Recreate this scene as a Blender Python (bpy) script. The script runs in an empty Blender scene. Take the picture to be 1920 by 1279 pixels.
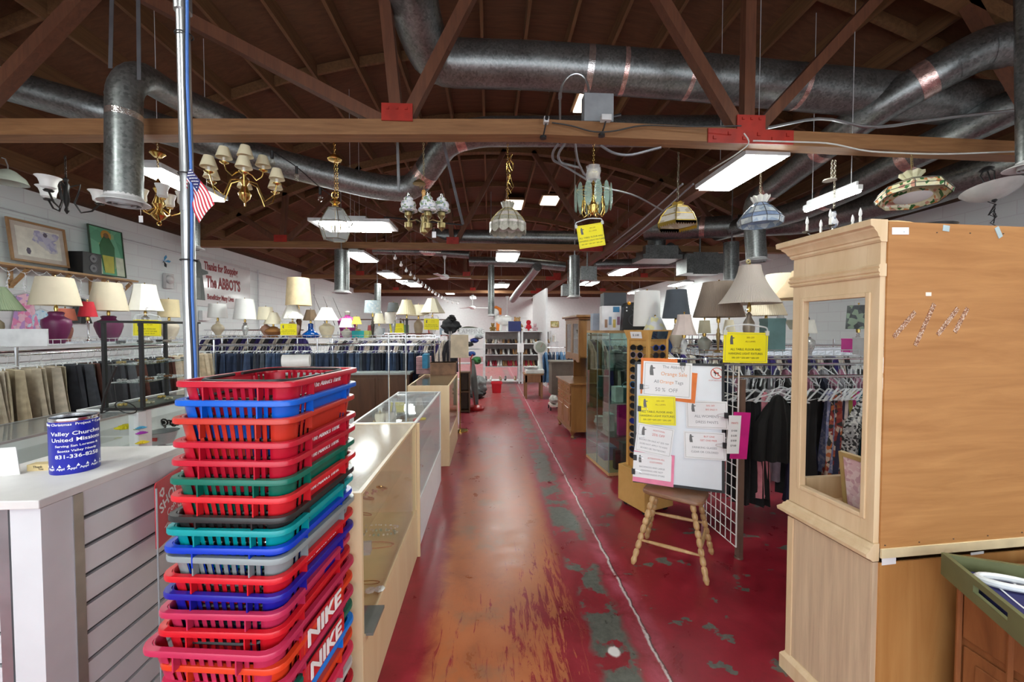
import bpy, math, random
from mathutils import Vector, Matrix
RN = random.Random(11)
S = bpy.context.scene
COL = S.collection
V = Vector
# ---------------------------------------------------------------- camera
FOC = 747.0                       # focal length in pixels of a 1920 px wide frame
CX, CY = 960.0, 639.5
EYE = V((0, 0, 1.63))
YAW, PIT = math.atan(42 / FOC), math.atan(21.5 / FOC)
cd = bpy.data.cameras.new('camera'); cam = bpy.data.objects.new('camera', cd); COL.objects.link(cam)
cam.location = EYE; cam.rotation_euler = (math.pi / 2 - PIT, 0, -YAW)
cd.sensor_width = 36; cd.lens = 36 * FOC / 1920; cd.clip_start = 0.03; cd.clip_end = 200
S.camera = cam
# ---------------------------------------------------------------- world, daylight, exposure
w = bpy.data.worlds.new('world'); S.world = w; w.use_nodes = True
bgn = w.node_tree.nodes['Background']; bgn.inputs[0].default_value = (.75, .85, 1, 1); bgn.inputs[1].default_value = 1.0
def area(name, loc, rot, sx, sy, power, color=(1, 1, 1)):
    l = bpy.data.lights.new(name, 'AREA'); l.shape = 'RECTANGLE'; l.size = sx; l.size_y = sy; l.energy = power; l.color = color
    o = bpy.data.objects.new(name, l); COL.objects.link(o); o.location = loc; o.rotation_euler = rot; return o
# daylight through the shop window in the front wall behind the camera
area('window_daylight', (0.2, -2.42, 1.75), (math.radians(90), 0, 0), 8.5, 2.3, 135, (.93, .97, 1))
S.view_settings.view_transform = 'Standard'; S.view_settings.look = 'None'
S.view_settings.gamma = 1; S.view_settings.use_curve_mapping = False
S.view_settings.exposure = 0.42
S.cycles.transparent_max_bounces = 24
LAMP = 34.0        # emission strength of the fluorescent fittings
# ---------------------------------------------------------------- projection helpers (a pixel of the frame to a real point)
RM = cam.rotation_euler.to_matrix()
def ray(px, py): return RM @ V(((px - CX) / FOC, -(py - CY) / FOC, -1))
def P(px, py, z): return EYE + ray(px, py) * z
def PXx(px, py, x): r = ray(px, py); return EYE + r * (x / r.x)
def PY(px, py, y): r = ray(px, py); return EYE + r * (y / r.y)
def PZ(px, py, h): r = ray(px, py); return EYE + r * ((h - EYE.z) / r.z)
def M(px, wpx, z): return wpx * z / FOC                       # pixels to metres at camera depth z
def MR(px, wpx, z): return wpx * z / FOC * math.cos(math.atan((px - CX) / FOC))  # radius of something round
# ---------------------------------------------------------------- materials
MATS = {}
def nodes(name):
    m = bpy.data.materials.new(name); m.use_nodes = True; nt = m.node_tree
    return m, nt, nt.nodes['Principled BSDF'], nt.nodes.new, nt.links.new
def coords(nt, scale=(1, 1, 1), kind='Object'):
    t = nt.nodes.new('ShaderNodeTexCoord'); mp = nt.nodes.new('ShaderNodeMapping'); mp.inputs['Scale'].default_value = scale
    nt.links.new(t.outputs[kind], mp.inputs[0]); return mp.outputs[0]
def ramp(nt, fac, stops):
    r = nt.nodes.new('ShaderNodeValToRGB'); e = r.color_ramp.elements
    while len(e) < len(stops): e.new(.5)
    for el, (p, c) in zip(e, stops): el.position = p; el.color = (*c, 1) if len(c) == 3 else c
    nt.links.new(fac, r.inputs[0]); return r.outputs[0]
def noise(nt, vec, scale, detail=4, rough=.5, dist=0):
    n = nt.nodes.new('ShaderNodeTexNoise'); n.inputs['Scale'].default_value = scale; n.inputs['Detail'].default_value = detail
    n.inputs['Roughness'].default_value = rough; n.inputs['Distortion'].default_value = dist
    nt.links.new(vec, n.inputs['Vector']); return n.outputs['Fac']
def mix(nt, fac, a, b, mode='MIX'):
    m = nt.nodes.new('ShaderNodeMix'); m.data_type = 'RGBA'; m.blend_type = mode
    for s, v in ((m.inputs[0], fac), (m.inputs[6], a), (m.inputs[7], b)):
        if isinstance(v, (int, float)): s.default_value = v
        elif isinstance(v, tuple): s.default_value = (*v, 1) if len(v) == 3 else v
        else: nt.links.new(v, s)
    return m.outputs[2]
def math_(nt, op, a, b=0., c=0.):
    m = nt.nodes.new('ShaderNodeMath'); m.operation = op
    for s, v in zip(m.inputs, (a, b, c)):
        if isinstance(v, (int, float)): s.default_value = v
        else: nt.links.new(v, s)
    return m.outputs[0]
def bump(nt, b, h, strength=.3, dist=.01):
    n = nt.nodes.new('ShaderNodeBump'); n.inputs['Strength'].default_value = strength; n.inputs['Distance'].default_value = dist
    nt.links.new(h, n.inputs['Height']); nt.links.new(n.outputs[0], b.inputs['Normal'])
def sc(c):   # 0-255 sRGB to linear
    if max(c) > 1.01: c = tuple((x / 255) for x in c); return tuple(x / 12.92 if x < .04 else ((x + .055) / 1.055) ** 2.4 for x in c)
    return c
def plain(c, rough=.5, metal=0, var=.12, scale=9, spec=.5, trans=0, coat=0, bmp=0):
    """a plain procedural material with soft mottling"""
    c = sc(c); k = (c, rough, metal, var, scale, trans, coat, bmp)
    if k in MATS: return MATS[k]
    m, nt, b, N, L = nodes('mat_%d' % len(MATS))
    f = noise(nt, coords(nt), scale, 3)
    L(ramp(nt, f, [(.3, tuple(x * (1 - var) for x in c)), (.7, tuple(min(1, x * (1 + var)) for x in c))]), b.inputs['Base Color'])
    b.inputs['Roughness'].default_value = rough; b.inputs['Metallic'].default_value = metal
    b.inputs['Transmission Weight'].default_value = trans; b.inputs['Coat Weight'].default_value = coat
    if bmp: bump(nt, b, noise(nt, coords(nt), 120, 2), bmp, .004)
    MATS[k] = m; return m
def wood(c1, c2, scale=(2, 2, 22), rough=.45, rings=3., coat=0):
    c1, c2 = sc(c1), sc(c2); k = (c1, c2, scale, rough)
    if k in MATS: return MATS[k]
    m, nt, b, N, L = nodes('wood_%d' % len(MATS))
    f = noise(nt, coords(nt, scale), rings, 8, .62, .6)
    L(ramp(nt, f, [(.32, c1), (.68, c2)]), b.inputs['Base Color']); b.inputs['Roughness'].default_value = rough
    b.inputs['Coat Weight'].default_value = coat
    bump(nt, b, f, .12, .004); MATS[k] = m; return m
def glassy(tint=(.9, .97, .95), fac=.12, rough=.02):
    """thin glass: mostly see-through with a glossy coat"""
    k = ('glass', tint, fac)
    if k in MATS: return MATS[k]
    m = bpy.data.materials.new('glass_%d' % len(MATS)); m.use_nodes = True; nt = m.node_tree; nt.nodes.clear()
    o = nt.nodes.new('ShaderNodeOutputMaterial'); t = nt.nodes.new('ShaderNodeBsdfTransparent'); g = nt.nodes.new('ShaderNodeBsdfGlossy')
    x = nt.nodes.new('ShaderNodeMixShader'); fr = nt.nodes.new('ShaderNodeLayerWeight'); fr.inputs[0].default_value = .5
    t.inputs[0].default_value = (*tint, 1); g.inputs['Roughness'].default_value = rough
    f = math_(nt, 'MULTIPLY_ADD', math_(nt, 'POWER', fr.outputs['Facing'], 4.), .8, fac * .3)
    f = math_(nt, 'MINIMUM', f, .85)
    nt.links.new(f, x.inputs[0]); nt.links.new(t.outputs[0], x.inputs[1]); nt.links.new(g.outputs[0], x.inputs[2]); nt.links.new(x.outputs[0], o.inputs[0])
    MATS[k] = m; return m
def clearplastic(tint=(.85, .88, .9), amount=.55):
    k = ('clear', tint, amount)
    if k in MATS: return MATS[k]
    m = bpy.data.materials.new('clear_%d' % len(MATS)); m.use_nodes = True; nt = m.node_tree; b = nt.nodes['Principled BSDF']
    b.inputs['Base Color'].default_value = (*tint, 1); b.inputs['Roughness'].default_value = .12
    t = nt.nodes.new('ShaderNodeBsdfTransparent'); x = nt.nodes.new('ShaderNodeMixShader'); x.inputs[0].default_value = amount
    nt.links.new(t.outputs[0], x.inputs[1]); nt.links.new(b.outputs[0], x.inputs[2])
    nt.links.new(x.outputs[0], nt.nodes['Material Output'].inputs[0]); MATS[k] = m; return m
def glow(c, s):
    k = ('glow', c, s)
    if k in MATS: return MATS[k]
    m, nt, b, N, L = nodes('glow_%d' % len(MATS)); b.inputs['Base Color'].default_value = (.9, .9, .9, 1)
    b.inputs['Emission Color'].default_value = (*c, 1); b.inputs['Emission Strength'].default_value = s; MATS[k] = m; return m
def galv():
    if 'galv' in MATS: return MATS['galv']
    m, nt, b, N, L = nodes('galvanised_steel')
    v = N('ShaderNodeTexVoronoi'); v.inputs['Scale'].default_value = 55; L(coords(nt), v.inputs['Vector'])
    f = math_(nt, 'ADD', math_(nt, 'MULTIPLY', v.outputs['Color'], .5), math_(nt, 'MULTIPLY', noise(nt, coords(nt), 4, 3), .6))
    L(ramp(nt, f, [(.2, (.13, .14, .14)), (.85, (.34, .355, .35))]), b.inputs['Base Color'])
    b.inputs['Metallic'].default_value = .85
    L(ramp(nt, f, [(.2, (.3,) * 3), (.85, (.46,) * 3)]), b.inputs['Roughness']); MATS['galv'] = m; return m
def pleat(c1, n=60, depth=.3, rough=.85):
    """fabric whose pleats follow the angle round the object's own axis"""
    c1 = sc(c1); k = ('pleat', c1, n)
    if k in MATS: return MATS[k]
    m, nt, b, N, L = nodes('fabric_%d' % len(MATS)); t = N('ShaderNodeTexCoord'); s = N('ShaderNodeSeparateXYZ'); L(t.outputs['Object'], s.inputs[0])
    a = math_(nt, 'ARCTAN2', s.outputs[1], s.outputs[0]); h = math_(nt, 'SINE', math_(nt, 'MULTIPLY', a, n))
    L(mix(nt, math_(nt, 'MULTIPLY_ADD', h, .5, .5), tuple(x * (1 - depth) for x in c1), c1), b.inputs['Base Color'])
    b.inputs['Roughness'].default_value = rough; bump(nt, b, h, .4, .004); MATS[k] = m; return m
def multi(cols, scale=30, rough=.8, kind='voronoi'):
    """patterned cloth or glass: random patches of the given colours"""
    cols = [sc(c) for c in cols]; k = ('multi', tuple(cols), scale)
    if k in MATS: return MATS[k]
    m, nt, b, N, L = nodes('pattern_%d' % len(MATS)); v = N('ShaderNodeTexVoronoi'); v.inputs['Scale'].default_value = scale
    L(coords(nt), v.inputs['Vector']); s = N('ShaderNodeSeparateColor'); L(v.outputs['Color'], s.inputs[0])
    r = N('ShaderNodeValToRGB'); r.color_ramp.interpolation = 'CONSTANT'; e = r.color_ramp.elements
    while len(e) < len(cols): e.new(.5)
    for i, c in enumerate(cols): e[i].position = i / len(cols); e[i].color = (*c, 1)
    L(s.outputs[0], r.inputs[0]); L(r.outputs[0], b.inputs['Base Color']); b.inputs['Roughness'].default_value = rough
    MATS[k] = m; return m
BRASS = plain((.72, .5, .16), .22, 1, .15); CHROME = plain((.75, .76, .78), .16, 1, .05); IRON = plain((.018, .016, .015), .45, .4)
STEEL = plain((.5, .51, .52), .3, .9); BLACK = plain((.012, .012, .013), .45); DBLACK = plain((.01, .01, .01), .8)
WHITE = plain((.78, .79, .8), .4, 0, .04); CREAM = plain((.78, .68, .47), .6, 0, .05); MAPLE = wood((.72, .53, .3), (.8, .64, .4), (3, 3, .5), .35)
GLASS = glassy((.975, .99, .985), .06); CLEAR = clearplastic(); YEL = plain((.93, .82, .01), .6, 0, .03); PAPER = plain((.86, .86, .87), .6, 0, .02)
INK = plain((.03, .03, .03), .7); REDINK = plain((.6, .08, .06), .7); RED = plain((.6, .008, .02), .35, 0, .06)
# ---------------------------------------------------------------- mesh builder
class MB:
    def __init__(s): s.v = []; s.f = []; s.mi = []; s.m = 0; s.T = Matrix()
    def add(s, vs, fs):
        o = len(s.v); s.v += [s.T @ V(p) for p in vs]; s.f += [tuple(i + o for i in f) for f in fs]; s.mi += [s.m] * len(fs); return s
    def box(s, c, d, rz=0, rx=0, ry=0):
        R = Matrix.Rotation(rz, 3, 'Z') @ Matrix.Rotation(ry, 3, 'Y') @ Matrix.Rotation(rx, 3, 'X'); c = V(c)
        vs = [c + R @ V((x * d[0] / 2, y * d[1] / 2, z * d[2] / 2)) for x in (-1, 1) for y in (-1, 1) for z in (-1, 1)]
        return s.add(vs, [(0, 1, 3, 2), (4, 6, 7, 5), (0, 4, 5, 1), (2, 3, 7, 6), (0, 2, 6, 4), (1, 5, 7, 3)])
    def bb(s, a, b): return s.box([(a[i] + b[i]) / 2 for i in range(3)], [abs(b[i] - a[i]) for i in range(3)])
    def bar(s, p, q, w, h, up=(0, 0, 1)):
        p, q = V(p), V(q); d = (q - p); L = d.length; d.normalize(); u = V(up)
        if abs(d.dot(u)) > .99: u = V((0, 1, 0))
        x = d.cross(u).normalized(); y = x.cross(d).normalized()
        vs = [p + d * t * L + x * a * w / 2 + y * b * h / 2 for t in (0, 1) for a in (-1, 1) for b in (-1, 1)]
        return s.add(vs, [(0, 1, 3, 2), (4, 6, 7, 5), (0, 4, 5, 1), (2, 3, 7, 6), (0, 2, 6, 4), (1, 5, 7, 3)])
    def tube(s, pts, r, n=8, closed=False, cap=True):
        pts = [V(p) for p in pts]; N = len(pts); rs = r if isinstance(r, (list, tuple)) else [r] * N; vs = []; u = None
        for i, p in enumerate(pts):
            a = pts[i - 1] if (i or closed) else p; b = pts[(i + 1) % N] if (i < N - 1 or closed) else p
            d = (b - a).normalized()
            if u is None: u = d.orthogonal().normalized()
            u = (u - d * u.dot(d)); u = u.normalized() if u.length > 1e-6 else d.orthogonal().normalized(); w_ = d.cross(u)
            vs += [p + (u * math.cos(2 * math.pi * k / n) + w_ * math.sin(2 * math.pi * k / n)) * rs[i] for k in range(n)]
        fs = []
        for i in range(N if closed else N - 1):
            j = (i + 1) % N
            fs += [(i * n + k, i * n + (k + 1) % n, j * n + (k + 1) % n, j * n + k) for k in range(n)]
        if cap and not closed: fs += [tuple(range(n))[::-1], tuple((N - 1) * n + k for k in range(n))]
        return s.add(vs, fs)
    def lathe(s, prof, n=20, c=(0, 0, 0), lobes=0, amp=0, cap=True, twist=0):
        c = V(c); vs = []
        for (r, z) in prof:
            for k in range(n):
                a = 2 * math.pi * k / n + twist; q = r * (1 + (amp * math.cos(lobes * a) if lobes else 0)); vs.append(c + V((q * math.cos(a), q * math.sin(a), z)))
        fs = [(i * n + k, i * n + (k + 1) % n, (i + 1) * n + (k + 1) % n, (i + 1) * n + k) for i in range(len(prof) - 1) for k in range(n)]
        if cap: fs += [tuple(range(n))[::-1], tuple((len(prof) - 1) * n + k for k in range(n))]
        return s.add(vs, fs)
    def shell(s, prof, n=28, t=.003, c=(0, 0, 0), **k):
        """open lathe with thickness"""
        return s.lathe(list(prof) + [(max(r - t, .001), z) for r, z in reversed(prof)] + [prof[0]], n, c, cap=False, **k)
    def ball(s, c, r, n=12, sc=(1, 1, 1)):
        m = max(4, n // 2); p = [(math.sin(math.pi * i / m), -math.cos(math.pi * i / m)) for i in range(m + 1)]; c = V(c)
        vs = [c + V((r * sc[0] * q * math.cos(2 * math.pi * k / n), r * sc[1] * q * math.sin(2 * math.pi * k / n), r * sc[2] * z)) for q, z in p for k in range(n)]
        return s.add(vs, [(i * n + k, i * n + (k + 1) % n, (i + 1) * n + (k + 1) % n, (i + 1) * n + k) for i in range(m) for k in range(n)])
    def torus(s, c, R_, r, n=20, m=6, nrm=(0, 0, 1)):
        q = V((0, 0, 1)).rotation_difference(V(nrm)); c = V(c)
        return s.tube([c + q @ V((R_ * math.cos(2 * math.pi * i / n), R_ * math.sin(2 * math.pi * i / n), 0)) for i in range(n)], r, m, True)
    def quad(s, a, b, c, d, t=.002):
        a, b, c, d = V(a), V(b), V(c), V(d); nn = (b - a).cross(d - a).normalized() * t
        return s.add([a, b, c, d, a - nn, b - nn, c - nn, d - nn], [(0, 1, 2, 3), (7, 6, 5, 4), (0, 4, 5, 1), (1, 5, 6, 2), (2, 6, 7, 3), (3, 7, 4, 0)])
    def poly(s, pts, t, ax=2):
        """prism of a 2-D outline; extruded along z by t"""
        n = len(pts); vs = [(x, y, 0) for x, y in pts] + [(x, y, t) for x, y in pts]
        return s.add(vs, [tuple(range(n))[::-1], tuple(range(n, 2 * n))] + [(i, (i + 1) % n, (i + 1) % n + n, i + n) for i in range(n)])
    def grid(s, fn, nu, nv, close=False):
        vs = [fn(i / nu, j / nv) for j in range(nv + 1) for i in range(nu + 1)]
        return s.add(vs, [(j * (nu + 1) + i, j * (nu + 1) + i + 1, (j + 1) * (nu + 1) + i + 1, (j + 1) * (nu + 1) + i) for j in range(nv) for i in range(nu)])
    def mesh(s, name, mats, smooth=True, angle=35):
        me = bpy.data.meshes.new(name); me.from_pydata([tuple(p) for p in s.v], [], s.f)
        for m in (mats if isinstance(mats, (list, tuple)) else [mats]): me.materials.append(m)
        if len(me.materials) > 1: me.polygons.foreach_set('material_index', s.mi)
        if smooth: me.polygons.foreach_set('use_smooth', [True] * len(me.polygons)); me.set_sharp_from_angle(angle=math.radians(angle))
        me.update(); return me
def link(name, me, parent=None, loc=None, bevel=0):
    o = bpy.data.objects.new(name, me); COL.objects.link(o)
    if parent: o.parent = parent
    if loc is not None: o.location = loc
    if bevel:
        b = o.modifiers.new('bevel', 'BEVEL'); b.width = bevel; b.segments = 2; b.limit_method = 'ANGLE'; b.harden_normals = False
    return o
def part(name, mb, mat, parent, label=None, bevel=0, smooth=True, loc=None, angle=35):
    o = link(name, mb.mesh(name, mat, smooth, angle), parent, loc, bevel)
    if label: o['label'] = label
    return o
def tag(o, label, cat, group=None):
    o['label'] = label; o['category'] = cat
    if group: o['group'] = group
    return o
def thing(name, label, cat, loc=(0, 0, 0), rz=0, group=None):
    o = bpy.data.objects.new(name, None); COL.objects.link(o); o.empty_display_size = .05; o.location = loc; o.rotation_euler = (0, 0, rz)
    return tag(o, label, cat, group)
def single(name, mb, mat, label, cat, loc=(0, 0, 0), rz=0, group=None, bevel=0, **k):
    o = link(name, mb.mesh(name, mat, **k), None, loc, bevel); o.rotation_euler = (0, 0, rz); return tag(o, label, cat, group)
def struct(name, mb, mat, parent=None, bevel=0, **k):
    o = link(name, mb.mesh(name, mat, **k), parent, None, bevel)
    if not parent: o['kind'] = 'structure'
    return o
def dup(root, loc=None, rz=None, label=None, group=None):
    r = root.copy(); COL.objects.link(r)
    if loc is not None: r.location = loc
    if rz is not None: r.rotation_euler = (r.rotation_euler[0], r.rotation_euler[1], rz)
    if label: r['label'] = label
    if group: r['group'] = group
    for ch in root.children:
        c = ch.copy(); COL.objects.link(c); c.parent = r
        for g in ch.children: d = g.copy(); COL.objects.link(d); d.parent = c
    return r
TXT = {}
def text(mb, s, T, size, align='CENTER', t=.0006, xs=1., shear=0., bold=0.):
    """lettering laid into the builder; T maps x (right), y (up), z (outwards)"""
    k = (s, align, shear, bold)
    if k not in TXT:
        c = bpy.data.curves.new('lettering', 'FONT'); c.body = s; c.align_x = align; c.align_y = 'CENTER'; c.size = 1; c.extrude = .001; c.shear = shear; c.offset = bold; c.resolution_u = 2
        o = bpy.data.objects.new('lettering', c); me = bpy.data.meshes.new_from_object(o)
        TXT[k] = ([v.co.copy() for v in me.vertices], [tuple(p.vertices) for p in me.polygons]); bpy.data.objects.remove(o)
    vs, fs = TXT[k]; old = mb.T; mb.T = old @ T; mb.add([(v.x * size * xs, v.y * size, t * (1 + (1 if v.z > 0 else -1)) / 2 + .0003) for v in vs], fs); mb.T = old
def frame(o, x, y):
    """matrix with origin o, x axis along x, y roughly along y"""
    x = V(x).normalized(); z = x.cross(V(y)).normalized(); y = z.cross(x); m = Matrix((x, y, z)).transposed().to_4x4(); m.translation = V(o); return m
MONK = [(-.1, 0), (.24, 0), (.2, .35), (.16, .62), (.36, .68), (.36, .74), (.14, .78), (.12, .9), (.05, 1), (-.05, .97), (-.09, .85), (-.12, .7), (-.14, .35)]
def monk(mb, T, h):
    old = mb.T; mb.T = old @ T; mb.poly([(x * h, y * h) for x, y in MONK], .0008); mb.T = old
# ================================================================ the setting
XL, XR, XM = -6.5, 7.2, .35
Y0, Y1 = -2.5, 24.0
def roofz(x): return 3.55 + 2.15 * (1 - ((x - XM) / 6.85) ** 2)
def floor_mat():
    m, nt, b, N, L = nodes('painted_concrete_floor')
    t = N('ShaderNodeTexCoord'); s = N('ShaderNodeSeparateXYZ'); L(t.outputs['Object'], s.inputs[0]); X, Y = s.outputs[0], s.outputs[1]
    o = t.outputs['Object']
    big = noise(nt, o, 1.1, 5, .6); mid = noise(nt, o, 4.5, 8, .68, .4); fine = noise(nt, o, 26, 6, .7)
    red = ramp(nt, mid, [(.3, (.2, .009, .018)), (.6, (.31, .014, .03)), (.8, (.38, .03, .05))])
    ora = ramp(nt, math_(nt, 'MULTIPLY_ADD', mid, .5, math_(nt, 'MULTIPLY', big, .5)), [(.32, (.3, .095, .045)), (.48, (.46, .14, .05)), (.7, (.55, .18, .065))])
    # the orange, worn walkway between the counters and the grey strip
    wob = math_(nt, 'MULTIPLY_ADD', mid, .16, -.08)
    xw = math_(nt, 'ADD', X, wob)
    def band(x, a, b_, soft):
        u = N('ShaderNodeMapRange'); u.inputs[1].default_value = a - soft; u.inputs[2].default_value = a + soft; L(x, u.inputs[0])
        d = N('ShaderNodeMapRange'); d.inputs[1].default_value = b_ - soft; d.inputs[2].default_value = b_ + soft; d.inputs[3].default_value = 1; d.inputs[4].default_value = 0; L(x, d.inputs[0])
        return math_(nt, 'MULTIPLY', u.outputs[0], d.outputs[0])
    yn = math_(nt, 'ADD', Y, math_(nt, 'MULTIPLY', big, 3.2))
    yf = N('ShaderNodeMapRange'); yf.inputs[1].default_value = 4.6; yf.inputs[2].default_value = 8.2; yf.inputs[3].default_value = 1; yf.inputs[4].default_value = 0; L(yn, yf.inputs[0])
    w1 = math_(nt, 'MULTIPLY', band(xw, -.3, .47, .045), math_(nt, 'MAXIMUM', yf.outputs[0], .18))
    # red paint showing through towards the right edge of the orange
    sm = N('ShaderNodeMapping'); sm.inputs['Scale'].default_value = (9, 1.3, 1); sm.inputs['Rotation'].default_value = (0, 0, .5); L(o, sm.inputs[0])
    scr = noise(nt, sm.outputs[0], 3.2, 9, .75, .8)
    near = N('ShaderNodeMapRange'); near.inputs[1].default_value = 2.2; near.inputs[2].default_value = 3.6; near.inputs[3].default_value = .07; near.inputs[4].default_value = -.12; L(Y, near.inputs[0])
    rx = N('ShaderNodeMapRange'); rx.inputs[1].default_value = -.1; rx.inputs[2].default_value = .5; rx.inputs[3].default_value = -.1; rx.inputs[4].default_value = .06; L(X, rx.inputs[0])
    sf = ramp(nt, math_(nt, 'ADD', math_(nt, 'ADD', scr, near.outputs[0]), rx.outputs[0]), [(.55, (0,) * 3), (.6, (1,) * 3)])
    w1 = math_(nt, 'MULTIPLY', w1, math_(nt, 'SUBTRACT', 1., sf))
    c = mix(nt, w1, red, ora)
    gr = ramp(nt, fine, [(.3, (.075, .08, .068)), (.7, (.15, .155, .13))])
    # grey worn strip left of the long crack
    g1 = math_(nt, 'MULTIPLY', band(xw, .53, .73, .02), ramp(nt, noise(nt, o, 2.6, 8, .65), [(.44, (0,) * 3), (.47, (1,) * 3)]))
    c = mix(nt, g1, c, gr)
    # flaked patches right of the crack
    sm2 = N('ShaderNodeMapping'); sm2.inputs['Scale'].default_value = (1, 1.5, 1); L(o, sm2.inputs[0])
    g2 = math_(nt, 'MULTIPLY', band(X, .88, 6.0, .05), ramp(nt, noise(nt, sm2.outputs[0], 4.6, 6, .58), [(.615, (0,) * 3), (.63, (1,) * 3)]))
    c = mix(nt, g2, c, gr)
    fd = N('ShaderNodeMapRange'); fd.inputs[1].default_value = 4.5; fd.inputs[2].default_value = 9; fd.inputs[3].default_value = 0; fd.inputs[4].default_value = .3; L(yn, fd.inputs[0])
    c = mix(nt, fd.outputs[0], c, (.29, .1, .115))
    # grey scuffed patch in the walkway
    g3 = math_(nt, 'MULTIPLY', band(X, -.25, .12, .1), ramp(nt, noise(nt, o, 2.1, 7, .7), [(.5, (0,) * 3), (.72, (.75,) * 3)]))
    c = mix(nt, g3, c, (.2, .17, .12))
    # pink halo, pale crack
    xc = math_(nt, 'ADD', X, math_(nt, 'MULTIPLY_ADD', noise(nt, o, 7, 5, .7), .05, -.025))
    c = mix(nt, math_(nt, 'MULTIPLY', band(xc, .755, .9, .03), ramp(nt, mid, [(.38, (0,) * 3), (.65, (.75,) * 3)])), c, (.5, .1, .16))
    c = mix(nt, math_(nt, 'MULTIPLY', band(xc, .826, .84, .004), ramp(nt, mid, [(.36, (0,) * 3), (.46, (1,) * 3)])), c, (.62, .56, .55))
    c = mix(nt, band(xc, .84, .846, .003), c, (.05, .04, .035))
    sp = ramp(nt, noise(nt, o, 55, 3, .6), [(.73, (0,) * 3), (.75, (.8,) * 3)])
    c = mix(nt, math_(nt, 'MULTIPLY', sp, band(X, .5, 1.5, .2)), c, (.55, .5, .45))
    bl = N('ShaderNodeVectorMath'); bl.operation = 'DISTANCE'; L(o, bl.inputs[0]); q = PZ(1151, 1222, 0); bl.inputs[1].default_value = (q.x, q.y, 0)
    bd = math_(nt, 'ADD', bl.outputs['Value'], math_(nt, 'MULTIPLY_ADD', fine, .03, -.015))
    c = mix(nt, ramp(nt, bd, [(.026, (1,) * 3), (.036, (0,) * 3)]), c, (.8, .78, .76))
    L(c, b.inputs['Base Color'])
    L(ramp(nt, mid, [(.3, (.25,) * 3), (.7, (.4,) * 3)]), b.inputs['Roughness'])
    bump(nt, b, fine, .12, .004); return m
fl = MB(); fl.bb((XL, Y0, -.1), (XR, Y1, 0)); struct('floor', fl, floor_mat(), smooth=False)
def wall_mat():
    m, nt, b, N, L = nodes('painted_block_wall'); t = coords(nt)
    s = N('ShaderNodeSeparateXYZ'); L(t, s.inputs[0]); c = N('ShaderNodeCombineXYZ'); L(s.outputs[1], c.inputs[0]); L(s.outputs[2], c.inputs[1])
    k = N('ShaderNodeTexBrick'); k.inputs['Scale'].default_value = 1; k.inputs['Brick Width'].default_value = .6; k.inputs['Row Height'].default_value = .2; k.inputs['Mortar Size'].default_value = .006
    k.inputs['Color1'].default_value = (.76, .82, .82, 1); k.inputs['Color2'].default_value = (.72, .785, .79, 1); k.inputs['Mortar'].default_value = (.66, .69, .71, 1)
    L(c.outputs[0], k.inputs['Vector']); L(k.outputs[0], b.inputs['Base Color']); b.inputs['Roughness'].default_value = .6; return m
WALL = wall_mat()
for nm, a, b in (('wall_left', (XL - .2, Y0, 0), (XL, Y1, 3.6)), ('wall_right', (XR, Y0, 0), (XR + .2, Y1, 3.6))):
    q = MB(); q.bb(a, b); struct(nm, q, WALL, smooth=False)
q = MB(); q.bb((XL - .2, Y1, 0), (XR + .2, Y1 + .2, 3.6)); struct('wall_back', q, WHITE, smooth=False)
SHEATH = wood((.085, .036, .014), (.14, .06, .024), (.6, 6, 6), .8); JOIST = wood((.12, .055, .02), (.2, .095, .036), (9, .5, 9), .75)
CHORD = wood((.2, .09, .033), (.31, .15, .06), (.7, 9, 9), .6); WEB = wood((.1, .036, .018), (.16, .06, .028), (8, 8, .9), .65)
GUSS = plain((.36, .022, .012), .5, 0, .2)
q = MB(); q.m = 0
for yy in (Y1, Y0 - .2):
    n = 24; xs = [XL - .2 + i * (XR - XL + .4) / n for i in range(n + 1)]
    vs = [(x, yy + d, 3.6) for d in (0, .2) for x in xs] + [(x, yy + d, max(3.61, roofz(x) + .25)) for d in (0, .2) for x in xs]; k = n + 1
    q.add(vs, [f for i in range(n) for f in ((i, i + 1, 2 * k + i + 1, 2 * k + i), (k + i, 3 * k + i, 3 * k + i + 1, k + i + 1))])
struct('wall_gable', q, WEB, smooth=False)
q = MB()   # front wall behind the camera with its big shop window and door opening
q.bb((XL - .2, Y0 - .2, 0), (XR + .2, Y0, .55)); q.bb((XL - .2, Y0 - .2, 2.95), (XR + .2, Y0, 3.6)); q.bb((XL - .2, Y0 - .2, .55), (-4.1, Y0, 2.95)); q.bb((4.5, Y0 - .2, .55), (XR + .2, Y0, 2.95))
struct('wall_front', q, WALL, smooth=False)
q = MB(); q.bb((-4.1, Y0 - .12, .55), (4.5, Y0 - .11, 2.95)); wn = struct('window_1', q, GLASS, smooth=False)
q = MB()
for x in (-4.08, -1.95, .2, 2.35, 4.48): q.box((x, Y0 - .11, 1.75), (.06, .08, 2.4))
for z in (.57, 2.93): q.box((.2, Y0 - .11, z), (8.6, .08, .05))
struct('window_frame', q, STEEL, wn)
q = MB(); q.grid(lambda u, v: (XL - .2 + u * (XR - XL + .4), Y0 - .2 + v * (Y1 - Y0 + .4), roofz(XL - .2 + u * (XR - XL + .4)) + .2), 34, 1)
q.grid(lambda u, v: (XR + .2 - u * (XR - XL + .4), Y0 - .2 + v * (Y1 - Y0 + .4), roofz(XR + .2 - u * (XR - XL + .4)) + .28), 34, 1)
struct('ceiling', q, SHEATH, angle=60)
x = XL + .3
while x < XR:
    q = MB(); q.bb((x - .022, Y0, roofz(x) + .0), (x + .022, Y1, roofz(x) + .215)); o = struct('ceiling_joist', q, JOIST, smooth=False); x += .61
y = -1.2
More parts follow.
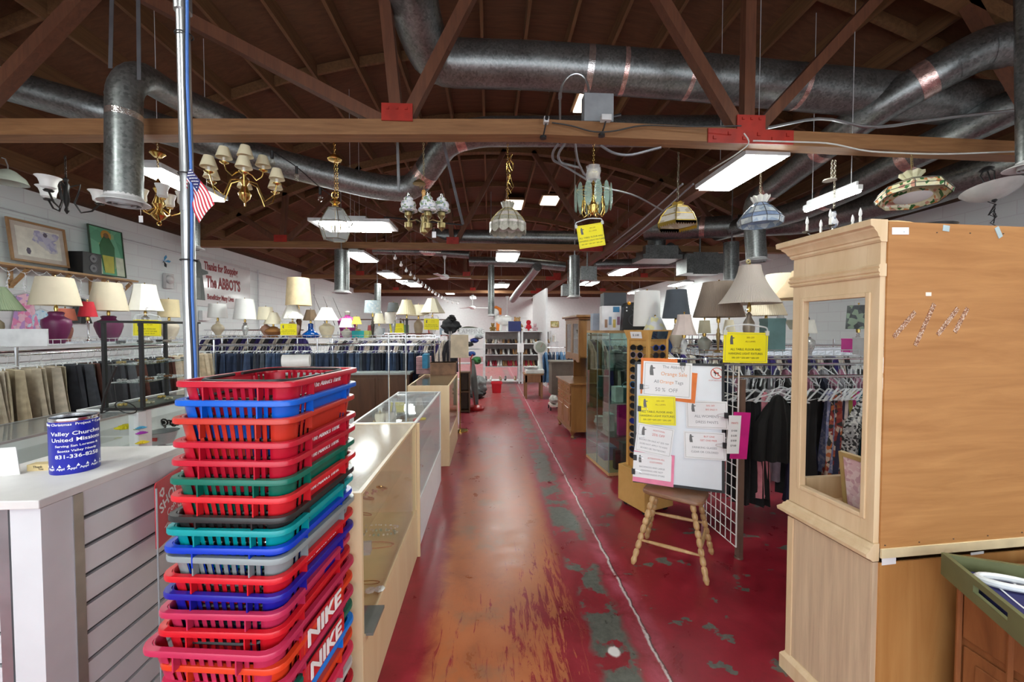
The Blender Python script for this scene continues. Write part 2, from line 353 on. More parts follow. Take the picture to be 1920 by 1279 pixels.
while y < Y1 - .5:
    q = MB(); pts = [(XL + .15 + i * (XR - XL - .3) / 22) for i in range(23)]
    for a, b in zip(pts, pts[1:]): q.bar((a, y, roofz(a) + .12), (b, y, roofz(b) + .12), .04, .13)
    struct('ceiling_blocking', q, JOIST, smooth=False); y += 1.83
# ---- trusses: straight bottom chord, bowed top chord, webs and red steel plates
CH = 3.475          # centre height of a bottom chord
def truss(Y, first=False, dz=0):
    e = bpy.data.objects.new('roof_truss', None); COL.objects.link(e); e['kind'] = 'structure'; e.location = (0, Y, 0)
    def z(x):
        if not first: return CH + dz
        for (a, b) in ((A, B), (B, C)):
            if x <= b[0] or b is C: return a[1] + (b[1] - a[1]) * (x - a[0]) / (b[0] - a[0])
    if first:
        pts = [PY(0, 245.5, Y), PY(1010, 245, Y), PY(1905, 285, Y)]; A, B, C = [(p.x, p.z) for p in pts]
        kn = [XL, B[0], XR]
    else: kn = [XL, XM, XR]
    q = MB()
    for a, b in zip(kn, kn[1:]): q.bar((a, 0, z(a)), (b, 0, z(b)), .15, .135)
    part('bottom_chord', q, CHORD, e, smooth=False)
    q = MB(); xs = [XL + i * (XR - XL) / 26 for i in range(27)]
    for a, b in zip(xs, xs[1:]): q.bar((a, 0, roofz(a) - .06), (b, 0, roofz(b) - .06), .14, .15)
    part('top_chord', q, JOIST, e, smooth=False)
    for gx, dxs in ((-4.5, (-.9, .1, 1.7)), (-.81, (-2.9, -.2, 1.15)), (2.42, (-1.45, 0, 1.5)), (5.6, (-1.0, 0, .8))):
        for dx in dxs:
            tx = max(XL + .2, min(XR - .2, gx + dx))
            q = MB(); q.bar((gx + dx * .05, -.02, z(gx) + .06), (tx, -.02, roofz(tx) - .08), .1, .1 if dx else .085, up=(0, 1, 0)); part('web_member', q, WEB, e, smooth=False)
        q = MB(); q.box((gx, -.085, z(gx) + .12), (.27, .012, .15 if gx != 2.42 else .13))
        if gx == 2.42: q.box((gx, -.085, z(gx) - .01), (.82, .012, .13))
        for i in (-1, 0, 1): q.box((gx + i * .08, -.095, z(gx) + .15), (.022, .012, .022))
        if gx == 2.42:
            for i in range(6): q.box((gx - .35 + i * .14, -.095, z(gx) - .03 + .04 * (i % 2)), (.03, .014, .03))
        part('gusset_plate', q, GUSS, e, 'red painted steel gusset plate', smooth=False)
    return z
TY = 3.7
chz = truss(TY, True)
for k in range(1, 4): truss(TY + 5.3 * k, dz=0)
# long girder over the right hand side
g = MB(); a = PY(1500, 200, 4.0); g.bar((2.62, 3.8, 3.42), (2.62, 24, 3.42), .14, .17); struct('ceiling_girder', g, WEB, smooth=False)
g = MB(); g.bar((4.9, TY - 6, CH + .2), (4.9, TY - 6.01, CH), .1, .1)
# ---- white peg panel partition far back
q = MB(); q.m = 0
a, b = P(1000, 640, 14), P(1025, 640, 11.3)
q.bar((a.x, a.y, 1.4), (b.x, b.y, 1.4), .05, 2.8); struct('wall_partition', q, WHITE, smooth=False)
# ---- conduit along the left wall
q = MB(); q.tube([(XL + .03, Y0, 3.28), (XL + .03, 13, 3.22)], .011, 6)
for (px) in (484, 589):
    p = PXx(px, 530, XL + .05); q.tube([(p.x, p.y, 3.3), (p.x, p.y, 1.2)], .018, 6)
struct('trim_1', q, plain((.62, .65, .67), .4))
# ---- roof lights (skylights) in the roof boarding
for px, py, w_, l_ in ((1112, 182, .5, .9), (1031, 376, .5, .8), (965, 517, .5, .9), (962, 535, .5, .9)):
    r = ray(px, py); t = 1.
    for _ in range(400):
        p = EYE + r * t
        if p.z > roofz(p.x) - .02: break
        t += .03
    q = MB(); q.box((p.x, p.y, roofz(p.x) - .03), (w_, l_, .03)); q.m = 1; q.box((p.x, p.y, roofz(p.x) + .02), (w_ + .1, l_ + .1, .06))
    struct('window_roof', q, [glow((1, .9, .7), 2.2), JOIST], smooth=False)
# ================================================================ fluorescent fittings
def fitting(c, sx, sy, label, tubes=2, st=LAMP):
    e = thing('fluorescent_light', label, 'ceiling light', c, 0, 'fluorescent ceiling lights')
    q = MB(); q.box((0, 0, .045), (sx, sy, .05)); q.box((0, 0, .09), (sx * .4, sy * .9, .05))
    q.tube([(0, sy * .35, .1), (0, sy * .35, roofz(c[0]) - c[2])], .003, 4); q.tube([(0, -sy * .35, .1), (0, -sy * .35, roofz(c[0]) - c[2])], .003, 4)
    part('housing', q, plain((.6, .61, .62), .4), e, smooth=False)
    for i in range(tubes):
        q = MB(); cx = (i - (tubes - 1) / 2) * sx * .84 / max(1, tubes); q.box((cx, 0, .008), (sx * .8 / tubes, sy * .96, .02)); part('diffuser', q, glow((.95, 1, .955), st), e, smooth=False)
    return e
FH = 3.3
FIT = [(1383, 330, 3.3, .45, .95, 'large twin fluorescent light above the blue stained glass pendant', 2),
 (666, 427, 3.3, 1.25, .62, 'wide fluorescent light behind the faceted glass lantern', 2),
 (346, 352, 3.2, .3, 1.0, 'fluorescent light behind the steel pole and brass chandelier', 2),
 (677, 484, 3.3, .5, 1.2, 'fluorescent light beside the top of the galvanised drop over the jeans', 2),
 (731, 518, 3.3, .5, 1.2, 'fluorescent light hanging between the left drop duct and the ceiling fan', 2),
 (775, 535, 3.25, .5, 1.2, 'fluorescent light in the far left, over the orange truss plate', 2),
 (951, 484, 3.35, .55, 1.0, 'fluorescent light right below the middle of the second truss', 3),
 (940, 537, 3.3, .6, 1.0, 'small fluorescent light above the far end of the aisle', 3),
 (1167, 511, 3.25, .5, 1.3, 'fluorescent light right of the second drop duct, above the dark box speaker', 2),
 (1557, 380, 3.0, .05, .7, 'thin bare tube light in front of the big ducts on the right', 1),
 (1110, 533, 3.3, .3, 1.1, 'small fluorescent light just right of the middle drop duct', 1),
 (1192, 549, 3.1, .3, 1.2, 'small fluorescent light above the tall white drum lamp shade', 1),
 (1275, 534, 3.2, .4, 1.2, 'small fluorescent light above the charcoal lamp shade', 2),
 (887, 559, 3.2, .3, 1.0, 'tiny far fluorescent light over the camping section', 1)]
for px, py, h, sx, sy, lab, nt_ in FIT:
    fitting(PZ(px, py, h), sx, sy, lab, nt_, LAMP * (1.0 if sx > .2 else 1.4))
for x_, y_ in ((-3.6, 17.2), (.2, 18.6), (4.2, 17.2), (-2.2, 22.2), (3.0, 22.2)):  # added fittings behind the trusses, put in to brighten the back wall and floor
    fitting((x_, y_, 3.62), .5, 1.2, 'added fluorescent fill light far back, hidden high between the last trusses')
# two fittings of the front bay, above and just behind the photographer's frame edge
for x_, y_ in ((-3.2, .4), (2.9, .9), (-1.2, -1.2)):
    fitting((x_, y_, 4.0), .5, 1.2, 'fluorescent light over the shop front, outside the view', 2)
# ================================================================ ducts
GALV = galv(); TAPE = plain((.72, .5, .46), .22, .8, .35, 30, bmp=.5); FOIL = plain((.75, .72, .7), .2, .9, .2, 30, bmp=.6)
def smoothpts(pts, k=5):
    """rounds the corners of a polyline"""
    out = [V(pts[0])]
    for a, b, c in zip(pts, pts[1:], pts[2:]):
        a, b, c = V(a), V(b), V(c); d = min((b - a).length, (c - b).length, .5) * .48
        p, r = b + (a - b).normalized() * d, b + (c - b).normalized() * d
        for i in range(k): t = i / (k - 1); out.append(p.lerp(b, t).lerp(b.lerp(r, t), t))
    return out + [V(pts[-1])]
def duct(pp, r, label, bands=(), seams=(), name='air_duct', raw=False, n=24):
    pts = [V(p) if raw else P(*p) for p in pp]; o = pts[0].copy(); e = thing(name, label, 'duct', o)
    pts = [p - o for p in pts]; sm = smoothpts(pts); L = [0]
    for a, b in zip(sm, sm[1:]): L.append(L[-1] + (b - a).length)
    rr = [r[0] + (r[1] - r[0]) * l / L[-1] for l in L] if isinstance(r, tuple) else [r] * len(sm)
    q = MB(); q.tube(sm, rr, n); part('duct_pipe', q, GALV, e)
    def at(t):
        l = t * L[-1]
        for i in range(len(L) - 1):
            if L[i + 1] >= l: f = (l - L[i]) / max(1e-6, L[i + 1] - L[i]); return sm[i].lerp(sm[i + 1], f), (sm[i + 1] - sm[i]).normalized(), rr[i] + (rr[i + 1] - rr[i]) * f
        return sm[-1], (sm[-1] - sm[-2]).normalized(), rr[-1]
    for t, w_, m_ in bands:
        c, d, q_ = at(t); q = MB(); q.tube([c - d * w_ / 2, c + d * w_ / 2], q_ * 1.012, n, cap=False); part('tape_band', q, m_, e, 'crumpled foil tape')
    for t in seams:
        c, d, q_ = at(t); q = MB(); q.tube([c - d * .008, c + d * .008], q_ * 1.02, n, cap=False); part('seam_ring', q, GALV, e)
    return e, at
duct([(766, -40, 3.45), (783, 40, 3.8), (812, 118, 4.25), (1010, 124, 4.35), (1280, 143, 4.35), (1835, 196, 4.4)], .228, 'fat galvanised duct bending and crossing the ceiling above the first beam',
     [(.36, .07, FOIL), (.415, .05, TAPE), (.52, .05, TAPE), (.70, .05, TAPE)], (.12, .25, .3, .6))
duct([(1908, 84, 3.8), (1850, 88, 3.85), (1740, 145, 4.05), (1600, 232, 4.5), (1450, 352, 6.1), (1412, 378, 6.5), (1418, 486, 6.5)], (.19, .15), 'galvanised duct slanting down from the top right to a round outlet',
     [(.17, .13, TAPE), (.42, .12, TAPE), (.7, .1, TAPE)], (.06, .12))
duct([(1925, 188, 4.0), (1800, 247, 4.4), (1700, 297, 4.9), (1600, 350, 5.6), (1500, 395, 6.6), (1345, 436, 8.6)], .175, 'dark galvanised duct running behind the candle chandelier', [(.2, .12, TAPE), (.45, .1, TAPE), (.75, .1, TAPE)])
duct([(1925, 298, 4.6), (1850, 318, 4.9), (1700, 372, 5.8), (1500, 418, 7.6), (1210, 432, 9)], .22, 'lowest wide dark duct behind the tilted floral lamp, down to the right wall', [(.7, .1, TAPE), (.8, .1, TAPE)], (.3, .5))
duct([(-90, 130, 3.75), (195, 210, 4.2), (420, 275, 4.8), (560, 315, 5.1), (700, 350, 5.5), (772, 356, 5.6), (803, 318, 5.4), (838, 262, 5.0), (900, 247, 5.0), (1400, 246, 5.2)], (.15, .19), 'long galvanised duct running behind the brass chandelier and kinking up by the painted lamp cluster',
     [(.505, .16, TAPE), (.59, .12, TAPE)], (.12, .2, .45, .55, .75))
# round drop with register, front left
e, _ = duct([(233, 372, 3.1), (233, 163, 3.1), (262, 140, 3.2), (330, 183, 3.6), (450, 232, 4.4)], (.115, .105), 'shiny round drop duct with white slotted outlet, left of the steel pole', [(.28, .05, FOIL)], (.34,))
def register(e, at, r, n=28, mat=None):
    """round ceiling outlet on the open lower end"""
    c, d, q_ = at(0); q = MB(); q.lathe([(q_ * .98, .03), (q_ * 1.02, .0), (r, -.035), (r, -.04), (q_ * 1.2, -.03), (q_ * .9, -.02)], n, c, cap=False)
    part('outlet_flange', q, mat or plain((.66, .66, .66), .4), e)
    q = MB()
    for k in range(3): q.lathe([(q_ * (.95 - .28 * k), -.03), (q_ * (.88 - .28 * k), -.055), (q_ * (.86 - .28 * k), -.05), (q_ * (.93 - .28 * k), -.02)], n, c, cap=False)
    part('outlet_louvre', q, plain((.4, .4, .4), .4), e)
register(e, _, .158)
q = MB(); 
for px in (207, 261): q.bar(P(px + (3 if px < 230 else -2), -20, 3.05) - e.location, P(px, 150 if px > 230 else 128, 3.05) - e.location, .03, .004)
part('hanging_strap', q, plain((.13, .13, .14), .5, .4), e, smooth=False)
e, _ = duct([(1930, 306, 3.3), (1926, -60, 3.3)], .075, 'round drop duct at the right edge of the view above the hutch'); register(e, _, .15)
def drop(px, y0, y1, z, wpx, label, r2=1.35):
    e, a = duct([(px, y1, z), (px, y0, z)], M(px, wpx / 2, z), label, seams=(.03,), name='drop_duct', n=16); register(e, a, M(px, wpx / 2, z) * r2, 16)
    p = P(px, y0, z); q = MB(); q.bar((0, 0, p.z - e.location.z - .02), (0, 0, roofz(p.x) - e.location.z + .05), .025, .004); part('hanging_strap', q, STEEL, e, smooth=False); return e
drop(362, 380, 462, 6.3, 22, 'drop duct with flat outlet just behind the small flag', 1.7)
drop(641, 470, 546, 8.6, 26, 'shiny drop duct over the jeans row, near the cream drum lamp')
drop(708, 532, 584, 13, 12, 'thin drop duct behind the patterned blue lamp shade')
drop(921, 495, 590, 12, 12, 'narrow drop duct over the far aisle, left of the stuffed toys')
drop(1077, 480, 555, 9, 20, 'shiny drop duct with square outlet in the middle of the store', 1.5)
drop(1371, 455, 526, 8, 27, 'drop duct behind the white pleated lamp, without outlet ring', 1.05)
e_, a_ = duct([(1418, 486, 6.5), (1418, 470, 6.5)], .152, 'round outlet end under the slanting duct, behind the blue pendant', name='drop_duct'); register(e_, a_, .23)
duct([(812, 442, 9.1), (870, 444, 9.1), (1095, 447, 9.1)], .16, 'shiny horizontal duct behind the white capiz pendant', [], (.2, .45, .6, .8), n=16)
duct([(700, 470, 11), (800, 472, 11), (880, 478, 11)], .1, 'thin horizontal pipe duct left of the middle truss plate', [(.6, .6, FOIL)], n=12)
duct([(880, 490, 12), (985, 492, 12), (1060, 500, 12)], .14, 'far horizontal duct just below the second truss', n=12)
duct([(1008, 500, 11.5), (961, 562, 16)], .13, 'thin slanting duct above the far toy shelf', n=12)
duct([(1115, 496, 10.5), (1300, 492, 10.5), (1345, 505, 10.5)], .13, 'far horizontal duct behind the square plenum box', n=12)
duct([(1255, 462, 9), (1295, 492, 9.5), (1330, 505, 10)], .1, 'short duct leaving the plenum box to the right', n=12)
c = P(1231, 478, 9.2); e = thing('air_plenum', 'square metal plenum box under a round duct behind the amber pendant', 'duct', c)
q = MB(); q.box((0, 0, .06), (.75, .6, .2)); q.box((0, 0, -.1), (.9, .7, .1)); part('plenum_box', q, GALV, e, smooth=False)
q = MB(); q.tube(smoothpts([(0, 0, .15), (0, 0, .5), (.1, .1, .8)]), .2, 16); part('collar', q, GALV, e)
for px, py, z, s_, lab in ((1101, 514, 9.5, .34, 'square metal duct box right of the middle drop duct'), (1312, 497, 9, .5, 'wide grey heater box hung behind the charcoal lamp shade'), (1065, 545, 13, .4, 'far square vent hood beside the drop duct')):
    q = MB(); q.box((0, 0, 0), (s_ if s_ < .5 else .85, s_, s_ * .85)); q.box((0, -s_ / 2, 0), (s_ * 1.1, .02, s_ * .95)); q.tube([(0, 0, 0), (0, 0, 1.0)], .02, 6)
    single('vent_box', q, GALV, lab, 'vent box', P(px, py, z), smooth=False)
# ================================================================ electrics on the first beam
c = P(1120, 207, 3.72); e = thing('junction_box', 'grey electrical box with bent conduit standing on the first beam', 'electrical box', c)
q = MB(); q.box((0, 0, 0), (.275, .12, .255)); part('box_body', q, plain((.3, .32, .34), .45), e, bevel=.006, smooth=False)
q = MB(); pts = [P(x_, y_, 3.72) - c for x_, y_ in ((1050, 232), (1050, 180), (1054, 158), (1066, 142), (1082, 137), (1096, 144), (1103, 160), (1104, 180))]; q.tube(smoothpts(pts), .011, 8)
q.box(pts[1], (.03, .03, .05)); part('conduit', q, STEEL, e)
for px, lab in ((1024, 'small security camera on the front of the first beam'), (1136, 'security camera with short barrel below the grey electrical box')):
    c = P(px, 226 if px < 1100 else 222, 3.5); e = thing('security_camera', lab, 'camera', c)
    q = MB(); q.box((0, 0, 0), (.045 if px < 1100 else .09, .06, .05)); part('camera_body', q, plain((.6, .6, .6), .4), e, bevel=.004, smooth=False)
    q = MB(); q.tube([(0 if px < 1100 else .06, -.03, 0), (0 if px < 1100 else .12, -.05, .005)], .016, 10); q.tube([(0, 0, -.02), (-.01, .03, -.07), (-.015, .08, -.1)], .007, 6); q.lathe([(.03, 0), (.03, .02)], 12, (-.015, .08, -.12)); part('camera_mount', q, BLACK, e)
def cable(pp, r, mat, label, cat='cable', name='cable', n=6):
    pts = [P(*p) if len(p) == 3 and p[2] > 0 else p for p in pp]; o = pts[0].copy(); q = MB(); q.tube(smoothpts([p - o for p in pts], 4), r, n); return single(name, q, mat, label, cat, o)
cable([(1035, 230, 3.56), (1075, 236, 3.55), (1110, 248, 3.55), (1150, 247, 3.55), (1200, 234, 3.6), (1300, 238, 3.6), (1390, 236, 3.56)], .006, BLACK, 'black camera cable looping along the first beam')
cable([(1395, 250, 3.57), (1408, 268, 3.56), (1380, 290, 3.58), (1330, 320, 3.9)], .006, plain((.55, .55, .52)), 'white cable hanging over the red splice plate')
cable([(1412, 264, 3.56), (1560, 268, 3.56), (1620, 284, 3.56), (1760, 290, 3.56), (1905, 284, 3.56)], .007, plain((.55, .55, .52)), 'white cable pinned along the right part of the first beam')
cable([(1438, 240, 3.8), (1545, 218, 3.9), (1630, 243, 3.9), (1760, 222, 3.85), (1925, 205, 3.8)], .014, STEEL, 'bent grey conduit running just above the right part of the first beam', 'conduit', 'conduit')
for i, pp in enumerate([[(1048, 268, 3.8), (1036, 285, 3.9), (1036, 300, 4), (1060, 312, 4.3), (1105, 340, 4.6)], [(1060, 268, 3.8), (1045, 290, 3.9), (1050, 305, 4), (1090, 315, 4.4)], [(1078, 268, 3.8), (1082, 300, 4), (1095, 328, 4.3), (1112, 340, 4.5)], [(1125, 272, 3.8), (1150, 288, 3.9), (1180, 292, 3.9), (1240, 276, 3.8)]]):
    cable(pp, .013, plain((.3, .31, .33), .4, .6), ('outermost', 'second', 'innermost', 'rightmost')[i] + ' looping grey conduit hanging behind the first beam near the glass panel chandelier', 'conduit', 'conduit')
for i, (a, b) in enumerate([((1280, 345), (1120, 480)), ((1300, 345), (1130, 490)), ((1345, 320), (1150, 480))]):
    cable([(a[0], a[1], 4.7), ((a[0] + b[0]) / 2, (a[1] + b[1]) / 2 + 4, 6.4), (b[0], b[1], 10)], .012, plain((.3, .31, .33), .4, .6), ('left', 'middle', 'right')[i] + ' grey conduit running back along the ceiling girder', 'conduit', 'conduit')
cable([(1125, 350, 4.6), (1190, 365, 5.0), (1260, 405, 5.6)], .012, STEEL, 'slanting conduit right of the glass panel chandelier', 'conduit', 'conduit')
cable([(830, 262, 3.95), (868, 420, 4.6)], .02, plain((.1, .11, .12), .4), 'dark slotted steel strut slanting down behind the painted lamp cluster', 'strut', 'steel_strut', 4)
cable([(745, 262, 4.0), (748, 360, 4.0)], .015, plain((.25, .26, .27), .4), 'thin grey drop rod left of the painted lamp cluster', 'rod', 'steel_rod', 6)
cable([(720, 407, 7), (868, 422, 7)], .016, BLACK, 'dark horizontal strut behind the painted lamp cluster', 'strut', 'steel_strut', 4)
# ---- ceiling fans
def fan(px, py, z, top, label, s_=1.):
    c = P(px, py, z); t = P(px, top, z).z - c.z; e = thing('ceiling_fan', label, 'ceiling fan', c)
    q = MB(); q.tube([(0, 0, 0), (0, 0, t)], .014 * s_, 8); q.lathe([(.02, t - .1), (.06 * s_, t)], 12); part('down_rod', q, WHITE, e)
    q = MB(); q.lathe([(.02, -.07), (.1, -.05), (.13, .0), (.1, .06), (.03, .09)], 16); part('motor_housing', q, WHITE, e)
    for k in range(3):
        a = k * 2.094 + .3; q = MB(); q.T = Matrix.Rotation(a, 4, 'Z') @ Matrix.Rotation(.12, 4, 'X'); q.box((.42, 0, 0), (.62, .12, .008)); q.bar((.05, 0, 0), (.2, 0, 0), .03, .01); part('blade', q, WHITE, e, smooth=False)
    return e
fan(834, 520, 11, 480, 'white ceiling fan over the middle of the store')
fan(886, 577, 16, 557, 'far white ceiling fan above the camping section')
fan(951, 596, 13.5, 556, 'white ceiling fan hanging over the toy shelf')
# ---- string of globe bulbs
pts = [P(*p) for p in ((735, 470, 9.5), (760, 500, 10.5), (785, 523, 12), (815, 546, 14), (840, 562, 16), (862, 566, 17))]; sp = smoothpts(pts)
q = MB(); q.tube([p - sp[0] for p in sp], .006, 5); e = single('string_light', q, BLACK, 'string of round bulbs running back across the left ceiling', 'string lights', sp[0]); 
tot = [0]
for a, b in zip(sp, sp[1:]): tot.append(tot[-1] + (b - a).length)
for k in range(17):
    l = tot[-1] * (k + .5) / 17
    for i in range(len(sp) - 1):
        if tot[i + 1] >= l: p = sp[i].lerp(sp[i + 1], (l - tot[i]) / (tot[i + 1] - tot[i])); break
    q = MB(); q.ball((0, 0, -.09), .045, 8); q.tube([(0, 0, -.06), (0, 0, 0)], .016, 6); part('bulb', q, plain((.85, .85, .85), .1), e, loc=p - sp[0])
c0 = P(510, 283, 3.68)
q = MB(); q.tube(smoothpts([P(*p) - c0 for p in ((510, 283, 3.68), (556, 312, 3.8), (600, 352, 4.1), (640, 380, 4.6))]), .005, 5); e = single('string_light', q, BLACK, 'slack black wire with bare bulbs left of the faceted lantern', 'string lights', c0)
for p in ((510, 283, 3.68), (556, 312, 3.8), (600, 352, 4.1)):
    q = MB(); q.tube([(0, 0, 0), (0, 0, -.07)], .014, 8); part('bulb_socket', q, BLACK, e, loc=P(*p) - c0)
    q = MB(); q.lathe([(.012, -.07), (.026, -.1), (.022, -.13), (.004, -.145)], 10); part('bulb', q, glassy((.95, .95, .9), .3), e, loc=P(*p) - c0)
# ================================================================ shopping baskets
def rrect(hx, hy, r, segx, segy):
    """rounded outline, counter-clockwise; returns points and a flag per segment: side number or -1 on corners"""
    pts = []; fl_ = []
    for k, (cx, cy, a0) in enumerate(((hx - r, -hy + r, -90), (hx - r, hy - r, 0), (-hx + r, hy - r, 90), (-hx + r, -hy + r, 180))):
        for i in range(5): a = math.radians(a0 + 22.5 * i); pts.append((cx + r * math.cos(a), cy + r * math.sin(a))); fl_.append((-1, 0) if i < 4 else (k, 0))
        nx = ((hx, hy - r), (-hx + r, hy), (-hx, -hy + r), (hx - r, -hy))[k]; n = segy if k % 2 == 0 else segx; p = pts[-1]
        for i in range(1, n): pts.append((p[0] + (nx[0] - p[0]) * i / n, p[1] + (nx[1] - p[1]) * i / n)); fl_.append((k, i))
    return pts, fl_
BX, BY, BH = .19, .24, .215
def basket_wall(slots=True, h=BH):
    q = MB(); lv = [(0, 0), (-.022, .08), (-.15, .7), (-.165, .76), (-h, 1)]; nx, ny = 21, 27; P_ = []
    for z, t in lv:
        pts, fg = rrect(BX - .016 - .03 * t, BY - .016 - .034 * t, .04 - .008 * t, nx, ny); P_.append([(x, y, z) for x, y in pts])
    n = len(P_[0]); vs = [p for l in P_ for p in l]; fs = []
    for b in range(len(lv) - 1):
        for i in range(n):
            k, j = fg[i]
            if b == 1 and k >= 0 and slots:
                N_ = ny if k % 2 == 0 else nx
                if j % 2 == 1 and not (k % 2 == 0 and abs(j - N_ / 2) < N_ * .28) and 1 <= j < N_ - 1: continue
            fs.append((b * n + i, b * n + (i + 1) % n, (b + 1) * n + (i + 1) % n, (b + 1) * n + i))
    q.add(vs, fs); o_ = (len(lv) - 1) * n; q.f.append(tuple(range(o_, o_ + n))); q.mi.append(0)
    # outward ribs on the short sides
    for s_ in (-1, 1):
        for x in (-.085, .085): q.box((x, s_ * (BY - .01), -.035), (.004, .022, .05))
        for y in (-.12, .12): q.box((s_ * (BX - .01), y, -.032), (.022, .004, .045))
    return q
def basket_rim():
    q = MB(); prof = [(-.016, .0), (0, 0), (.002, -.004), (.002, -.016), (-.001, -.018), (-.003, -.006), (-.016, -.006)]; loops = []
    for d, z in prof: loops.append([(x, y, z) for x, y in rrect(BX + d, BY + d, .045 + d, 1, 1)[0]])
    n = len(loops[0]); vs = [p for l in loops for p in l]; m = len(loops)
    q.add(vs, [(b * n + i, b * n + (i + 1) % n, ((b + 1) % m) * n + (i + 1) % n, ((b + 1) % m) * n + i) for b in range(m) for i in range(n)]); return q
WALLM, RIMM = basket_wall(), basket_rim()
WM = WALLM.mesh('basket_body', RED); RMM = RIMM.mesh('basket_rim', RED)
def hoop(r=.0045, y=.2, x=.155, z=-.003):
    q = MB(); pts = [(x, -.02, z)] + [(x, -y, z), (-x, -y, z), (-x, -.02, z)]; q.tube(smoothpts(pts), r, 6); return q
HB = hoop(.006).mesh('handle', BLACK); HC = hoop(.0035).mesh('handle', CHROME)
def basket(c, rz, col, label, writing=False, handle='b', nike=False, sc_=1.):
    e = thing('shopping_basket', label, 'shopping basket', c, rz, 'stack of shopping baskets'); m = plain(col, .33, 0, .04)
    for nm, me in (('basket_body', WM), ('basket_rim', RMM)):
        me2 = me.copy(); me2.materials.clear(); me2.materials.append(m); o = link(nm, me2, e)
        if nm == 'basket_body': s_ = o.modifiers.new('thickness', 'SOLIDIFY'); s_.thickness = .0028
    for s_ in (1, -1):
        h = link('handle', HB if handle == 'b' else HC, e); h['label'] = 'black folding handle' if handle == 'b' else 'chrome wire handle'
        if s_ < 0: h.rotation_euler = (0, 0, math.pi)
    if writing:
        q = MB(); T = Matrix.Translation((BX - .0165, 0.0, -.029)) @ Matrix(((0, 0, 1, 0), (1, 0, 0, 0), (0, 1, 0, 0), (0, 0, 0, 1)))
        text(q, "The Abbot's Thrift", T, .026, shear=.35, t=.001); part('lettering', q, plain((.9, .9, .9)), e, 'white script lettering', smooth=False)
    if nike:
        q = MB(); T = Matrix.Translation((BX + .002, 0.0, -.075)) @ Matrix(((0, 0, 1, 0), (1, 0, 0, 0), (0, 1, 0, 0), (0, 0, 0, 1)))
        old = q.T; q.T = T; q.box((0, 0, -.004), (.26, .07, .004)); q.T = old; part('name_plate', q, RED, e, 'red panel on the long side')
        q = MB(); text(q, 'NIKE', T, .075, t=.003, xs=1.25, bold=.02); part('lettering', q, plain((.9, .9, .9)), e, 'white block lettering', smooth=False)
    return e
R_, B_ = (.48, .006, .025), (.0, .1, .55)
BK = [(717, R_, 'top red shopping basket of the stack, open, with black handles folded inside', 1), (753, B_, 'bright blue shopping basket, second from the top of the stack', 0),
 (787, (.5, .03, .015), 'orange-red shopping basket with fine slots, right under the bright blue one', 0), (833, R_, 'red shopping basket directly under the orange-red one', 1),
 (868, R_, 'red shopping basket directly on top of the dark green one', 1), (904, (0, .13, .085), 'dark green shopping basket in the upper half of the stack', 0),
 (939, (.62, .014, .022), 'red shopping basket under the dark green one, with white script', 1), (977, (.02, .02, .02), 'thin black shopping basket rim between red and teal ones', 0),
 (1002, (0, .28, .3), 'teal shopping basket in the middle of the stack', 0), (1036, (0, .04, .5), 'royal blue shopping basket with a chrome wire handle, under the teal one', 0),
 (1057, (.25, .28, .29), 'grey shopping basket in the middle of the stack', 0), (1095, (.6, .008, .018), 'red shopping basket between the grey and the dark blue one', 1),
 (1130, (.012, .01, .3), 'dark blue shopping basket in the lower half of the stack', 0), (1164, (.5, .025, .085), 'smaller pink shopping basket under the dark blue one', 0),
 (1200, (.6, .008, .018), 'red shopping basket nested between the two pink ones', 0), (1234, (.52, .028, .09), 'large pink shopping basket low in the stack, with white letters', 2)]
prev = None; lat0 = -.655
for i, (py, col, lab, wr) in enumerate(BK):
    z = 1.185 - .085 * i / 15; h = EYE.z - (py - 618) * z / FOC
    n_ = P(960 + lat0 * FOC / z, 700, z); rz = math.radians(-5.5 + RN.uniform(-1, 1)); s_ = .0
    cx = n_.x + (-BX) * math.cos(rz) - BY * math.sin(rz); cy = n_.y - BX * math.sin(rz) + BY * math.cos(rz)
    e_b = basket((cx, cy, h), rz, col, lab, wr == 1, 'c' if 'chrome' in lab else 'b', wr == 2); prev = (cx, cy, h, rz)
    if wr == 2: e_b.scale = (1.09, 1.07, 1); e_b.location.x -= .017
low = [((.72, .05, .012), 'orange-red shopping basket under the large pink one'), ((.52, .028, .09), 'second pink shopping basket with white letters near the floor'), ((0, .13, .085), 'dark green shopping basket near the bottom of the stack'), ((0, .2, .75), 'light blue shopping basket near the bottom of the stack'), ((.72, .05, .012), 'orange shopping basket near the bottom of the stack'), ((.7, .035, .1), 'lowest pink shopping basket of the stack'), ((.5, .5, .5), 'lowest grey shopping basket of the stack'), (R_, 'red shopping basket just off the bottom of the stack'), (B_, 'blue shopping basket at the very bottom of the stack')]
h = prev[2]
for i, (col, lab) in enumerate(low):
    h = max(.22, h - (h - .222) / (len(low) - i))
    basket((prev[0] + .004 * (i % 2), prev[1] - .002 * i, h), prev[3], col, lab, nike=(i == 1))
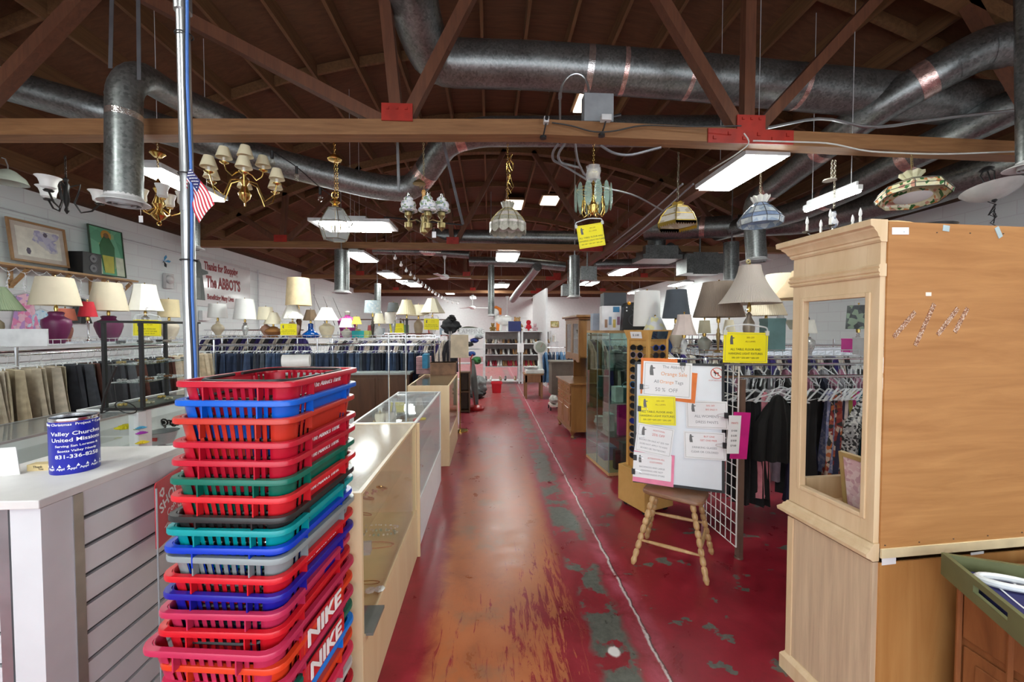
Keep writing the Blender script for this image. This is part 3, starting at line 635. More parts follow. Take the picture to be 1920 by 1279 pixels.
# ================================================================ slatwall checkout counter, left foreground
CT = 1.10; WH = plain((.66, .67, .69), .45, 0, .05, 5); ALU = plain((.45, .46, .48), .35, .8)
k0 = P(75, 936, 1.245); cx, cy = k0.x, k0.y
e = thing('checkout_counter', 'white slatwall checkout counter with scuffed top, left foreground', 'counter', (cx, cy, 0))
LY = 1.0; LX = 1.35
q = MB(); q.bb((-.45, -.01, CT - .028), (.006, .58, CT)); q.bb((-LX, -.01, CT - .028), (-.45, .3, CT)); part('counter_top', q, plain((.7, .68, .66), .5, 0, .08, 6), e, bevel=.003, smooth=False)
def slat(q, a, b, z0, z1, nrm, gap=.1016, g=.015, t=.018):
    """boards with dark slots"""
    z = z1
    while z > z0:
        zz = max(z0, z - gap + g); q.m = 0; q.bar((a[0], a[1], (z + zz) / 2), (b[0], b[1], (z + zz) / 2), t, z - zz); z -= gap
    q.m = 1; q.bar((a[0] - nrm[0] * .007, a[1] - nrm[1] * .007, (z0 + z1) / 2), (b[0] - nrm[0] * .007, b[1] - nrm[1] * .007, (z0 + z1) / 2), .004, z1 - z0)
q = MB(); slat(q, (-.01, .125, 0), (-.01, LY, 0), 0, CT - .028, (1, 0)); part('slat_panel', q, [WH, plain((.06, .06, .065))], e, 'white slatwall side panel', smooth=False)
q = MB(); slat(q, (-.13, .012, 0), (-LX, .012, 0), 0, CT - .028, (0, -1)); part('slat_panel', q, [WH, plain((.06, .06, .065))], e, 'white slatwall front panel', smooth=False)
q = MB(); q.bb((-.09, 0, 0), (0, .1, CT - .03)); part('corner_post', q, WH, e, smooth=False)
q = MB(); q.bb((-.012, .095, 0), (.003, .128, CT - .03)); q.bb((-.128, -.001, 0), (-.095, .012, CT - .03)); part('metal_trim', q, ALU, e, smooth=False)
q = MB(); q.bb((-.03, .58, CT - .028), (.004, LY, CT - .012)); q.bb((-.05, .58, CT - .05), (-.035, LY, CT - .02)); part('metal_edge', q, plain((.7, .68, .62), .35, .3), e, 'pale metal edge strip', smooth=False)
q = MB(); q.bb((-LX, .04, .72), (-.03, LY - .02, .745)); part('inner_shelf', q, WH, e, smooth=False)
q = MB(); q.bb((-.032, LY - .02, 0), (-LX, LY, .74)); part('back_panel', q, WH, e, smooth=False)
# donation can
c = PZ(142, 880, CT); e = thing('donation_can', 'blue coffee can with white charity lettering on the counter corner', 'can', c)
r, H = .067, .205
q = MB(); q.lathe([(r, H - .012), (r * 1.02, H - .006), (r, H), (r * .96, H), (r * .95, H - .012), (.0, H - .012)], 40); part('can_rim', q, CHROME, e)
q = MB(); q.lathe([(r * .98, 0), (r, .004), (r * .999, H - .012)], 40); part('can_label', q, plain((.01, .015, .33), .3, 0, .05), e, 'dark blue paper label')
q = MB(); base = math.atan2(-c.y, -c.x) + math.radians(6)
def wrap(s_, z, size, off=0., xs=1.15):
    tmp = MB(); text(tmp, s_, Matrix(), size, xs=xs, bold=.012)
    vs = []
    for v in tmp.v: a = base + (v.x + off) / r; vs.append(((r + v.z + .0006) * math.cos(a), (r + v.z + .0006) * math.sin(a), z + v.y))
    q.add(vs, tmp.f)
for s_, z, sz in (("Valley Christmas  Project * Caring for", .184, .0125), ("Valley Churches", .15, .0195), ("United Missions", .127, .0195), ("Serving San Lorenzo &", .105, .0115), ("Scotts Valley Needy", .087, .0115), ("831-336-8258", .066, .019), ("Appl  Appl  Appl  Appl  Appl  Appl", .022, .011)): wrap(s_, z, sz)
for k in range(9): a = base + (k - 4) * .36; q.add([((r + .001) * math.cos(a + d), (r + .001) * math.sin(a + d), z) for d, z in ((-.07, .028), (.07, .028), (0, .038))], [(0, 1, 2)])
part('lettering', q, plain((.88, .88, .9)), e, 'white lettering', smooth=False)
# pole and sign
c = P(361, 800, 1.73); e = thing('steel_pole', 'round galvanised pole with blue cable rising from beside the counter to the roof', 'pole', (c.x, c.y, 0)); pt = roofz(c.x) + .05
q = MB(); q.tube([(0, 0, 0), (0, 0, pt)], .0245, 20); part('pole_tube', q, STEEL, e)
for z, r in ((P(340, 25, 1.73).z, .032), (P(352, 880, 1.73).z, .03), (P(340, 385, 1.73).z, .0265)):
    q = MB(); q.tube([(0, 0, z - .035), (0, 0, z + .035)], r, 20); part('coupling', q, STEEL, e)
for z in (P(330, 82, 1.73).z, P(330, 333, 1.73).z, P(340, 490, 1.73).z, P(345, 790, 1.73).z):
    q = MB(); q.torus((0.004, -.002, z), .031, .0028, 20, 6); part('cable_tie', q, BLACK, e)
for dx, col, nm in ((.031, (.05, .16, .5), 'blue data cable'), (.02, (.02, .02, .025), 'black cable')):
    q = MB(); q.tube([(dx + .004 * math.sin(i * 1.1), -.022 - .0 * i, 1.18 + (pt - 1.2) * i / 30) for i in range(31)], .0055, 8); part('cable', q, plain(col), e, nm)
# red sign on a thin stand
a, b = P(289, 912, 1.60), P(350, 884, 1.86); x = (b - a).normalized(); e = thing('basket_sign', 'red shopping container sign on a thin metal rod, partly behind the baskets', 'sign', (a.x, a.y, 0)); o_ = V((a.x, a.y, 0))
zt, zb = a.z + .01, P(290, 1035, 1.60).z
T = frame((0, 0, 0), V((x.x, x.y, 0)), (0, 0, 1)); q = MB(); q.T = T; q.poly([(.008, zb), (.34, zb), (.35, zb + .01), (.35, zt), (.008, zt), (0, zt - .008), (0, zb + .008)], .003); part('sign_plate', q, plain((.6, .012, .03), .4), e, smooth=False)
q = MB(); q.tube([(0.006, .002, .02), (0.006, .002, zt - .02)], .0035, 8); q.lathe([(.09, 0), (.09, .006), (.01, .012)], 20); part('stand_rod', q, plain((.35, .38, .4), .4), e)
q = MB()
L_ = lambda x_, y_: T @ Matrix.Translation((x_, y_, .0035)) @ Matrix.Rotation(.42, 4, 'Z')
text(q, 'SHOPPING', L_(.03, zt - .125), .062, 'LEFT', bold=.02); text(q, 'Containers', L_(.085, zt - .165), .042, 'LEFT'); text(q, "The Abbot's Thrift", L_(.06, zt - .225), .04, 'LEFT', shear=.3)
part('lettering', q, PAPER, e, 'white lettering', smooth=False); q = MB()
for k in range(3):
    a_ = k * 2.094 + .5; q.T = T @ Matrix.Translation((.05, zt - .055, .003)) @ Matrix.Rotation(a_, 4, 'Z'); q.poly([(-.016, .008), (.008, .008), (.008, .004), (.016, .012), (.008, .02), (.008, .016), (-.016, .016)], .0008); q.T = Matrix()
part('recycling_arrows', q, PAPER, e, 'white recycling arrows', smooth=False)
# small things on and in the checkout counter
def put(name, q, mat, label, cat, loc, rz=0, **k): return single(name, q, mat, label, cat, loc, rz, **k)
q = MB(); q.box((0, 0, .012), (.07, .035, .024)); e = put('wooden_tag', q, plain((.62, .48, .24)), 'small tan block with pencil writing behind the blue can', 'block', PZ(80, 880, CT), .1, smooth=False)
q = MB(); text(q, 'Thank', Matrix.Translation((0, -.018, .015)) @ Matrix.Rotation(math.pi / 2, 4, 'X'), .012); text(q, 'You', Matrix.Translation((.01, -.018, .006)) @ Matrix.Rotation(math.pi / 2, 4, 'X'), .01); part('lettering', q, INK, e, smooth=False)
q = MB(); q.quad((-.05, 0, 0), (.05, 0, 0), (.035, .01, .1), (-.05, .01, .1), .004); put('price_card', q, plain((.75, .75, .72)), 'small pale card at the left edge of the counter top', 'card', PZ(2, 893, CT), .3)
q = MB()
for a, b in (((-.2, -.13), (.2, -.13)), ((.2, -.13), (.2, .13)), ((.2, .13), (-.2, .13)), ((-.2, .13), (-.2, -.13))): q.bar((a[0], a[1], .05), (b[0], b[1], .05), .006, .1)
q.box((0, 0, .005), (.4, .26, .008)); put('plastic_bin', q, plain((.38, .4, .44)), 'open grey plastic bin behind the counter ledge, far left', 'bin', PZ(5, 862, CT - .1) + V((0, 0, -.16)), .35, smooth=False)
q = MB(); q.bb((-.25, -.2, 0), (.25, .2, .1)); put('paper_box', q, plain((.6, .6, .6)), 'flat pale grey box inside the checkout counter', 'box', (cx - .6, cy + .72, .745), .1, smooth=False)
# ================================================================ glass showcases along the aisle
def rectring(q, x0, y0, x1, y1, z, w, h):
    q.bb((x0, y0, z), (x0 + w, y1, z + h)); q.bb((x1 - w, y0, z), (x1, y1, z + h)); q.bb((x0 + w, y0, z), (x1 - w, y0 + w, z + h)); q.bb((x0 + w, y1 - w, z), (x1 - w, y1, z + h))
def showcase(x1, y0, L, W, label, frame_m, base_m, top_m, deck_m, H=.965, base=.34, near=True, far=True, shelves=(.63,), pw=.035, trim=None):
    """x1: aisle side; y0: near end"""
    e = thing('display_case', label, 'display case', (x1 - W, y0, 0), 0)
    q = MB(); q.bb((0, 0, 0), (W, L, base - .02)); part('case_base', q, base_m, e, smooth=False, bevel=.002)
    q = MB(); q.bb((.01, .01, base - .02), (W - .01, L - .01, base)); part('deck', q, deck_m, e, smooth=False)
    if near: q = MB(); q.bb((0, 0, base - .02), (W, .02, H - .012)); part('end_panel', q, frame_m, e, smooth=False)
    if far: q = MB(); q.bb((0, L - .02, base - .02), (W, L, H - .012)); part('end_panel', q, frame_m, e, smooth=False)
    if not near:
        for x_ in (0, W - pw): q = MB(); q.bb((x_, 0, base), (x_ + pw, pw, H - .012)); part('corner_post', q, frame_m, e, smooth=False)
    q = MB(); q.bb((0, .02, base), (.015, L - .02, H - .012)); part('back_door', q, frame_m, e, smooth=False)
    q = MB(); rectring(q, 0, 0, W, L, H - .012, .018, .014); q.bb((W - .014, .02, base - .02), (W, L - .02, base + .012)); part('edge_trim', q, trim or frame_m, e, smooth=False)
    q = MB(); q.bb((W - .009, .022, base), (W - .004, L - .022, H - .012)); part('front_glass', q, GLASS, e, smooth=False)
    q = MB(); q.bb((.019, .019, H - .008), (W - .019, L - .019, H)); part('top_panel', q, top_m, e, smooth=False)
    for z in shelves: q = MB(); q.bb((.018, .024, z), (W - .09, L - .024, z + .006)); part('glass_shelf', q, GLASS, e, smooth=False)
    return e
WHT = plain((.8, .81, .82), .3, 0, .03); DECK = plain((.85, .72, .38), .5, 0, .05)
GLARE_TOP = clearplastic((.78, .8, .8), .3)  # whitish tint in the glass top stands in for ceiling-light glare
showcase(-.521, 1.63, 1.215, .47, 'nearest maple display case with pale glare tinted into its glass top, right beside the baskets', MAPLE, MAPLE, GLARE_TOP, DECK)
showcase(-.525, 2.86, 1.43, .45, 'white framed glass-top display case in the middle of the counter row', WHT, WHT, GLASS, WHT, shelves=(.55, .74), near=False, trim=WHT)
showcase(-.478, 4.74, 1.22, .49, 'farthest maple display case with a glass top, next to the floor lamp', MAPLE, MAPLE, GLASS, plain((.25, .2, .15)), shelves=(.6,))
# maple board standing between case one and two
q = MB(); q.bb((-.02, 0, 0), (0, .02, .963)); put('wooden_edge_board', q, MAPLE, 'narrow maple end board between the nearest and the middle display case', 'board', (-.5, 2.845, 0), smooth=False)
# jewellery
def necklace(loc, w_, l_, r, col, label, beads=0, rz=0):
    q = MB(); n = beads or 26
    pts = [(w_ * math.cos(2 * math.pi * i / n) * (1 + .15 * math.sin(3 * i)), l_ * math.sin(2 * math.pi * i / n), r) for i in range(n)]
    if beads:
        for p in pts: q.ball(p, r, 8)
    else: q.tube(pts, r, 5, True)
    return single('necklace', q, col, label, 'necklace', loc, rz)
PEARL = plain((.8, .78, .72), .25)
x0 = -.521; dk = .34
necklace(PZ(705, 990, dk + .003), .14, .03, .005, PEARL, 'white pearl necklace at the back of the nearest display case', 46)
necklace(PZ(708, 1001, dk + .003), .12, .03, .008, multi([(.3, .45, .33), (.7, .65, .5)], 40), 'green and cream bead necklace below the pearl one', 26)
necklace(PZ(700, 1023, dk + .003), .12, .035, .003, plain((.6, .3, .16)), 'thin coral coloured necklace beside the grey box')
necklace(PZ(693, 1093, dk + .003), .05, .014, .002, BRASS, 'thin gold chain with pendant near the flower brooch')
q = MB(); q.box((0, 0, .03), (.08, .02, .06)); q.box((0, -.01, .008), (.08, .06, .016)); put('jewellery_box', q, plain((.6, .62, .66)), 'open grey jewellery box beside the bead necklaces', 'jewellery box', PZ(683, 1035, dk), .1, smooth=False)
q = MB()
for i in range(2):
    for k in range(7): a = k * .9; q.ball((i * .045 + .014 * math.cos(a), .014 * math.sin(a), .016), .012, 8, (1, 1, .5))
put('flower_brooch', q, plain((.85, .84, .8)), 'white double flower hair clip in the nearest display case', 'hair clip', PZ(694, 1113, dk + .002), .2)
q = MB(); q.box((0, 0, .006), (.12, .17, .012)); put('display_tray', q, plain((.16, .16, .15)), 'flat dark grey tray low in the nearest display case', 'tray', PZ(685, 1165, dk + .003), -.02, smooth=False)
sh = .636
for i, (px, py, kind, lab) in enumerate([(700, 925, 'b', 'bunch of small pink and gold brooches on the glass shelf'), (716, 918, 't', 'rolled brass bracelet at the back of the glass shelf'), (690, 938, 't', 'copper bangle at the front of the glass shelf'), (686, 968, 't', 'thin dark bangle hanging over the glass shelf')]):
    q = MB()
    if kind == 'b':
        for k in range(9): q.ball((RN.uniform(-.05, .05), RN.uniform(-.03, .03), .009), .009, 6)
    else: q.torus((0, 0, .012), .03, .007 if i != 3 else .003, 16, 6, (.2, .3, 1))
    single('brooch' if kind == 'b' else 'bracelet', q, plain((.55, .3, .25), .3, .4) if kind == 'b' else (BRASS if i == 1 else plain((.4, .2, .1), .3, .8)), lab, 'jewellery', PZ(px, py, sh + .0008))
# things in the middle case
s3 = .747
for px, py, w_, h_, c_, lab, nm, z_ in ((700, 790, .13, .05, (.5, .58, .62), 'patterned round jewellery bowl at the near end of the middle case', 'bowl', s3), (737, 780, .035, .13, (.45, .42, .38), 'grey glass candle holder standing in the middle case', 'candle_holder', s3), (722, 780, .025, .11, (.7, .75, .75), 'clear glass tube vase in the middle case', 'vase', s3)):
    q = MB(); q.shell([(w_ * .5, 0.001), (w_ * .52, h_ * .3), (w_ * .46, h_)] if nm != 'bowl' else [(w_ * .3, 0.001), (w_ * .5, h_ * .6), (w_ * .52, h_)], 20, .004); q.lathe([(w_ * .45 if nm != 'bowl' else w_ * .3, 0), (w_ * .3, .006)], 16)
    put(nm, q, multi([c_, tuple(x * .6 for x in c_)], 60) if nm == 'bowl' else plain(c_, .2), lab, nm.replace('_', ' '), V((-.8 if w_ > .1 else (-.76 if w_ > .03 else -.86), 3.12 if w_ > .1 else (3.5 if w_ > .03 else 3.36), z_)))
q = MB(); q.shell([(.03, 0), (.075, .02), (.08, .024)], 24, .003); q.lathe([(.03, 0), (.03, .003)], 16); put('small_dish', q, WHT, 'white saucer in the middle display case', 'dish', (-.74, 3.62, s3))
q = MB(); q.box((0, 0, .003), (.08, .1, .004)); put('price_note', q, YEL, 'yellow note card near the far end of the middle case', 'note', (-.67, 3.95, s3), .1, smooth=False)
q = MB()
for k in range(8): a = k * .785; q.ball((.02 * math.cos(a), .02 * math.sin(a), .02), .014, 6)
put('silk_flower', q, plain((.75, .03, .15)), 'small hot pink silk flower in the middle case', 'silk flower', (-.7, 3.83, s3))
for i, (y_, z_, c_) in enumerate(((3.1, .556, (.5, .1, .08)), (3.35, .556, (.55, .5, .45)), (3.2, .343, (.35, .25, .2)), (3.5, .343, (.2, .2, .2)), (3.0, .343, (.25, .3, .25)), (3.75, .343, (.4, .2, .15)))):
    necklace((-.72, y_, z_), .09, .05, .005, plain(c_), ('red bead bracelet on the middle shelf', 'silver bead necklace on the middle shelf', 'brown necklace on the floor of the middle case', 'dark necklace on the floor of the middle case', 'green grey bangle at the near end of the middle case', 'rust coloured necklace far back in the middle case')[i], 20)
for i, (px, py, c_) in enumerate(((790, 716, (.1, .35, .4)), (810, 714, (.5, .2, .1)), (825, 708, (.6, .6, .3)))):
    q = MB(); q.box((0, 0, .03), (.08, .05, .06)); put('trinket_box', q, plain(c_), ('teal', 'brown', 'olive')[i] + ' trinket box under the glass top of the farthest display case', 'trinket box', (-.86 + .12 * i, 4.95 + .25 * i, .607), smooth=False)
# ================================================================ pale hutch with plywood back, right foreground
PALE = wood((.66, .47, .27), (.76, .58, .37), (6, 6, .8), .5, 2.5); PLY = wood((.36, .155, .045), (.48, .23, .075), (1.2, 1.2, 14), .55, 1.6)
PLY2 = wood((.42, .18, .045), (.55, .28, .09), (9, 9, 1.0), .55, 1.2); WASH = wood((.5, .36, .24), (.66, .5, .33), (14, 14, .8), .55, 2.5)
A0 = P(1645, 1045, 1.515); B0 = P(1486, 960, 1.9); ux = V((B0.x - A0.x, B0.y - A0.y, 0)); D = ux.length; ux.normalize(); rz = math.atan2(ux.y, ux.x) - math.pi / 2
# local frame: x to the right along the plywood back, y away from the camera along the side
e = thing('hutch', 'tall pale wood hutch seen from behind, plywood back and a square side opening', 'hutch', (A0.x, A0.y, 0), rz)
HW = 1.35; ZB, ZC = .79, 1.95
q = MB(); q.bb((0.004, -.006, ZB + .01), (HW, 0, 2.03)); part('back_panel', q, PLY, e, 'orange brown plywood back', smooth=False)
q = MB(); q.bb((0.004, -.006, 0), (HW, 0, .745)); part('back_panel', q, PLY2, e, 'lower plywood back', smooth=False)
oy0, oy1, oz0, oz1 = .05, D - .062, .915, 1.755
def framed(q, x0, x1, y0, y1, z0, z1, a, b, c, d):
    q.bb((x0, y0, z0), (x1, a, z1)); q.bb((x0, b, z0), (x1, y1, z1)); q.bb((x0, a, z0), (x1, b, c)); q.bb((x0, a, d), (x1, b, z1))
q = MB(); framed(q, -.02, 0.004, 0, D, .82, ZC + .06, oy0, oy1, oz0, oz1); part('side_frame', q, PALE, e, smooth=False, bevel=.001)
q = MB(); framed(q, -.026, -.016, oy0 - .018, oy1 + .018, oz0 - .018, oz1 + .018, oy0, oy1, oz0, oz1); part('opening_moulding', q, PALE, e, smooth=False, bevel=.003)
q = MB(); q.bb((-.02, 0, 0), (0.004, D, .745)); part('side_panel', q, WASH, e, 'whitewashed lower side', smooth=False)
q = MB(); q.bb((-.026, D - .03, .08), (-.018, D, .745)); part('corner_stile', q, PALE, e, smooth=False, bevel=.002)
def mould(prof, z0, far=.0):
    q = MB(); n = len(prof); vs = [(-.02 - o_, -.006, z0 + z) for o_, z in prof] + [(-.02 - o_, D + o_ * .9, z0 + z) for o_, z in prof] + [(HW, D + o_ * .9, z0 + z) for o_, z in prof]
    q.add(vs, [tuple(range(n))] + [(k * n + i, k * n + (i + 1) % n, (k + 1) * n + (i + 1) % n, (k + 1) * n + i) for k in (0, 1) for i in range(n)] + [tuple(range(2 * n, 3 * n))[::-1]]); return q
part('cornice', mould([(-.02, 0), (.006, 0), (.012, .008), (.012, .016), (.018, .02), (.024, .034), (.036, .046), (.038, .052), (.052, .058), (.054, .078), (.05, .082), (-.02, .082)], 1.955), PALE, e, 'stepped crown moulding', angle=25)
part('frieze_moulding', mould([(-.02, 0), (.008, 0), (.012, .006), (.008, .013), (.014, .018), (.016, .026), (.01, .031), (.014, .038), (.01, .045), (-.02, .047)], 1.828), PALE, e, angle=25)
part('waist_moulding', mould([(-.02, 0), (.008, 0), (.016, .008), (.034, .016), (.036, .03), (.03, .036), (.02, .044), (.018, .052), (.01, .058), (.006, .066), (-.02, .068)], .752), PALE, e, angle=25)
part('plinth', mould([(-.02, 0), (.02, 0), (.02, .065), (.014, .075), (.008, .08), (.004, .088), (-.02, .09)], 0), PALE, e, angle=25)
q = MB(); q.bb((0.004, -.012, .765), (HW, -.005, .8)); part('back_rail', q, plain((.75, .62, .38), .6), e, 'pale strip across the back', smooth=False)
q = MB(); q.bb((0, 0, .80), (HW, D, .825)); q.bb((0, 0, 1.98), (HW, D, 2.0)); part('carcase_shelf', q, PALE, e, smooth=False)
q = MB(); q.bb((HW - .02, 0, 0), (HW, D, 2.0)); part('far_side', q, PALE, e, smooth=False)
q = MB(); framed(q, 0, 1, 0, 1, 0, 1, .1, .9, .1, .9) if 0 else None
q.bb((.004, D - .022, .825), (.03, D, 1.98)); q.bb((HW - .07, D - .022, .825), (HW, D, 1.98)); q.bb((.05, D - .022, .825), (HW - .07, D, .93)); q.bb((.05, D - .022, 1.8), (HW - .07, D, 1.98)); part('front_frame', q, PALE, e, smooth=False)
q = MB(); q.bb((0.004, D - .02, .05), (HW, D, .75)); part('cupboard_front', q, PALE, e, smooth=False)
q = MB(); q.T = Matrix.Rotation(0, 4, 'Z')
def mark(px, py, px2, py2, w_, name, mat, lab):
    """a strip on the plywood between two pixels, as local coordinates on the back plane"""
    def loc(x_, y_):
        r = ray(x_, y_); n = V((math.sin(rz), -math.cos(rz), 0)); t = (V((A0.x, A0.y, 0)) - EYE).dot(n) / r.dot(n); p = EYE + r * t - V((A0.x, A0.y, 0)); return V((p.dot(V((math.cos(rz), math.sin(rz), 0))), 0, p.z))
    a, b = loc(px, py), loc(px2, py2); q = MB(); q.bar((a.x, -.0068, a.z), (b.x, -.0068, b.z), w_, .0016, up=(0, 1, 0)); part(name, q, mat, e, lab, smooth=False)
GL = multi([(.2, .085, .045), (.42, .26, .16), (.6, .45, .35), (.3, .12, .05)], 260)
for a in ((1672, 632, 1712, 585), (1712, 648, 1748, 570), (1754, 628, 1792, 578), (1786, 623, 1810, 578)): mark(*a, .018, 'glue_streak', GL, 'rough glue streak')
mark(1669, 434, 1700, 434, .026, 'sticker', PAPER, 'small white sticker'); mark(1764, 428, 1776, 430, .022, 'putty_spot', plain((.4, .5, .52)), 'grey blue putty'); mark(1864, 427, 1872, 446, .02, 'putty_spot', plain((.4, .5, .52)), 'grey blue putty'); mark(1732, 552, 1742, 552, .014, 'chip', plain((.8, .75, .65)), 'pale chip'); mark(1650, 1052, 1676, 1049, .026, 'sticker', PAPER, 'white sticker under the strip')
mark(1816, 1037, 1840, 1034, .01, 'sticker', PAPER, 'small label near the tray')
for i in range(5): mark(1690 + i * 62, 436 + i, 1692 + i * 62, 436 + i, .004, 'nail', plain((.08, .05, .04)), None); mark(1655 + i * 64, 1021 - i * 6, 1657 + i * 64, 1021 - i * 6, .004, 'nail', plain((.08, .05, .04)), None)
HUT = e; HM = Matrix.Translation((A0.x, A0.y, 0)) @ Matrix.Rotation(rz, 4, 'Z')
# arched board lying on top
q = MB(); q.T = Matrix.Rotation(math.pi / 2, 4, 'X'); q.poly([(x_ / 10 * .62, .008 + .062 * math.sin(math.pi * x_ / 10)) for x_ in range(11)] + [(.62, 0), (0, 0)], .018); put('arched_board', q, plain((.72, .5, .24)), 'low arched wooden board lying on top of the hutch', 'board', HM @ V((.03, .25, 2.04)), rz, smooth=False)
q = MB(); q.T = Matrix.Rotation(math.pi / 2, 4, 'X'); q.poly([(x_ / 10 * .62, .008 + .062 * math.sin(math.pi * x_ / 10)) for x_ in range(11)] + [(.62, 0), (0, 0)], .018); put('arched_board', q, plain((.72, .5, .24)), 'second arched board on the hutch, at the right edge of the view', 'board', HM @ V((.66, .3, 2.04)), rz, smooth=False)
q = MB(); q.lathe([(.09, 0), (.095, .012), (.05, .018)], 20); q.tube([(-.05, 0, .012), (-.12, .03, .02), (-.14, .0, .006)], .004, 6); put('uplight_lamp', q, BLACK, 'flat black round lamp foot with cord on top of the hutch', 'lamp foot', HM @ V((.33, .12, 2.04)), rz)
# picture frame leaning inside the hutch
c = HM @ V((.1, .1, .826)); e = thing('leaning_picture', 'gilt framed pink picture leaning inside the hutch opening', 'picture', c, rz + .0)
q = MB(); q.T = Matrix.Rotation(-.13, 4, 'Y'); framed(q, -.006, .012, -.05, .12, 0, .28, -.035, .105, .018, .262); part('picture_frame', q, plain((.42, .3, .12), .4, .3), e, smooth=False)
q = MB(); q.T = Matrix.Rotation(-.13, 4, 'Y'); q.bb((0, -.035, .018), (.004, .105, .262)); part('canvas', q, multi([(.6, .4, .42), (.5, .3, .33), (.65, .5, .5)], 60), e, smooth=False)
# ---- dresser and tray, bottom right
DRW = wood((.2, .07, .025), (.36, .14, .05), (7, 7, 1), .35, 2)
c = P(1878, 1150, 1.36); e = thing('dresser', 'dark reddish wooden dresser at the lower right corner', 'dresser', (c.x, c.y - .5, 0)); h = .745
q = MB(); q.bb((0, 0, .06), (.9, .62, h - .02)); part('carcase', q, DRW, e, smooth=False)
q = MB(); q.bb((-.02, -.02, h - .02), (.92, .64, h)); part('dresser_top', q, DRW, e, smooth=False, bevel=.006)
for i in range(2):
    y_ = .04 + i * .3; q = MB(); q.bb((-.012, y_, .5), (0, y_ + .26, .7)); part('side_moulding', q, DRW, e, smooth=False, bevel=.004)
    q = MB(); q.bb((-.008, y_, .12), (0, y_ + .26, .47)); q.bb((-.014, y_ + .04, .16), (-.004, y_ + .22, .43)); part('side_moulding', q, DRW, e, smooth=False, bevel=.004)
for i in range(5): q = MB(); q.tube([(-.012, .03 + .145 * i, .1), (-.012, .03 + .145 * i, .7)], .009, 8); part('fluted_strip', q, DRW, e)
k = P(1765, 1036, 1.44); k2 = P(1925, 1165, 1.1); kb = V((k.x, k.y, 0)); x = V((k2.x - k.x, k2.y - k.y, 0)).normalized(); ang = math.atan2(x.y, x.x) + math.pi / 2
e = thing('serving_tray', 'olive green wooden tray with cut-out handle, on the dark dresser', 'tray', (k.x, k.y, h + .001), ang)
TG = plain((.13, .14, .06), .5, 0, .15); tw, tl, th = .52, .62, k.z - h
q = MB(); q.bb((0, -tl, 0), (tw, 0, .01)); part('tray_floor', q, TG, e, smooth=False)
q = MB(); q.bb((0, -tl, .01), (.014, -.3, th)); q.bb((0, -.16, .01), (.014, 0, th)); q.bb((0, -.3, .01), (.014, -.16, th * .42)); q.bb((0, -.3, th * .74), (.014, -.16, th)); part('tray_side', q, TG, e, 'side with a cut-out handle', smooth=False)
for a, b in (((.014, -.014), (tw, 0)), ((.014, -tl), (tw, -tl + .014)), ((tw - .014, -tl + .014), (tw, -.014))): q = MB(); q.bb((a[0], a[1], .01), (b[0], b[1], th)); part('tray_side', q, TG, e, smooth=False)
e2 = thing('folded_jersey', 'folded navy shirt with white pinstripes and a white collar, lying in the green tray', 'shirt', e.matrix_basis @ V((.03, -.56, .012)), ang)
q = MB(); q.grid(lambda u, v: (u * .46, v * .52, .03 + .006 * math.sin(u * 9) * math.sin(v * 7)), 16, 16); q.bb((0.004, .004, .0), (.456, .516, .028)); part('folded_cloth', q, plain((.02, .02, .12), .8), e2)
for i in range(7): q = MB(); q.grid(lambda u, v: (.05 + .06 * i + u * .006, v * .5, .0335 + .006 * math.sin((.05 + .06 * i) / .46 * 9) * math.sin(v * 7)), 1, 14); part('pinstripe', q, plain((.75, .75, .8), .8), e2)
q = MB(); q.tube([(.09 + .075 * math.cos(a * .35), .46 + .03 * math.sin(a * .35), .043) for a in range(18)], .011, 8, True); part('collar', q, plain((.75, .78, .8), .7), e2)
q = MB(); text(q, 'N', Matrix.Translation((.2, .33, .041)) @ Matrix.Rotation(.3, 4, 'Z'), .13); part('lettering', q, plain((.8, .8, .85)), e2, smooth=False)
# ================================================================ lamps hanging from the first beam
HZ = 3.66; U = HZ / FOC
def hang(px, py_top, label, name='pendant_lamp', cat='hanging lamp'):
    return thing(name, label, cat, P(px, py_top, HZ))
def chain(q, z0, z1, x=0, y=0, r=.008, l=.022):
    n = max(1, int((z0 - z1) / l))
    for i in range(n):
        z = z0 - (i + .5) * l; nr = (1, 0, 0) if i % 2 else (0, 1, 0)
        pts = [(r * math.cos(a), (l * .62) * math.sin(a)) for a in [k * math.pi / 4 for k in range(8)]]
        q.tube([((x, y + p[0], z + p[1]) if i % 2 else (x + p[0], y, z + p[1])) for p in pts], .0022, 4, True)
def arc(p0, p1, drop, n=9, bulge=0):
    """swan-neck arm: from the centre out and down, then up to the cup"""
    return [V((p0[0] + (p1[0] - p0[0]) * t, 0, p0[1] + (p1[1] - p0[1]) * t ** 2 - drop * math.sin(math.pi * min(1, t * 1.0)) * (1 + bulge * t))) for t in [i / n for i in range(n + 1)]]
def rotz(pts, a): R = Matrix.Rotation(a, 3, 'Z'); return [R @ V(p) for p in pts]
FABCR = plain((.78, .7, .48), .8, 0, .04); FROSTW = plain((.78, .78, .76), .35, 0, .03); ANT = plain((.33, .26, .12), .35, .9)
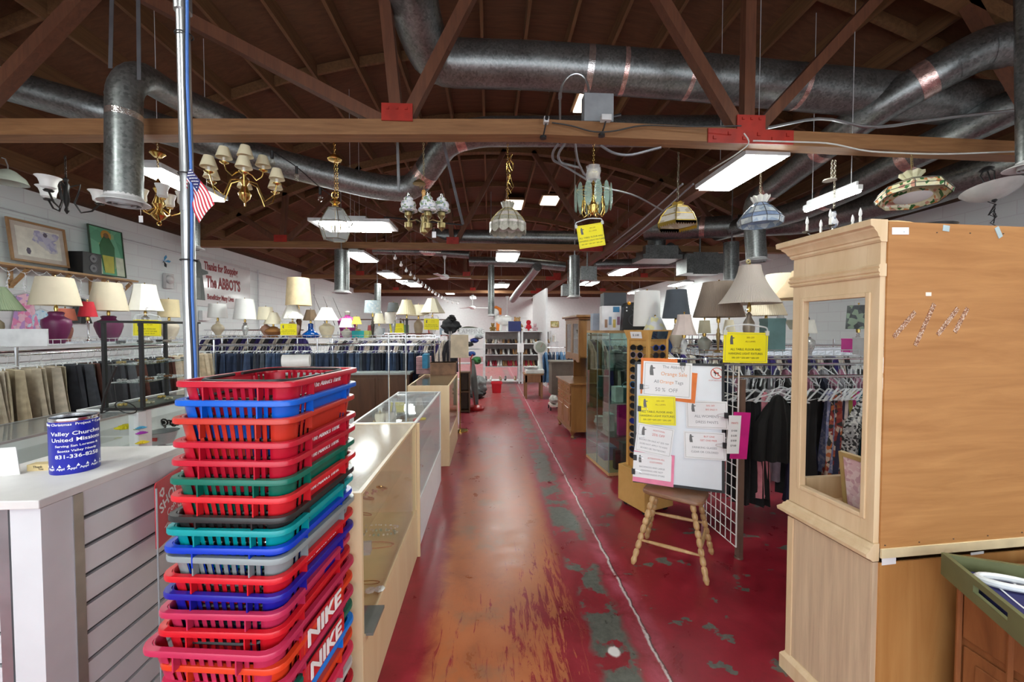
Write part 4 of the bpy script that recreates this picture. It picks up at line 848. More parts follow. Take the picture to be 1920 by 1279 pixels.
# 1 dark iron, white bell glasses
e = hang(122, 292, 'dark iron scroll chandelier with three white bell glasses, far left on the beam', 'chandelier')
q = MB(); chain(q, 0, -.2); part('chain', q, IRON, e)
q = MB(); q.lathe([(.004, -.2), (.02, -.215), (.012, -.24), (.028, -.27), (.02, -.33), (.024, -.4), (.01, -.47), (.018, -.5), (.004, -.53)], 12); part('centre_column', q, IRON, e)
for k in range(3):
    a = k * 2.094 + 2.9; q = MB(); q.tube(rotz([(.02, 0, -.28), (.09, 0, -.24), (.075, 0, -.33), (.05, 0, -.42), (.09, 0, -.5), (.16, 0, -.47), (.215, 0, -.39)], a), .0075, 8)
    q.lathe([(.03, -.395), (.036, -.385), (.02, -.38)], 12, rotz([(.215, 0, 0)], a)[0]); part('arm', q, IRON, e)
    q = MB(); q.shell([(.028, -.375), (.05, -.36), (.055, -.32), (.065, -.29), (.085, -.27)], 20, .003, rotz([(.215, 0, 0)], a)[0]); part('glass_shade', q, FROSTW, e)
# 1b
e = hang(10, 300, 'small grey-green glass shade hanging at the left edge of the view'); e.location.z += .0
q = MB(); q.tube([(-.03, 0, .02), (-.0, 0, .01), (.02, 0, -.05), (.02, 0, -.09)], .005, 6); part('stem', q, STEEL, e)
q = MB(); q.shell([(.02, -.085), (.05, -.1), (.11, -.16), (.13, -.21)], 24, .004, (.02, 0, 0)); part('glass_shade', q, plain((.35, .38, .32), .2), e)
# 2 brass chandelier behind the pole
e = hang(295, 268, 'polished brass chandelier with white glass cups and a white tag, beside the steel pole', 'chandelier')
q = MB(); chain(q, .02, -.32); part('chain', q, BRASS, e)
q = MB(); q.lathe([(.02, -.1), (.055, -.085), (.06, -.1), (.03, -.13)], 20); part('canopy', q, BRASS, e)
q = MB(); q.lathe([(.004, -.32), (.015, -.34), (.04, -.42), (.02, -.46), (.03, -.5), (.05, -.56), (.02, -.6), (.035, -.63), (.06, -.665), (.03, -.7), (.01, -.71), (.004, -.72)], 20); q.torus((0, 0, -.735), .018, .005, 14, 5, (0, 1, 0)); part('centre_column', q, BRASS, e)
for k in range(5):
    a = k * 1.257 + .5; q = MB(); q.tube(rotz([(.03, 0, -.6), (.09, 0, -.65), (.15, 0, -.62), (.17, 0, -.55)], a), .006, 6); q.lathe([(.022, -.55), (.028, -.54)], 10, rotz([(.17, 0, 0)], a)[0]); part('arm', q, BRASS, e)
    q = MB(); q.shell([(.02, -.54), (.04, -.52), (.038, -.47), (.055, -.42)], 16, .003, rotz([(.17, 0, 0)], a)[0]); part('glass_shade', q, FROSTW, e)
q = MB(); q.tube([(-.12, -.05, -.6), (-.12, -.05, -.68)], .0015, 4); q.box((-.12, -.05, -.71), (.035, .003, .06)); part('price_tag', q, PAPER, e, 'white paper tag', smooth=False)
# 3 ten-arm brass chandelier with cream shades
e = hang(457, 270, 'brass chandelier with ten cream fabric shades, beside the small flag', 'chandelier')
q = MB(); chain(q, .01, -.1); part('chain', q, BRASS, e)
q = MB(); q.lathe([(.004, -.1), (.012, -.13), (.02, -.22), (.014, -.3), (.04, -.34), (.02, -.38), (.03, -.41), (.052, -.455), (.04, -.5), (.015, -.525), (.004, -.54)], 24); part('centre_column', q, BRASS, e)
for k in range(10):
    up = k % 5 >= 3; kk = k; a = (k * 1.047 if k < 6 else (k - 6) * 1.571 + .6); r_, zc = (.29, -.36) if k < 6 else (.15, -.21)
    q = MB(); q.tube(rotz([(.02, 0, -.33 if k < 6 else -.25), (r_ * .4, 0, zc - (.0 if k < 6 else .06)), (r_ * .62, 0, zc - .16 + (.06 if k >= 6 else 0)), (r_ * .9, 0, zc - .1 + (.04 if k >= 6 else 0)), (r_, 0, zc)], a), .006, 8)
    c = rotz([(r_, 0, zc)], a)[0]; q.lathe([(.01, -.01), (.036, .004), (.037, .008), (.012, .006)], 16, c); part('arm', q, BRASS, e)
    q = MB(); q.lathe([(.011, .006), (.011, .05)], 10, c); part('candle_sleeve', q, plain((.85, .83, .75)), e)
    q = MB(); q.shell([(.066, .045), (.036, .14)], 20, .002, c); part('fabric_shade', q, FABCR, e)
# 4 faceted lantern
e = hang(627, 268, 'hexagonal faceted glass lantern on a brass chain')
q = MB(); chain(q, 0, -.55, r=.009); chain(q, -.13, -.48, .022, 0, r=.007); part('chain', q, BRASS, e)
q = MB(); q.lathe([(.004, -.1), (.045, -.12), (.062, -.15), (.058, -.158), (.02, -.165)], 24); part('canopy', q, BRASS, e)
q = MB(); q.torus((0, 0, -.475), .03, .005, 16, 6, (0, 1, 0)); q.lathe([(.004, -.5), (.02, -.51), (.045, -.54), (.02, -.56), (.03, -.575), (.004, -.58)], 20); part('brass_cap', q, BRASS, e)
lv = [(.07, -.6), (.155, -.735), (.105, -.885)]
q = MB(); q.lathe([(r - .003, z) for r, z in lv], 6, cap=False); part('glass_panes', q, clearplastic((.8, .86, .84), .3), e, smooth=False)
q = MB()
for k in range(6):
    for (r0, z0), (r1, z1) in zip(lv, lv[1:]): a = k * math.pi / 3; q.tube([(r0 * math.cos(a), r0 * math.sin(a), z0), (r1 * math.cos(a), r1 * math.sin(a), z1)], .004, 5)
    for r0, z0 in lv: a = k * math.pi / 3; b = a + math.pi / 3; q.tube([(r0 * math.cos(a), r0 * math.sin(a), z0), (r0 * math.cos(b), r0 * math.sin(b), z0)], .004, 5)
part('leading', q, plain((.3, .28, .22), .4, .8), e)
q = MB(); q.tube([(0, 0, -.58), (0, 0, -.78)], .004, 6)
for k in range(3): a = k * 2.09; q.tube(rotz([(0, 0, -.78), (.03, 0, -.82), (.045, 0, -.79), (.045, 0, -.74)], a), .005, 6)
part('candle_cluster', q, BRASS, e)
# 5 painted hurricane cluster
e = hang(794, 268, 'wood and brass chandelier with three painted white glass hurricane shades and a tag', 'chandelier')
q = MB(); chain(q, 0, -.42); chain(q, -.3, -.42, -.03); part('chain', q, plain((.4, .33, .18), .4, .8), e)
q = MB(); q.lathe([(.01, -.33), (.05, -.36), (.06, -.375), (.02, -.38)], 20, (-.04, 0, 0)); part('canopy', q, ANT, e)
q = MB(); q.lathe([(.014, -.43), (.022, -.45), (.014, -.48), (.018, -.5), (.026, -.545), (.018, -.59), (.024, -.61), (.014, -.64), (.022, -.66)], 18); part('turned_column', q, plain((.62, .33, .1), .35), e, 'turned honey wood')
q = MB(); q.lathe([(.02, -.66), (.03, -.68), (.022, -.72), (.036, -.78), (.035, -.82), (.01, -.835), (.004, -.85)], 18); part('centre_column', q, ANT, e)
PAINTG = multi([(.82, .82, .84), (.8, .8, .82), (.8, .8, .84), (.25, .35, .2), (.45, .5, .62)], 55, .3)
for k, a in enumerate((2.75, .35, -1.2)):
    R_m = .165; c = rotz([(R_m, 0, 0)], a)[0]; zz = 0 if k < 2 else -.06
    q = MB(); q.tube(rotz([(.025, 0, -.72), (.08, 0, -.69 + zz * .5), (.12, 0, -.7 + zz), (R_m, 0, -.70 + zz)], a), .006, 8)
    q.lathe([(.004, -.79 + zz), (.02, -.77 + zz), (.036, -.76 + zz), (.038, -.715 + zz), (.01, -.705 + zz), (.012, -.68 + zz), (.035, -.65 + zz), (.035, -.61 + zz), (.02, -.6 + zz)], 18, c); part('arm', q, ANT, e)
    q = MB(); q.shell([(.06, -.615 + zz), (.084, -.605 + zz), (.082, -.59 + zz), (.066, -.575 + zz), (.072, -.545 + zz), (.062, -.52 + zz), (.038, -.51 + zz), (.044, -.49 + zz), (.028, -.475 + zz)], 24, .003, c); part('glass_shade', q, PAINTG, e, 'painted milk glass')
    q = MB(); q.shell([(.022, -.56 + zz), (.02, -.47 + zz), (.022, -.44 + zz)], 12, .002, c); part('glass_chimney', q, glassy((.9, .95, .95), .4), e)
q = MB(); q.tube([(.1, -.06, -.78), (.1, -.06, -.82)], .001, 4); q.box((.1, -.06, -.85), (.036, .003, .055)); part('price_tag', q, PAPER, e, 'white paper tag', smooth=False)
# stained dome helper
def dome(e, prof, n, mats, crown=None, cmat=None, skirt=None, rr=.0035, lead=None, ox=0):
    lead = lead or plain((.4, .33, .15), .4, .8)
    for i, (a, b) in enumerate(zip(prof, prof[1:])):
        q = MB(); q.lathe([(a[0] - .002, a[1]), (b[0] - .002, b[1])], n, cap=False); q.lathe([(b[0] - .005, b[1]), (a[0] - .005, a[1])], n, cap=False); part('glass_band', q, mats[i % len(mats)], e, smooth=False)
    q = MB()
    for k in range(n):
        a = 2 * math.pi * k / n; q.tube([(r * math.cos(a), r * math.sin(a), z) for r, z in prof], rr, 4)
        for r, z in prof: b = a + 2 * math.pi / n; q.tube([(r * math.cos(a), r * math.sin(a), z), (r * math.cos(b), r * math.sin(b), z)], rr * .8, 4)
    part('leading', q, lead, e)
    if crown:
        q = MB(); r0, z0, r1, z1 = crown
        for k in range(n):
            a, b = 2 * math.pi * k / n, 2 * math.pi * (k + 1) / n; m_ = (a + b) / 2
            q.add([(r0 * math.cos(a), r0 * math.sin(a), z0), (r0 * math.cos(b), r0 * math.sin(b), z0), (r1 * math.cos(b), r1 * math.sin(b), z1 - .012), (r1 * 1.04 * math.cos(m_), r1 * 1.04 * math.sin(m_), z1), (r1 * math.cos(a), r1 * math.sin(a), z1 - .012)], [(0, 1, 2, 3, 4), (4, 3, 2, 1, 0)])
        part('crown', q, cmat or mats[0], e, smooth=False)
    if skirt:
        q = MB(); r0, z0, dz = skirt
        for k in range(n):
            a, b = 2 * math.pi * k / n, 2 * math.pi * (k + 1) / n; m = 6; p = [(r0 * math.cos(a), r0 * math.sin(a), z0), (r0 * math.cos(b), r0 * math.sin(b), z0)]
            for i in range(m + 1): t = 1 - i / m; w_ = a + (b - a) * t; rad = r0 * (1 - .03 * math.sin(math.pi * t)); p.append((rad * math.cos(w_), rad * math.sin(w_), z0 - dz * math.sin(math.pi * (.06 + .88 * t))))
            q.add(p, [tuple(range(len(p))), tuple(range(len(p)))[::-1]])
        part('scalloped_skirt', q, mats[-1], e, smooth=False)
CAPZ = multi([(.62, .56, .52), (.55, .52, .46), (.66, .6, .58)], 40, .3); CAPB = multi([(.36, .35, .28), (.42, .4, .33)], 60, .35)
e = hang(952, 268, 'cream shell glass dome pendant with scalloped edge on a bundled brass chain')
q = MB(); chain(q, 0, -.56)
for j in range(4): q.tube([(.02 * math.sin(i * 1.9 + j) + .012 * j, .012 * math.cos(i * 2.3), -.12 - .05 * i + .01 * j) for i in range(8)], .0035, 5)
q.tube([(.02 + .035 * math.cos(i * .6), 0, -.2 + .04 * math.sin(i * .6)) for i in range(11)], .003, 5); part('chain', q, BRASS, e)
dome(e, [(.045, -.6), (.1, -.64), (.145, -.69), (.168, -.735)], 12, [CAPB, CAPZ, CAPB], (.045, -.6, .062, -.54), CAPB); q = MB(); 
dome_sk = MB()
r0 = .17
for k in range(12):
    a, b = 2 * math.pi * k / 12, 2 * math.pi * (k + 1) / 12
    for z0, dz in ((-.735, .05), (-.785, .05)):
        p = [(r0 * math.cos(a + (b - a) * i / 6), r0 * math.sin(a + (b - a) * i / 6), z0 + (0 if z0 > -.75 else .03)) for i in range(7)] + [(r0 * math.cos(b - (b - a) * i / 6), r0 * math.sin(b - (b - a) * i / 6), z0 - dz * (.45 + .55 * math.sin(math.pi * i / 6))) for i in range(7)]
        dome_sk.m = 0 if z0 > -.75 else 1; dome_sk.add(p, [tuple(range(14)), tuple(range(14))[::-1]])
part('scalloped_skirt', dome_sk, [CAPZ, CAPB], e, smooth=False)
# 7 glass panel chandelier
e = hang(1113, 270, 'brass chandelier ringed with curved clear glass panels, a plastic-wrapped rose above', 'chandelier')
q = MB(); chain(q, 0, -.25); part('chain', q, BRASS, e)
q = MB()
for k in range(10): a = k * .63; q.ball((.028 * math.cos(a), .028 * math.sin(a), -.27), .026, 8)
q.ball((0, 0, -.26), .034, 10); part('ceiling_rose', q, plain((.8, .75, .55), .4), e)
q = MB(); q.grid(lambda u, v: (.062 * math.cos(u * 6.283) * (1 + .12 * math.sin(u * 31 + v * 9)), .05 * math.sin(u * 6.283), -.2 - v * .13), 24, 6); part('plastic_wrap', q, clearplastic((.9, .9, .9), .35), e)
q = MB(); q.lathe([(.004, -.33), (.02, -.37), (.012, -.42), (.03, -.47), (.02, -.52), (.045, -.56), (.03, -.63), (.004, -.65)], 18); part('centre_column', q, BRASS, e)
q = MB(); q.torus((0, 0, -.42), .15, .004, 30, 5); q.torus((0, 0, -.42), .1, .004, 30, 5)
for k in range(8): a = k * .785; q.tube(rotz([(.02, 0, -.42), (.15, 0, -.42)], a), .003, 5)
part('ring', q, BRASS, e)
for k in range(12):
    a = k * math.pi / 6; q = MB(); q.T = Matrix.Rotation(a, 4, 'Z') @ Matrix.Translation((.165, 0, -.49))
    out = [(.036 * math.sin(t * math.pi / 6 + .0), .115 * math.cos(t * math.pi / 6)) for t in range(12)]
    q.add([(.0 - .35 * z * z, y, z) for y, z in out] + [(.004 - .35 * z * z, y, z) for y, z in out], [tuple(range(12)), tuple(range(12, 24))[::-1]] + [(i, (i + 1) % 12, (i + 1) % 12 + 12, i + 12) for i in range(12)]); part('glass_panel', q, clearplastic((.5, .72, .62), .3), e, smooth=False)
for k in range(7):
    a = k * .9; q = MB(); q.tube(rotz([(.02, 0, -.56), (.05, 0, -.64), (.085, 0, -.66), (.105, 0, -.62), (.1, 0, -.56)], a), .0055, 6); q.lathe([(.012, -.56), (.012, -.5)], 8, rotz([(.1, 0, 0)], a)[0]); part('arm', q, BRASS, e)
# sale sign helper ------------------------------------------------------------
TPL = {}
def sale_sign(T, w_, h_, label, col=YEL, lines=None, head=INK, clip=True, name='sale_sign', cat='sign', mk=True, ink=INK, border=True, group=None):
    """T: centre of the sheet, x right, y up, z towards the viewer"""
    e = bpy.data.objects.new(name, None); COL.objects.link(e); e.matrix_world = T; tag(e, label, cat, group)
    q = MB(); q.box((0, 0, 0), (w_, h_, .002)); part('paper_sheet', q, col, e, smooth=False)
    if border:
        q = MB(); t_ = w_ * .006
        for a, b in (((-.46, -.45), (.46, -.45)), ((.46, -.45), (.46, .45)), ((.46, .45), (-.46, .45)), ((-.46, .45), (-.46, -.45))): q.bar((a[0] * w_, a[1] * h_, .0014), (b[0] * w_, b[1] * h_, .0014), .0006, t_, up=(0, 0, 1)) if 0 else q.bb((min(a[0], b[0]) * w_ - t_ / 2, min(a[1], b[1]) * h_ - t_ / 2, .001), (max(a[0], b[0]) * w_ + t_ / 2, max(a[1], b[1]) * h_ + t_ / 2, .0016))
        part('printed_border', q, plain((.25, .25, .2)), e, smooth=False)
    if mk: q = MB(); monk(q, Matrix.Translation((-w_ * .33, h_ * .1, .001)), h_ * .3); part('printed_emblem', q, plain((.12, .12, .12)), e, 'hooded figure printed in grey', smooth=False)
    lines = lines or [(.1, .33, '50% OFF', .075, 1), (.1, .2, 'ALL LAMPS', .075, 1), (0, -.06, 'ALL TABLE, FLOOR AND', .1, 0), (0, -.2, 'HANGING LIGHT FIXTURES', .1, 0), (0, -.34, '50% OFF * 50% OFF * 50% OFF', .075, 0)]
    for c_, mm in ((0, ink), (1, head)):
        q = MB()
        for x_, y_, s_, sz, kk in lines:
            if kk == c_: text(q, s_, Matrix.Translation((x_ * w_, y_ * h_, .001)), sz * h_, xs=.95)
        if q.v: part('printed_lettering', q, mm, e, smooth=False)
    return e
BROWNINK = plain((.35, .2, .02), .7)
def sheet_T(px, py, z, yaw=0., roll=0., pitch=0.):
    return Matrix.Translation(P(px, py, z)) @ Matrix.Rotation(yaw, 4, 'Z') @ Matrix.Rotation(math.pi / 2 + pitch, 4, 'X') @ Matrix.Rotation(roll, 4, 'Z')
def plastic_hanger(T, w_, hook=.06):
    e = bpy.data.objects.new('clip_hanger', None); COL.objects.link(e); e.matrix_world = T
    q = MB(); q.tube(smoothpts([(-w_ / 2, -.035, 0), (-w_ / 2, 0, 0), (-w_ * .1, .018, 0), (w_ * .1, .018, 0), (w_ / 2, 0, 0), (w_ / 2, -.035, 0)]), .005, 6); q.bb((-w_ / 2 - .01, -.05, -.006), (-w_ / 2 + .012, -.02, .006)); q.bb((w_ / 2 - .012, -.05, -.006), (w_ / 2 + .01, -.02, .006)); part('hanger_bar', q, CLEAR, e)
    q = MB(); q.tube([(0, .018, 0), (0, .03, 0)] + [(.016 * math.sin(a) * -1, .03 + hook * .5 + .016 * math.cos(a) + hook * .2, 0) for a in (3.6, 2.6, 1.6, .6, -.4)], .002, 5); part('hook', q, CHROME, e); return e
s_T = sheet_T(1108, 442, 3.58, yaw=-.05, roll=.16)
sale_sign(s_T, .235, .205, 'yellow lamp sale sheet hanging from a clear hanger under the glass panel chandelier', head=BROWNINK)
tag(plastic_hanger(s_T @ Matrix.Translation((0, .135, 0)), .24), 'clear clip hanger holding the yellow sheet under the glass panel chandelier', 'hanger')
# 8 amber six-panel dome
e = hang(1272, 285, 'six-sided brass-edged dome pendant with painted cream panels')
q = MB(); chain(q, 0, -.46); q.tube([(.008 * math.sin(i), 0, -.02 - .05 * i) for i in range(9)], .003, 5); part('chain', q, plain((.1, .08, .05), .4, .6), e)
PANEL = multi([(.68, .64, .55), (.66, .6, .5), (.7, .66, .58), (.5, .42, .32)], 22, .25); LACE = plain((.45, .32, .07), .35, .7)
dome(e, [(.045, -.49), (.1, -.52), (.155, -.59), (.185, -.66)], 6, [PANEL], (.045, -.49, .055, -.46), LACE, None, .006, LACE)
q = MB()
for k in range(48):
    a, b = 2 * math.pi * k / 48, 2 * math.pi * (k + 1) / 48; m_ = lambda t: .187 * math.cos(math.pi / 6) / math.cos((t % (math.pi / 3)) - math.pi / 6)
    q.add([(m_(a) * math.cos(a), m_(a) * math.sin(a), -.655), (m_(b) * math.cos(b), m_(b) * math.sin(b), -.655), (m_(b) * math.cos(b), m_(b) * math.sin(b), -.68), (m_((a + b) / 2) * math.cos((a + b) / 2), m_((a + b) / 2) * math.sin((a + b) / 2), -.7), (m_(a) * math.cos(a), m_(a) * math.sin(a), -.68)], [(0, 1, 2, 3, 4), (4, 3, 2, 1, 0)])
part('pierced_brass_fringe', q, LACE, e, smooth=False)
# 9 blue dome
e = hang(1427, 295, 'blue and clear stained glass pendant with pleated white crown')
q = MB(); chain(q, 0, -.37); part('chain', q, plain((.6, .5, .35), .35, .8), e)
BL1 = plain((.25, .33, .5), .15, 0, .2, 20); BL2 = multi([(.45, .52, .58), (.62, .68, .7), (.3, .38, .5)], 18, .15)
dome(e, [(.05, -.42), (.1, -.46), (.16, -.53), (.188, -.57), (.18, -.62)], 10, [BL1, BL2, BL1, BL2], (.05, -.42, .08, -.355), plain((.7, .7, .66), .3), None, .003, plain((.12, .12, .13), .4, .5))
# 10 candle chandelier
e = hang(1566, 300, 'pewter candle chandelier with white flame bulbs, above the hutch corner', 'chandelier')
q = MB(); chain(q, 0, -.46); chain(q, 0, -.2, -.03, 0); part('chain', q, plain((.45, .4, .3), .35, .8), e)
q = MB(); q.lathe([(.055, -.19), (.05, -.178), (.01, -.17)], 20, (-.05, 0, 0)); part('canopy', q, plain((.55, .5, .42), .4), e)
q = MB(); q.lathe([(.015, -.47), (.02, -.5), (.014, -.52), (.036, -.57), (.03, -.6), (.012, -.62)], 18); part('porcelain_column', q, multi([(.7, .7, .72), (.65, .65, .68), (.25, .28, .35)], 40, .25), e)
q = MB(); q.lathe([(.012, -.62), (.03, -.65), (.02, -.69), (.004, -.72)], 16); part('lower_finial', q, plain((.2, .19, .17), .35, .8), e)
for k in range(5):
    a = k * 1.257 + 2.6; q = MB(); q.tube(rotz([(.02, 0, -.65), (.07, 0, -.71), (.14, 0, -.7), (.2, 0, -.64)], a), .006, 8); c = rotz([(.2, 0, 0)], a)[0]; q.lathe([(.012, -.645), (.036, -.635), (.037, -.63)], 16, c); part('arm', q, plain((.2, .19, .17), .35, .8), e)
    q = MB(); q.lathe([(.01, -.63), (.01, -.57)], 10, c); part('candle_sleeve', q, plain((.82, .8, .72)), e)
    q = MB(); q.lathe([(.006, -.57), (.014, -.545), (.011, -.52), (.002, -.49)], 12, c); part('flame_bulb', q, plain((.85, .85, .83), .15), e)
# 11 tilted floral dome
e = hang(1709, 318, 'tilted floral stained glass pendant with yellow and green petals, over the hutch'); e.rotation_euler = (math.radians(-9), math.radians(6), 0)
FLOR = multi([(.72, .68, .42), (.7, .66, .45), (.74, .7, .5), (.72, .64, .4), (.05, .16, .05), (.62, .25, .1), (.6, .3, .22), (.7, .68, .45)], 34, .2); PALEY = multi([(.74, .7, .5), (.66, .62, .42)], 14, .2)
q = MB(); q.tube([(0, 0, .12), (0, 0, -.08)], .005, 6); chain(q, .16, .02, .01, 0); part('stem', q, plain((.4, .3, .14), .4, .8), e)
dome(e, [(.045, -.1), (.14, -.145), (.235, -.2), (.26, -.25), (.25, -.285)], 8, [PALEY, FLOR, FLOR, FLOR], (.045, -.1, .09, -.04), PALEY, None, .0035, plain((.06, .06, .05), .4))
q = MB(); q.lathe([(.13, -.275), (.08, -.29), (.02, -.295)], 20); part('diffuser_bowl', q, FROSTW, e)
# 12 white bowl pendant
e = hang(1850, 318, 'wide frosted glass bowl pendant on black curved arms, right of the floral lamp'); e.rotation_euler = (math.radians(-12), 0, 0)
q = MB(); q.lathe([(.03, .02), (.05, 0), (.02, -.01)], 16); part('canopy', q, BLACK, e)
for k in range(3): q = MB(); q.tube(rotz([(.02, 0, 0), (.05, 0, -.05), (.035, 0, -.12), (.06, 0, -.19), (.09, 0, -.2)], k * 2.094 + .5), .006, 6); part('arm', q, BLACK, e)
q = MB(); q.shell([(.02, -.3), (.09, -.28), (.16, -.24), (.205, -.19)], 28, .004); part('glass_bowl', q, plain((.5, .5, .47), .25), e)
q = MB(); q.lathe([(.015, -.3), (.02, -.31), (.004, -.33)], 12); q.tube([(.03 * math.sin(i * 1.7) - .04, .02 * math.cos(i * 2.2), -.31 - .035 * (i % 4) - .01 * i) for i in range(16)], .004, 5); part('bundled_cord', q, BLACK, e)
# small flag
c = P(356, 314, 1.68); e = thing('small_flag', 'small striped stars flag on a gold-tipped stick tied to the steel pole', 'flag', c)
q = MB(); q.tube([P(347, 400, 1.7) - c, P(357, 306, 1.68) - c], .003, 6); q.ball(P(358, 303, 1.68) - c, .007, 8); part('flag_stick', q, plain((.5, .35, .12), .4), e)
F00, F10, F01, F11 = [P(x_, y_, 1.68) - c for x_, y_ in ((357, 313), (404, 384), (350, 352), (372, 418))]
def fp(a, b, lift=0): return F00.lerp(F10, a).lerp(F01.lerp(F11, a), b) + V((0, -.008 * math.sin(a * 7 + b * 3) - lift, .008 * math.sin(a * 3.1)))
for nm, cc, rows in (('red_stripes', (.5, .02, .04), [0, 2, 4, 6, 8, 10, 12]), ('white_stripes', (.8, .78, .78), [1, 3, 5, 7, 9, 11])):
    q = MB()
    for r_ in rows: q.grid(lambda u, v: fp(u, (r_ + v) / 13), 14, 1)
    part(nm, q, plain(cc, .8), e, smooth=True)
q = MB(); q.grid(lambda u, v: fp(u * .42, v * 7 / 13, .0012), 8, 6); part('blue_field', q, plain((.02, .025, .12), .8), e)
q = MB()
for i in range(6):
    for j in range(5 if i % 2 else 4): p = fp((.05 + j * .09 + (0 if i % 2 else .045)) * .9, (i + .8) / 14.5, .0024); q.box(p, (.0035, .0008, .0035))
part('white_stars', q, PAPER, e, smooth=False)
# ================================================================ table lamps
BASES = {  # (radius, height) fractions
 'urn': [(.5, 0), (.52, .04), (.3, .1), (.28, .16), (.6, .4), (.85, .6), (.8, .75), (.4, .86), (.34, .9), (.42, .94), (.1, 1)],
 'gourd': [(.62, 0), (.64, .06), (.4, .16), (.5, .26), (.85, .45), (.95, .58), (.7, .74), (.3, .84), (.26, .92), (.3, .96), (.08, 1)],
 'jar': [(.58, 0), (.62, .05), (.6, .1), (.85, .35), (1, .62), (.95, .78), (.6, .88), (.45, .92), (.5, .98), (.1, 1)],
 'squat': [(.5, 0), (.55, .04), (.8, .3), (1, .6), (.96, .74), (.55, .84), (.48, .88), (.55, .96), (.4, 1)],
 'bottle': [(.85, 0), (1, .1), (.95, .25), (.6, .4), (.34, .5), (.3, .7), (.3, .95), (.1, 1)],
 'stick': [(.9, 0), (.95, .03), (.6, .07), (.2, .12), (.3, .3), (.45, .55), (.5, .62), (.3, .68), (.35, .75), (.15, .85), (.15, 1)],
 'column': [(.9, 0), (.9, .06), (.5, .1), (.34, .14), (.3, .5), (.34, .86), (.5, .9), (.2, 1)],
 'globe': [(.5, 0), (.55, .08), (.4, .14), (.85, .35), (1, .52), (.85, .72), (.45, .86), (.5, .92), (.15, 1)],
 'crystal': [(.7, 0), (.75, .08), (.35, .16), (.45, .3), (.75, .6), (.65, .75), (.35, .85), (.45, .92), (.15, 1)]}
def lamp(px, st, sb, tw, bw, fy, z, smat, kind, bw2, bmat, label, sides=28, bell=0., pleats=None, finial=BRASS, tilt=0., floor_z=None, lobes=0, inner=True, yaw=0., stretch=True):
    """shade between rows st and sb, half widths tw/bw in pixels, foot at row fy, body half width bw2"""
    f = (lambda w_: MR(px, w_, z)) if stretch else (lambda w_: M(px, w_, z))
    base = P(px, fy, z); e = thing('table_lamp', label, 'table lamp', base, yaw); zs, ze = P(px, sb, z).z - base.z, P(px, st, z).z - base.z
    if floor_z is not None: base.z = floor_z; d = e.location.z - floor_z; e.location.z = floor_z; zs += d; ze += d
    rb, rt, r2 = f(bw), f(tw), f(bw2); n = 7; H = zs * (.98 if kind else 0)
    prof = [(rb + (rt - rb) * (t ** (1 - bell) if bell >= 0 else t), zs + (ze - zs) * t) for t in [i / n for i in range(n + 1)]]
    if bell > 0: prof = [(rb + (rt - rb) * (1 - (1 - t) ** (1 + bell * 1.6)), zs + (ze - zs) * t) for t in [i / n for i in range(n + 1)]]
    q = MB(); q.shell(prof, sides, .003, twist=math.pi / sides if sides < 12 else 0)
    s = part('lamp_shade', q, smat, e, angle=35 if sides > 12 else 10)
    
    if kind:
        q = MB(); q.lathe([(r2 * r, H * .86 * h) for r, h in BASES[kind]], 24, lobes=lobes, amp=.04 if lobes else 0); part('lamp_base', q, bmat, e, angle=50)
    q = MB(); q.tube([(0, 0, H * .8), (0, 0, zs + (ze - zs) * .35)], .006, 8); q.lathe([(.014, H * .86), (.017, H * .86 + .03), (.012, H * .86 + .06)], 12)
    part('socket', q, BRASS, e)
    q = MB(); q.tube([(0, 0, ze - .004), (0, 0, ze + .01)], .003, 6); q.ball((0, 0, ze + .016), .008, 8)
    for k in range(3): a = k * 2.09; q.tube([(0, 0, ze - .006), (rt * .98 * math.cos(a), rt * .98 * math.sin(a), ze - .006)], .0016, 4)
    part('finial', q, finial, e)
    if tilt: e.rotation_euler = (0, tilt, yaw)
    return e
CRM = plain((.72, .66, .5), .85, 0, .04); OFFW = plain((.74, .72, .67), .85, 0, .04); WSH = plain((.8, .8, .78), .85, 0, .03); PURP = plain((.13, .012, .07), .4, 0, .12); BEIGE = plain((.64, .56, .42), .85, 0, .04)
CRYS = plain((.45, .46, .45), .08, .3, .3, 60); CLR = clearplastic((.8, .83, .82), .4)
LS = 1.49     # height of the wire shelf over the left racks
DS = 4.35
# ---- lamps on the left side shelf
lamp(107, 521, 573, 37, 53, 640, 4.0, BEIGE, 'squat', 31, PURP, 'larger plum purple urn lamp with wide beige shade on the left rack', floor_z=LS)
lamp(205, 531, 583, 28, 41, 639, 4.7, BEIGE, 'squat', 29, PURP, 'plum purple urn lamp with beige shade, right of its larger twin', floor_z=LS)
lamp(274, 534, 583, 23, 38, 640, 5.0, OFFW, 'globe', 16, CRYS, 'lamp with off-white panelled bell shade left of the steel pole', sides=8, bell=.3, floor_z=LS)
lamp(166, 566, 594, 12, 20, 640, 4.45, plain((.5, .015, .03), .8), 'column', 8, CHROME, 'small lamp with bright red shade between the two purple lamps', floor_z=LS)
lamp(-6, 538, 582, 22, 62, 640, 3.7, pleat((.26, .33, .2), 70, .25), 'urn', 20, plain((.35, .3, .2)), 'lamp with green pleated cone shade at the left edge', floor_z=LS)
lamp(124, 579, 601, 18, 24, 640, 4.62, plain((.68, .2, .13), .8), 'jar', 15, plain((.6, .25, .2)), 'lamp with coral shade behind the larger purple lamp', floor_z=LS)
lamp(318, 562, 595, 20, 22, 640, 5.6, plain((.66, .55, .33), .85), 'jar', 20, plain((.55, .48, .38)), 'cream jar lamp mostly hidden behind the steel pole', floor_z=LS)
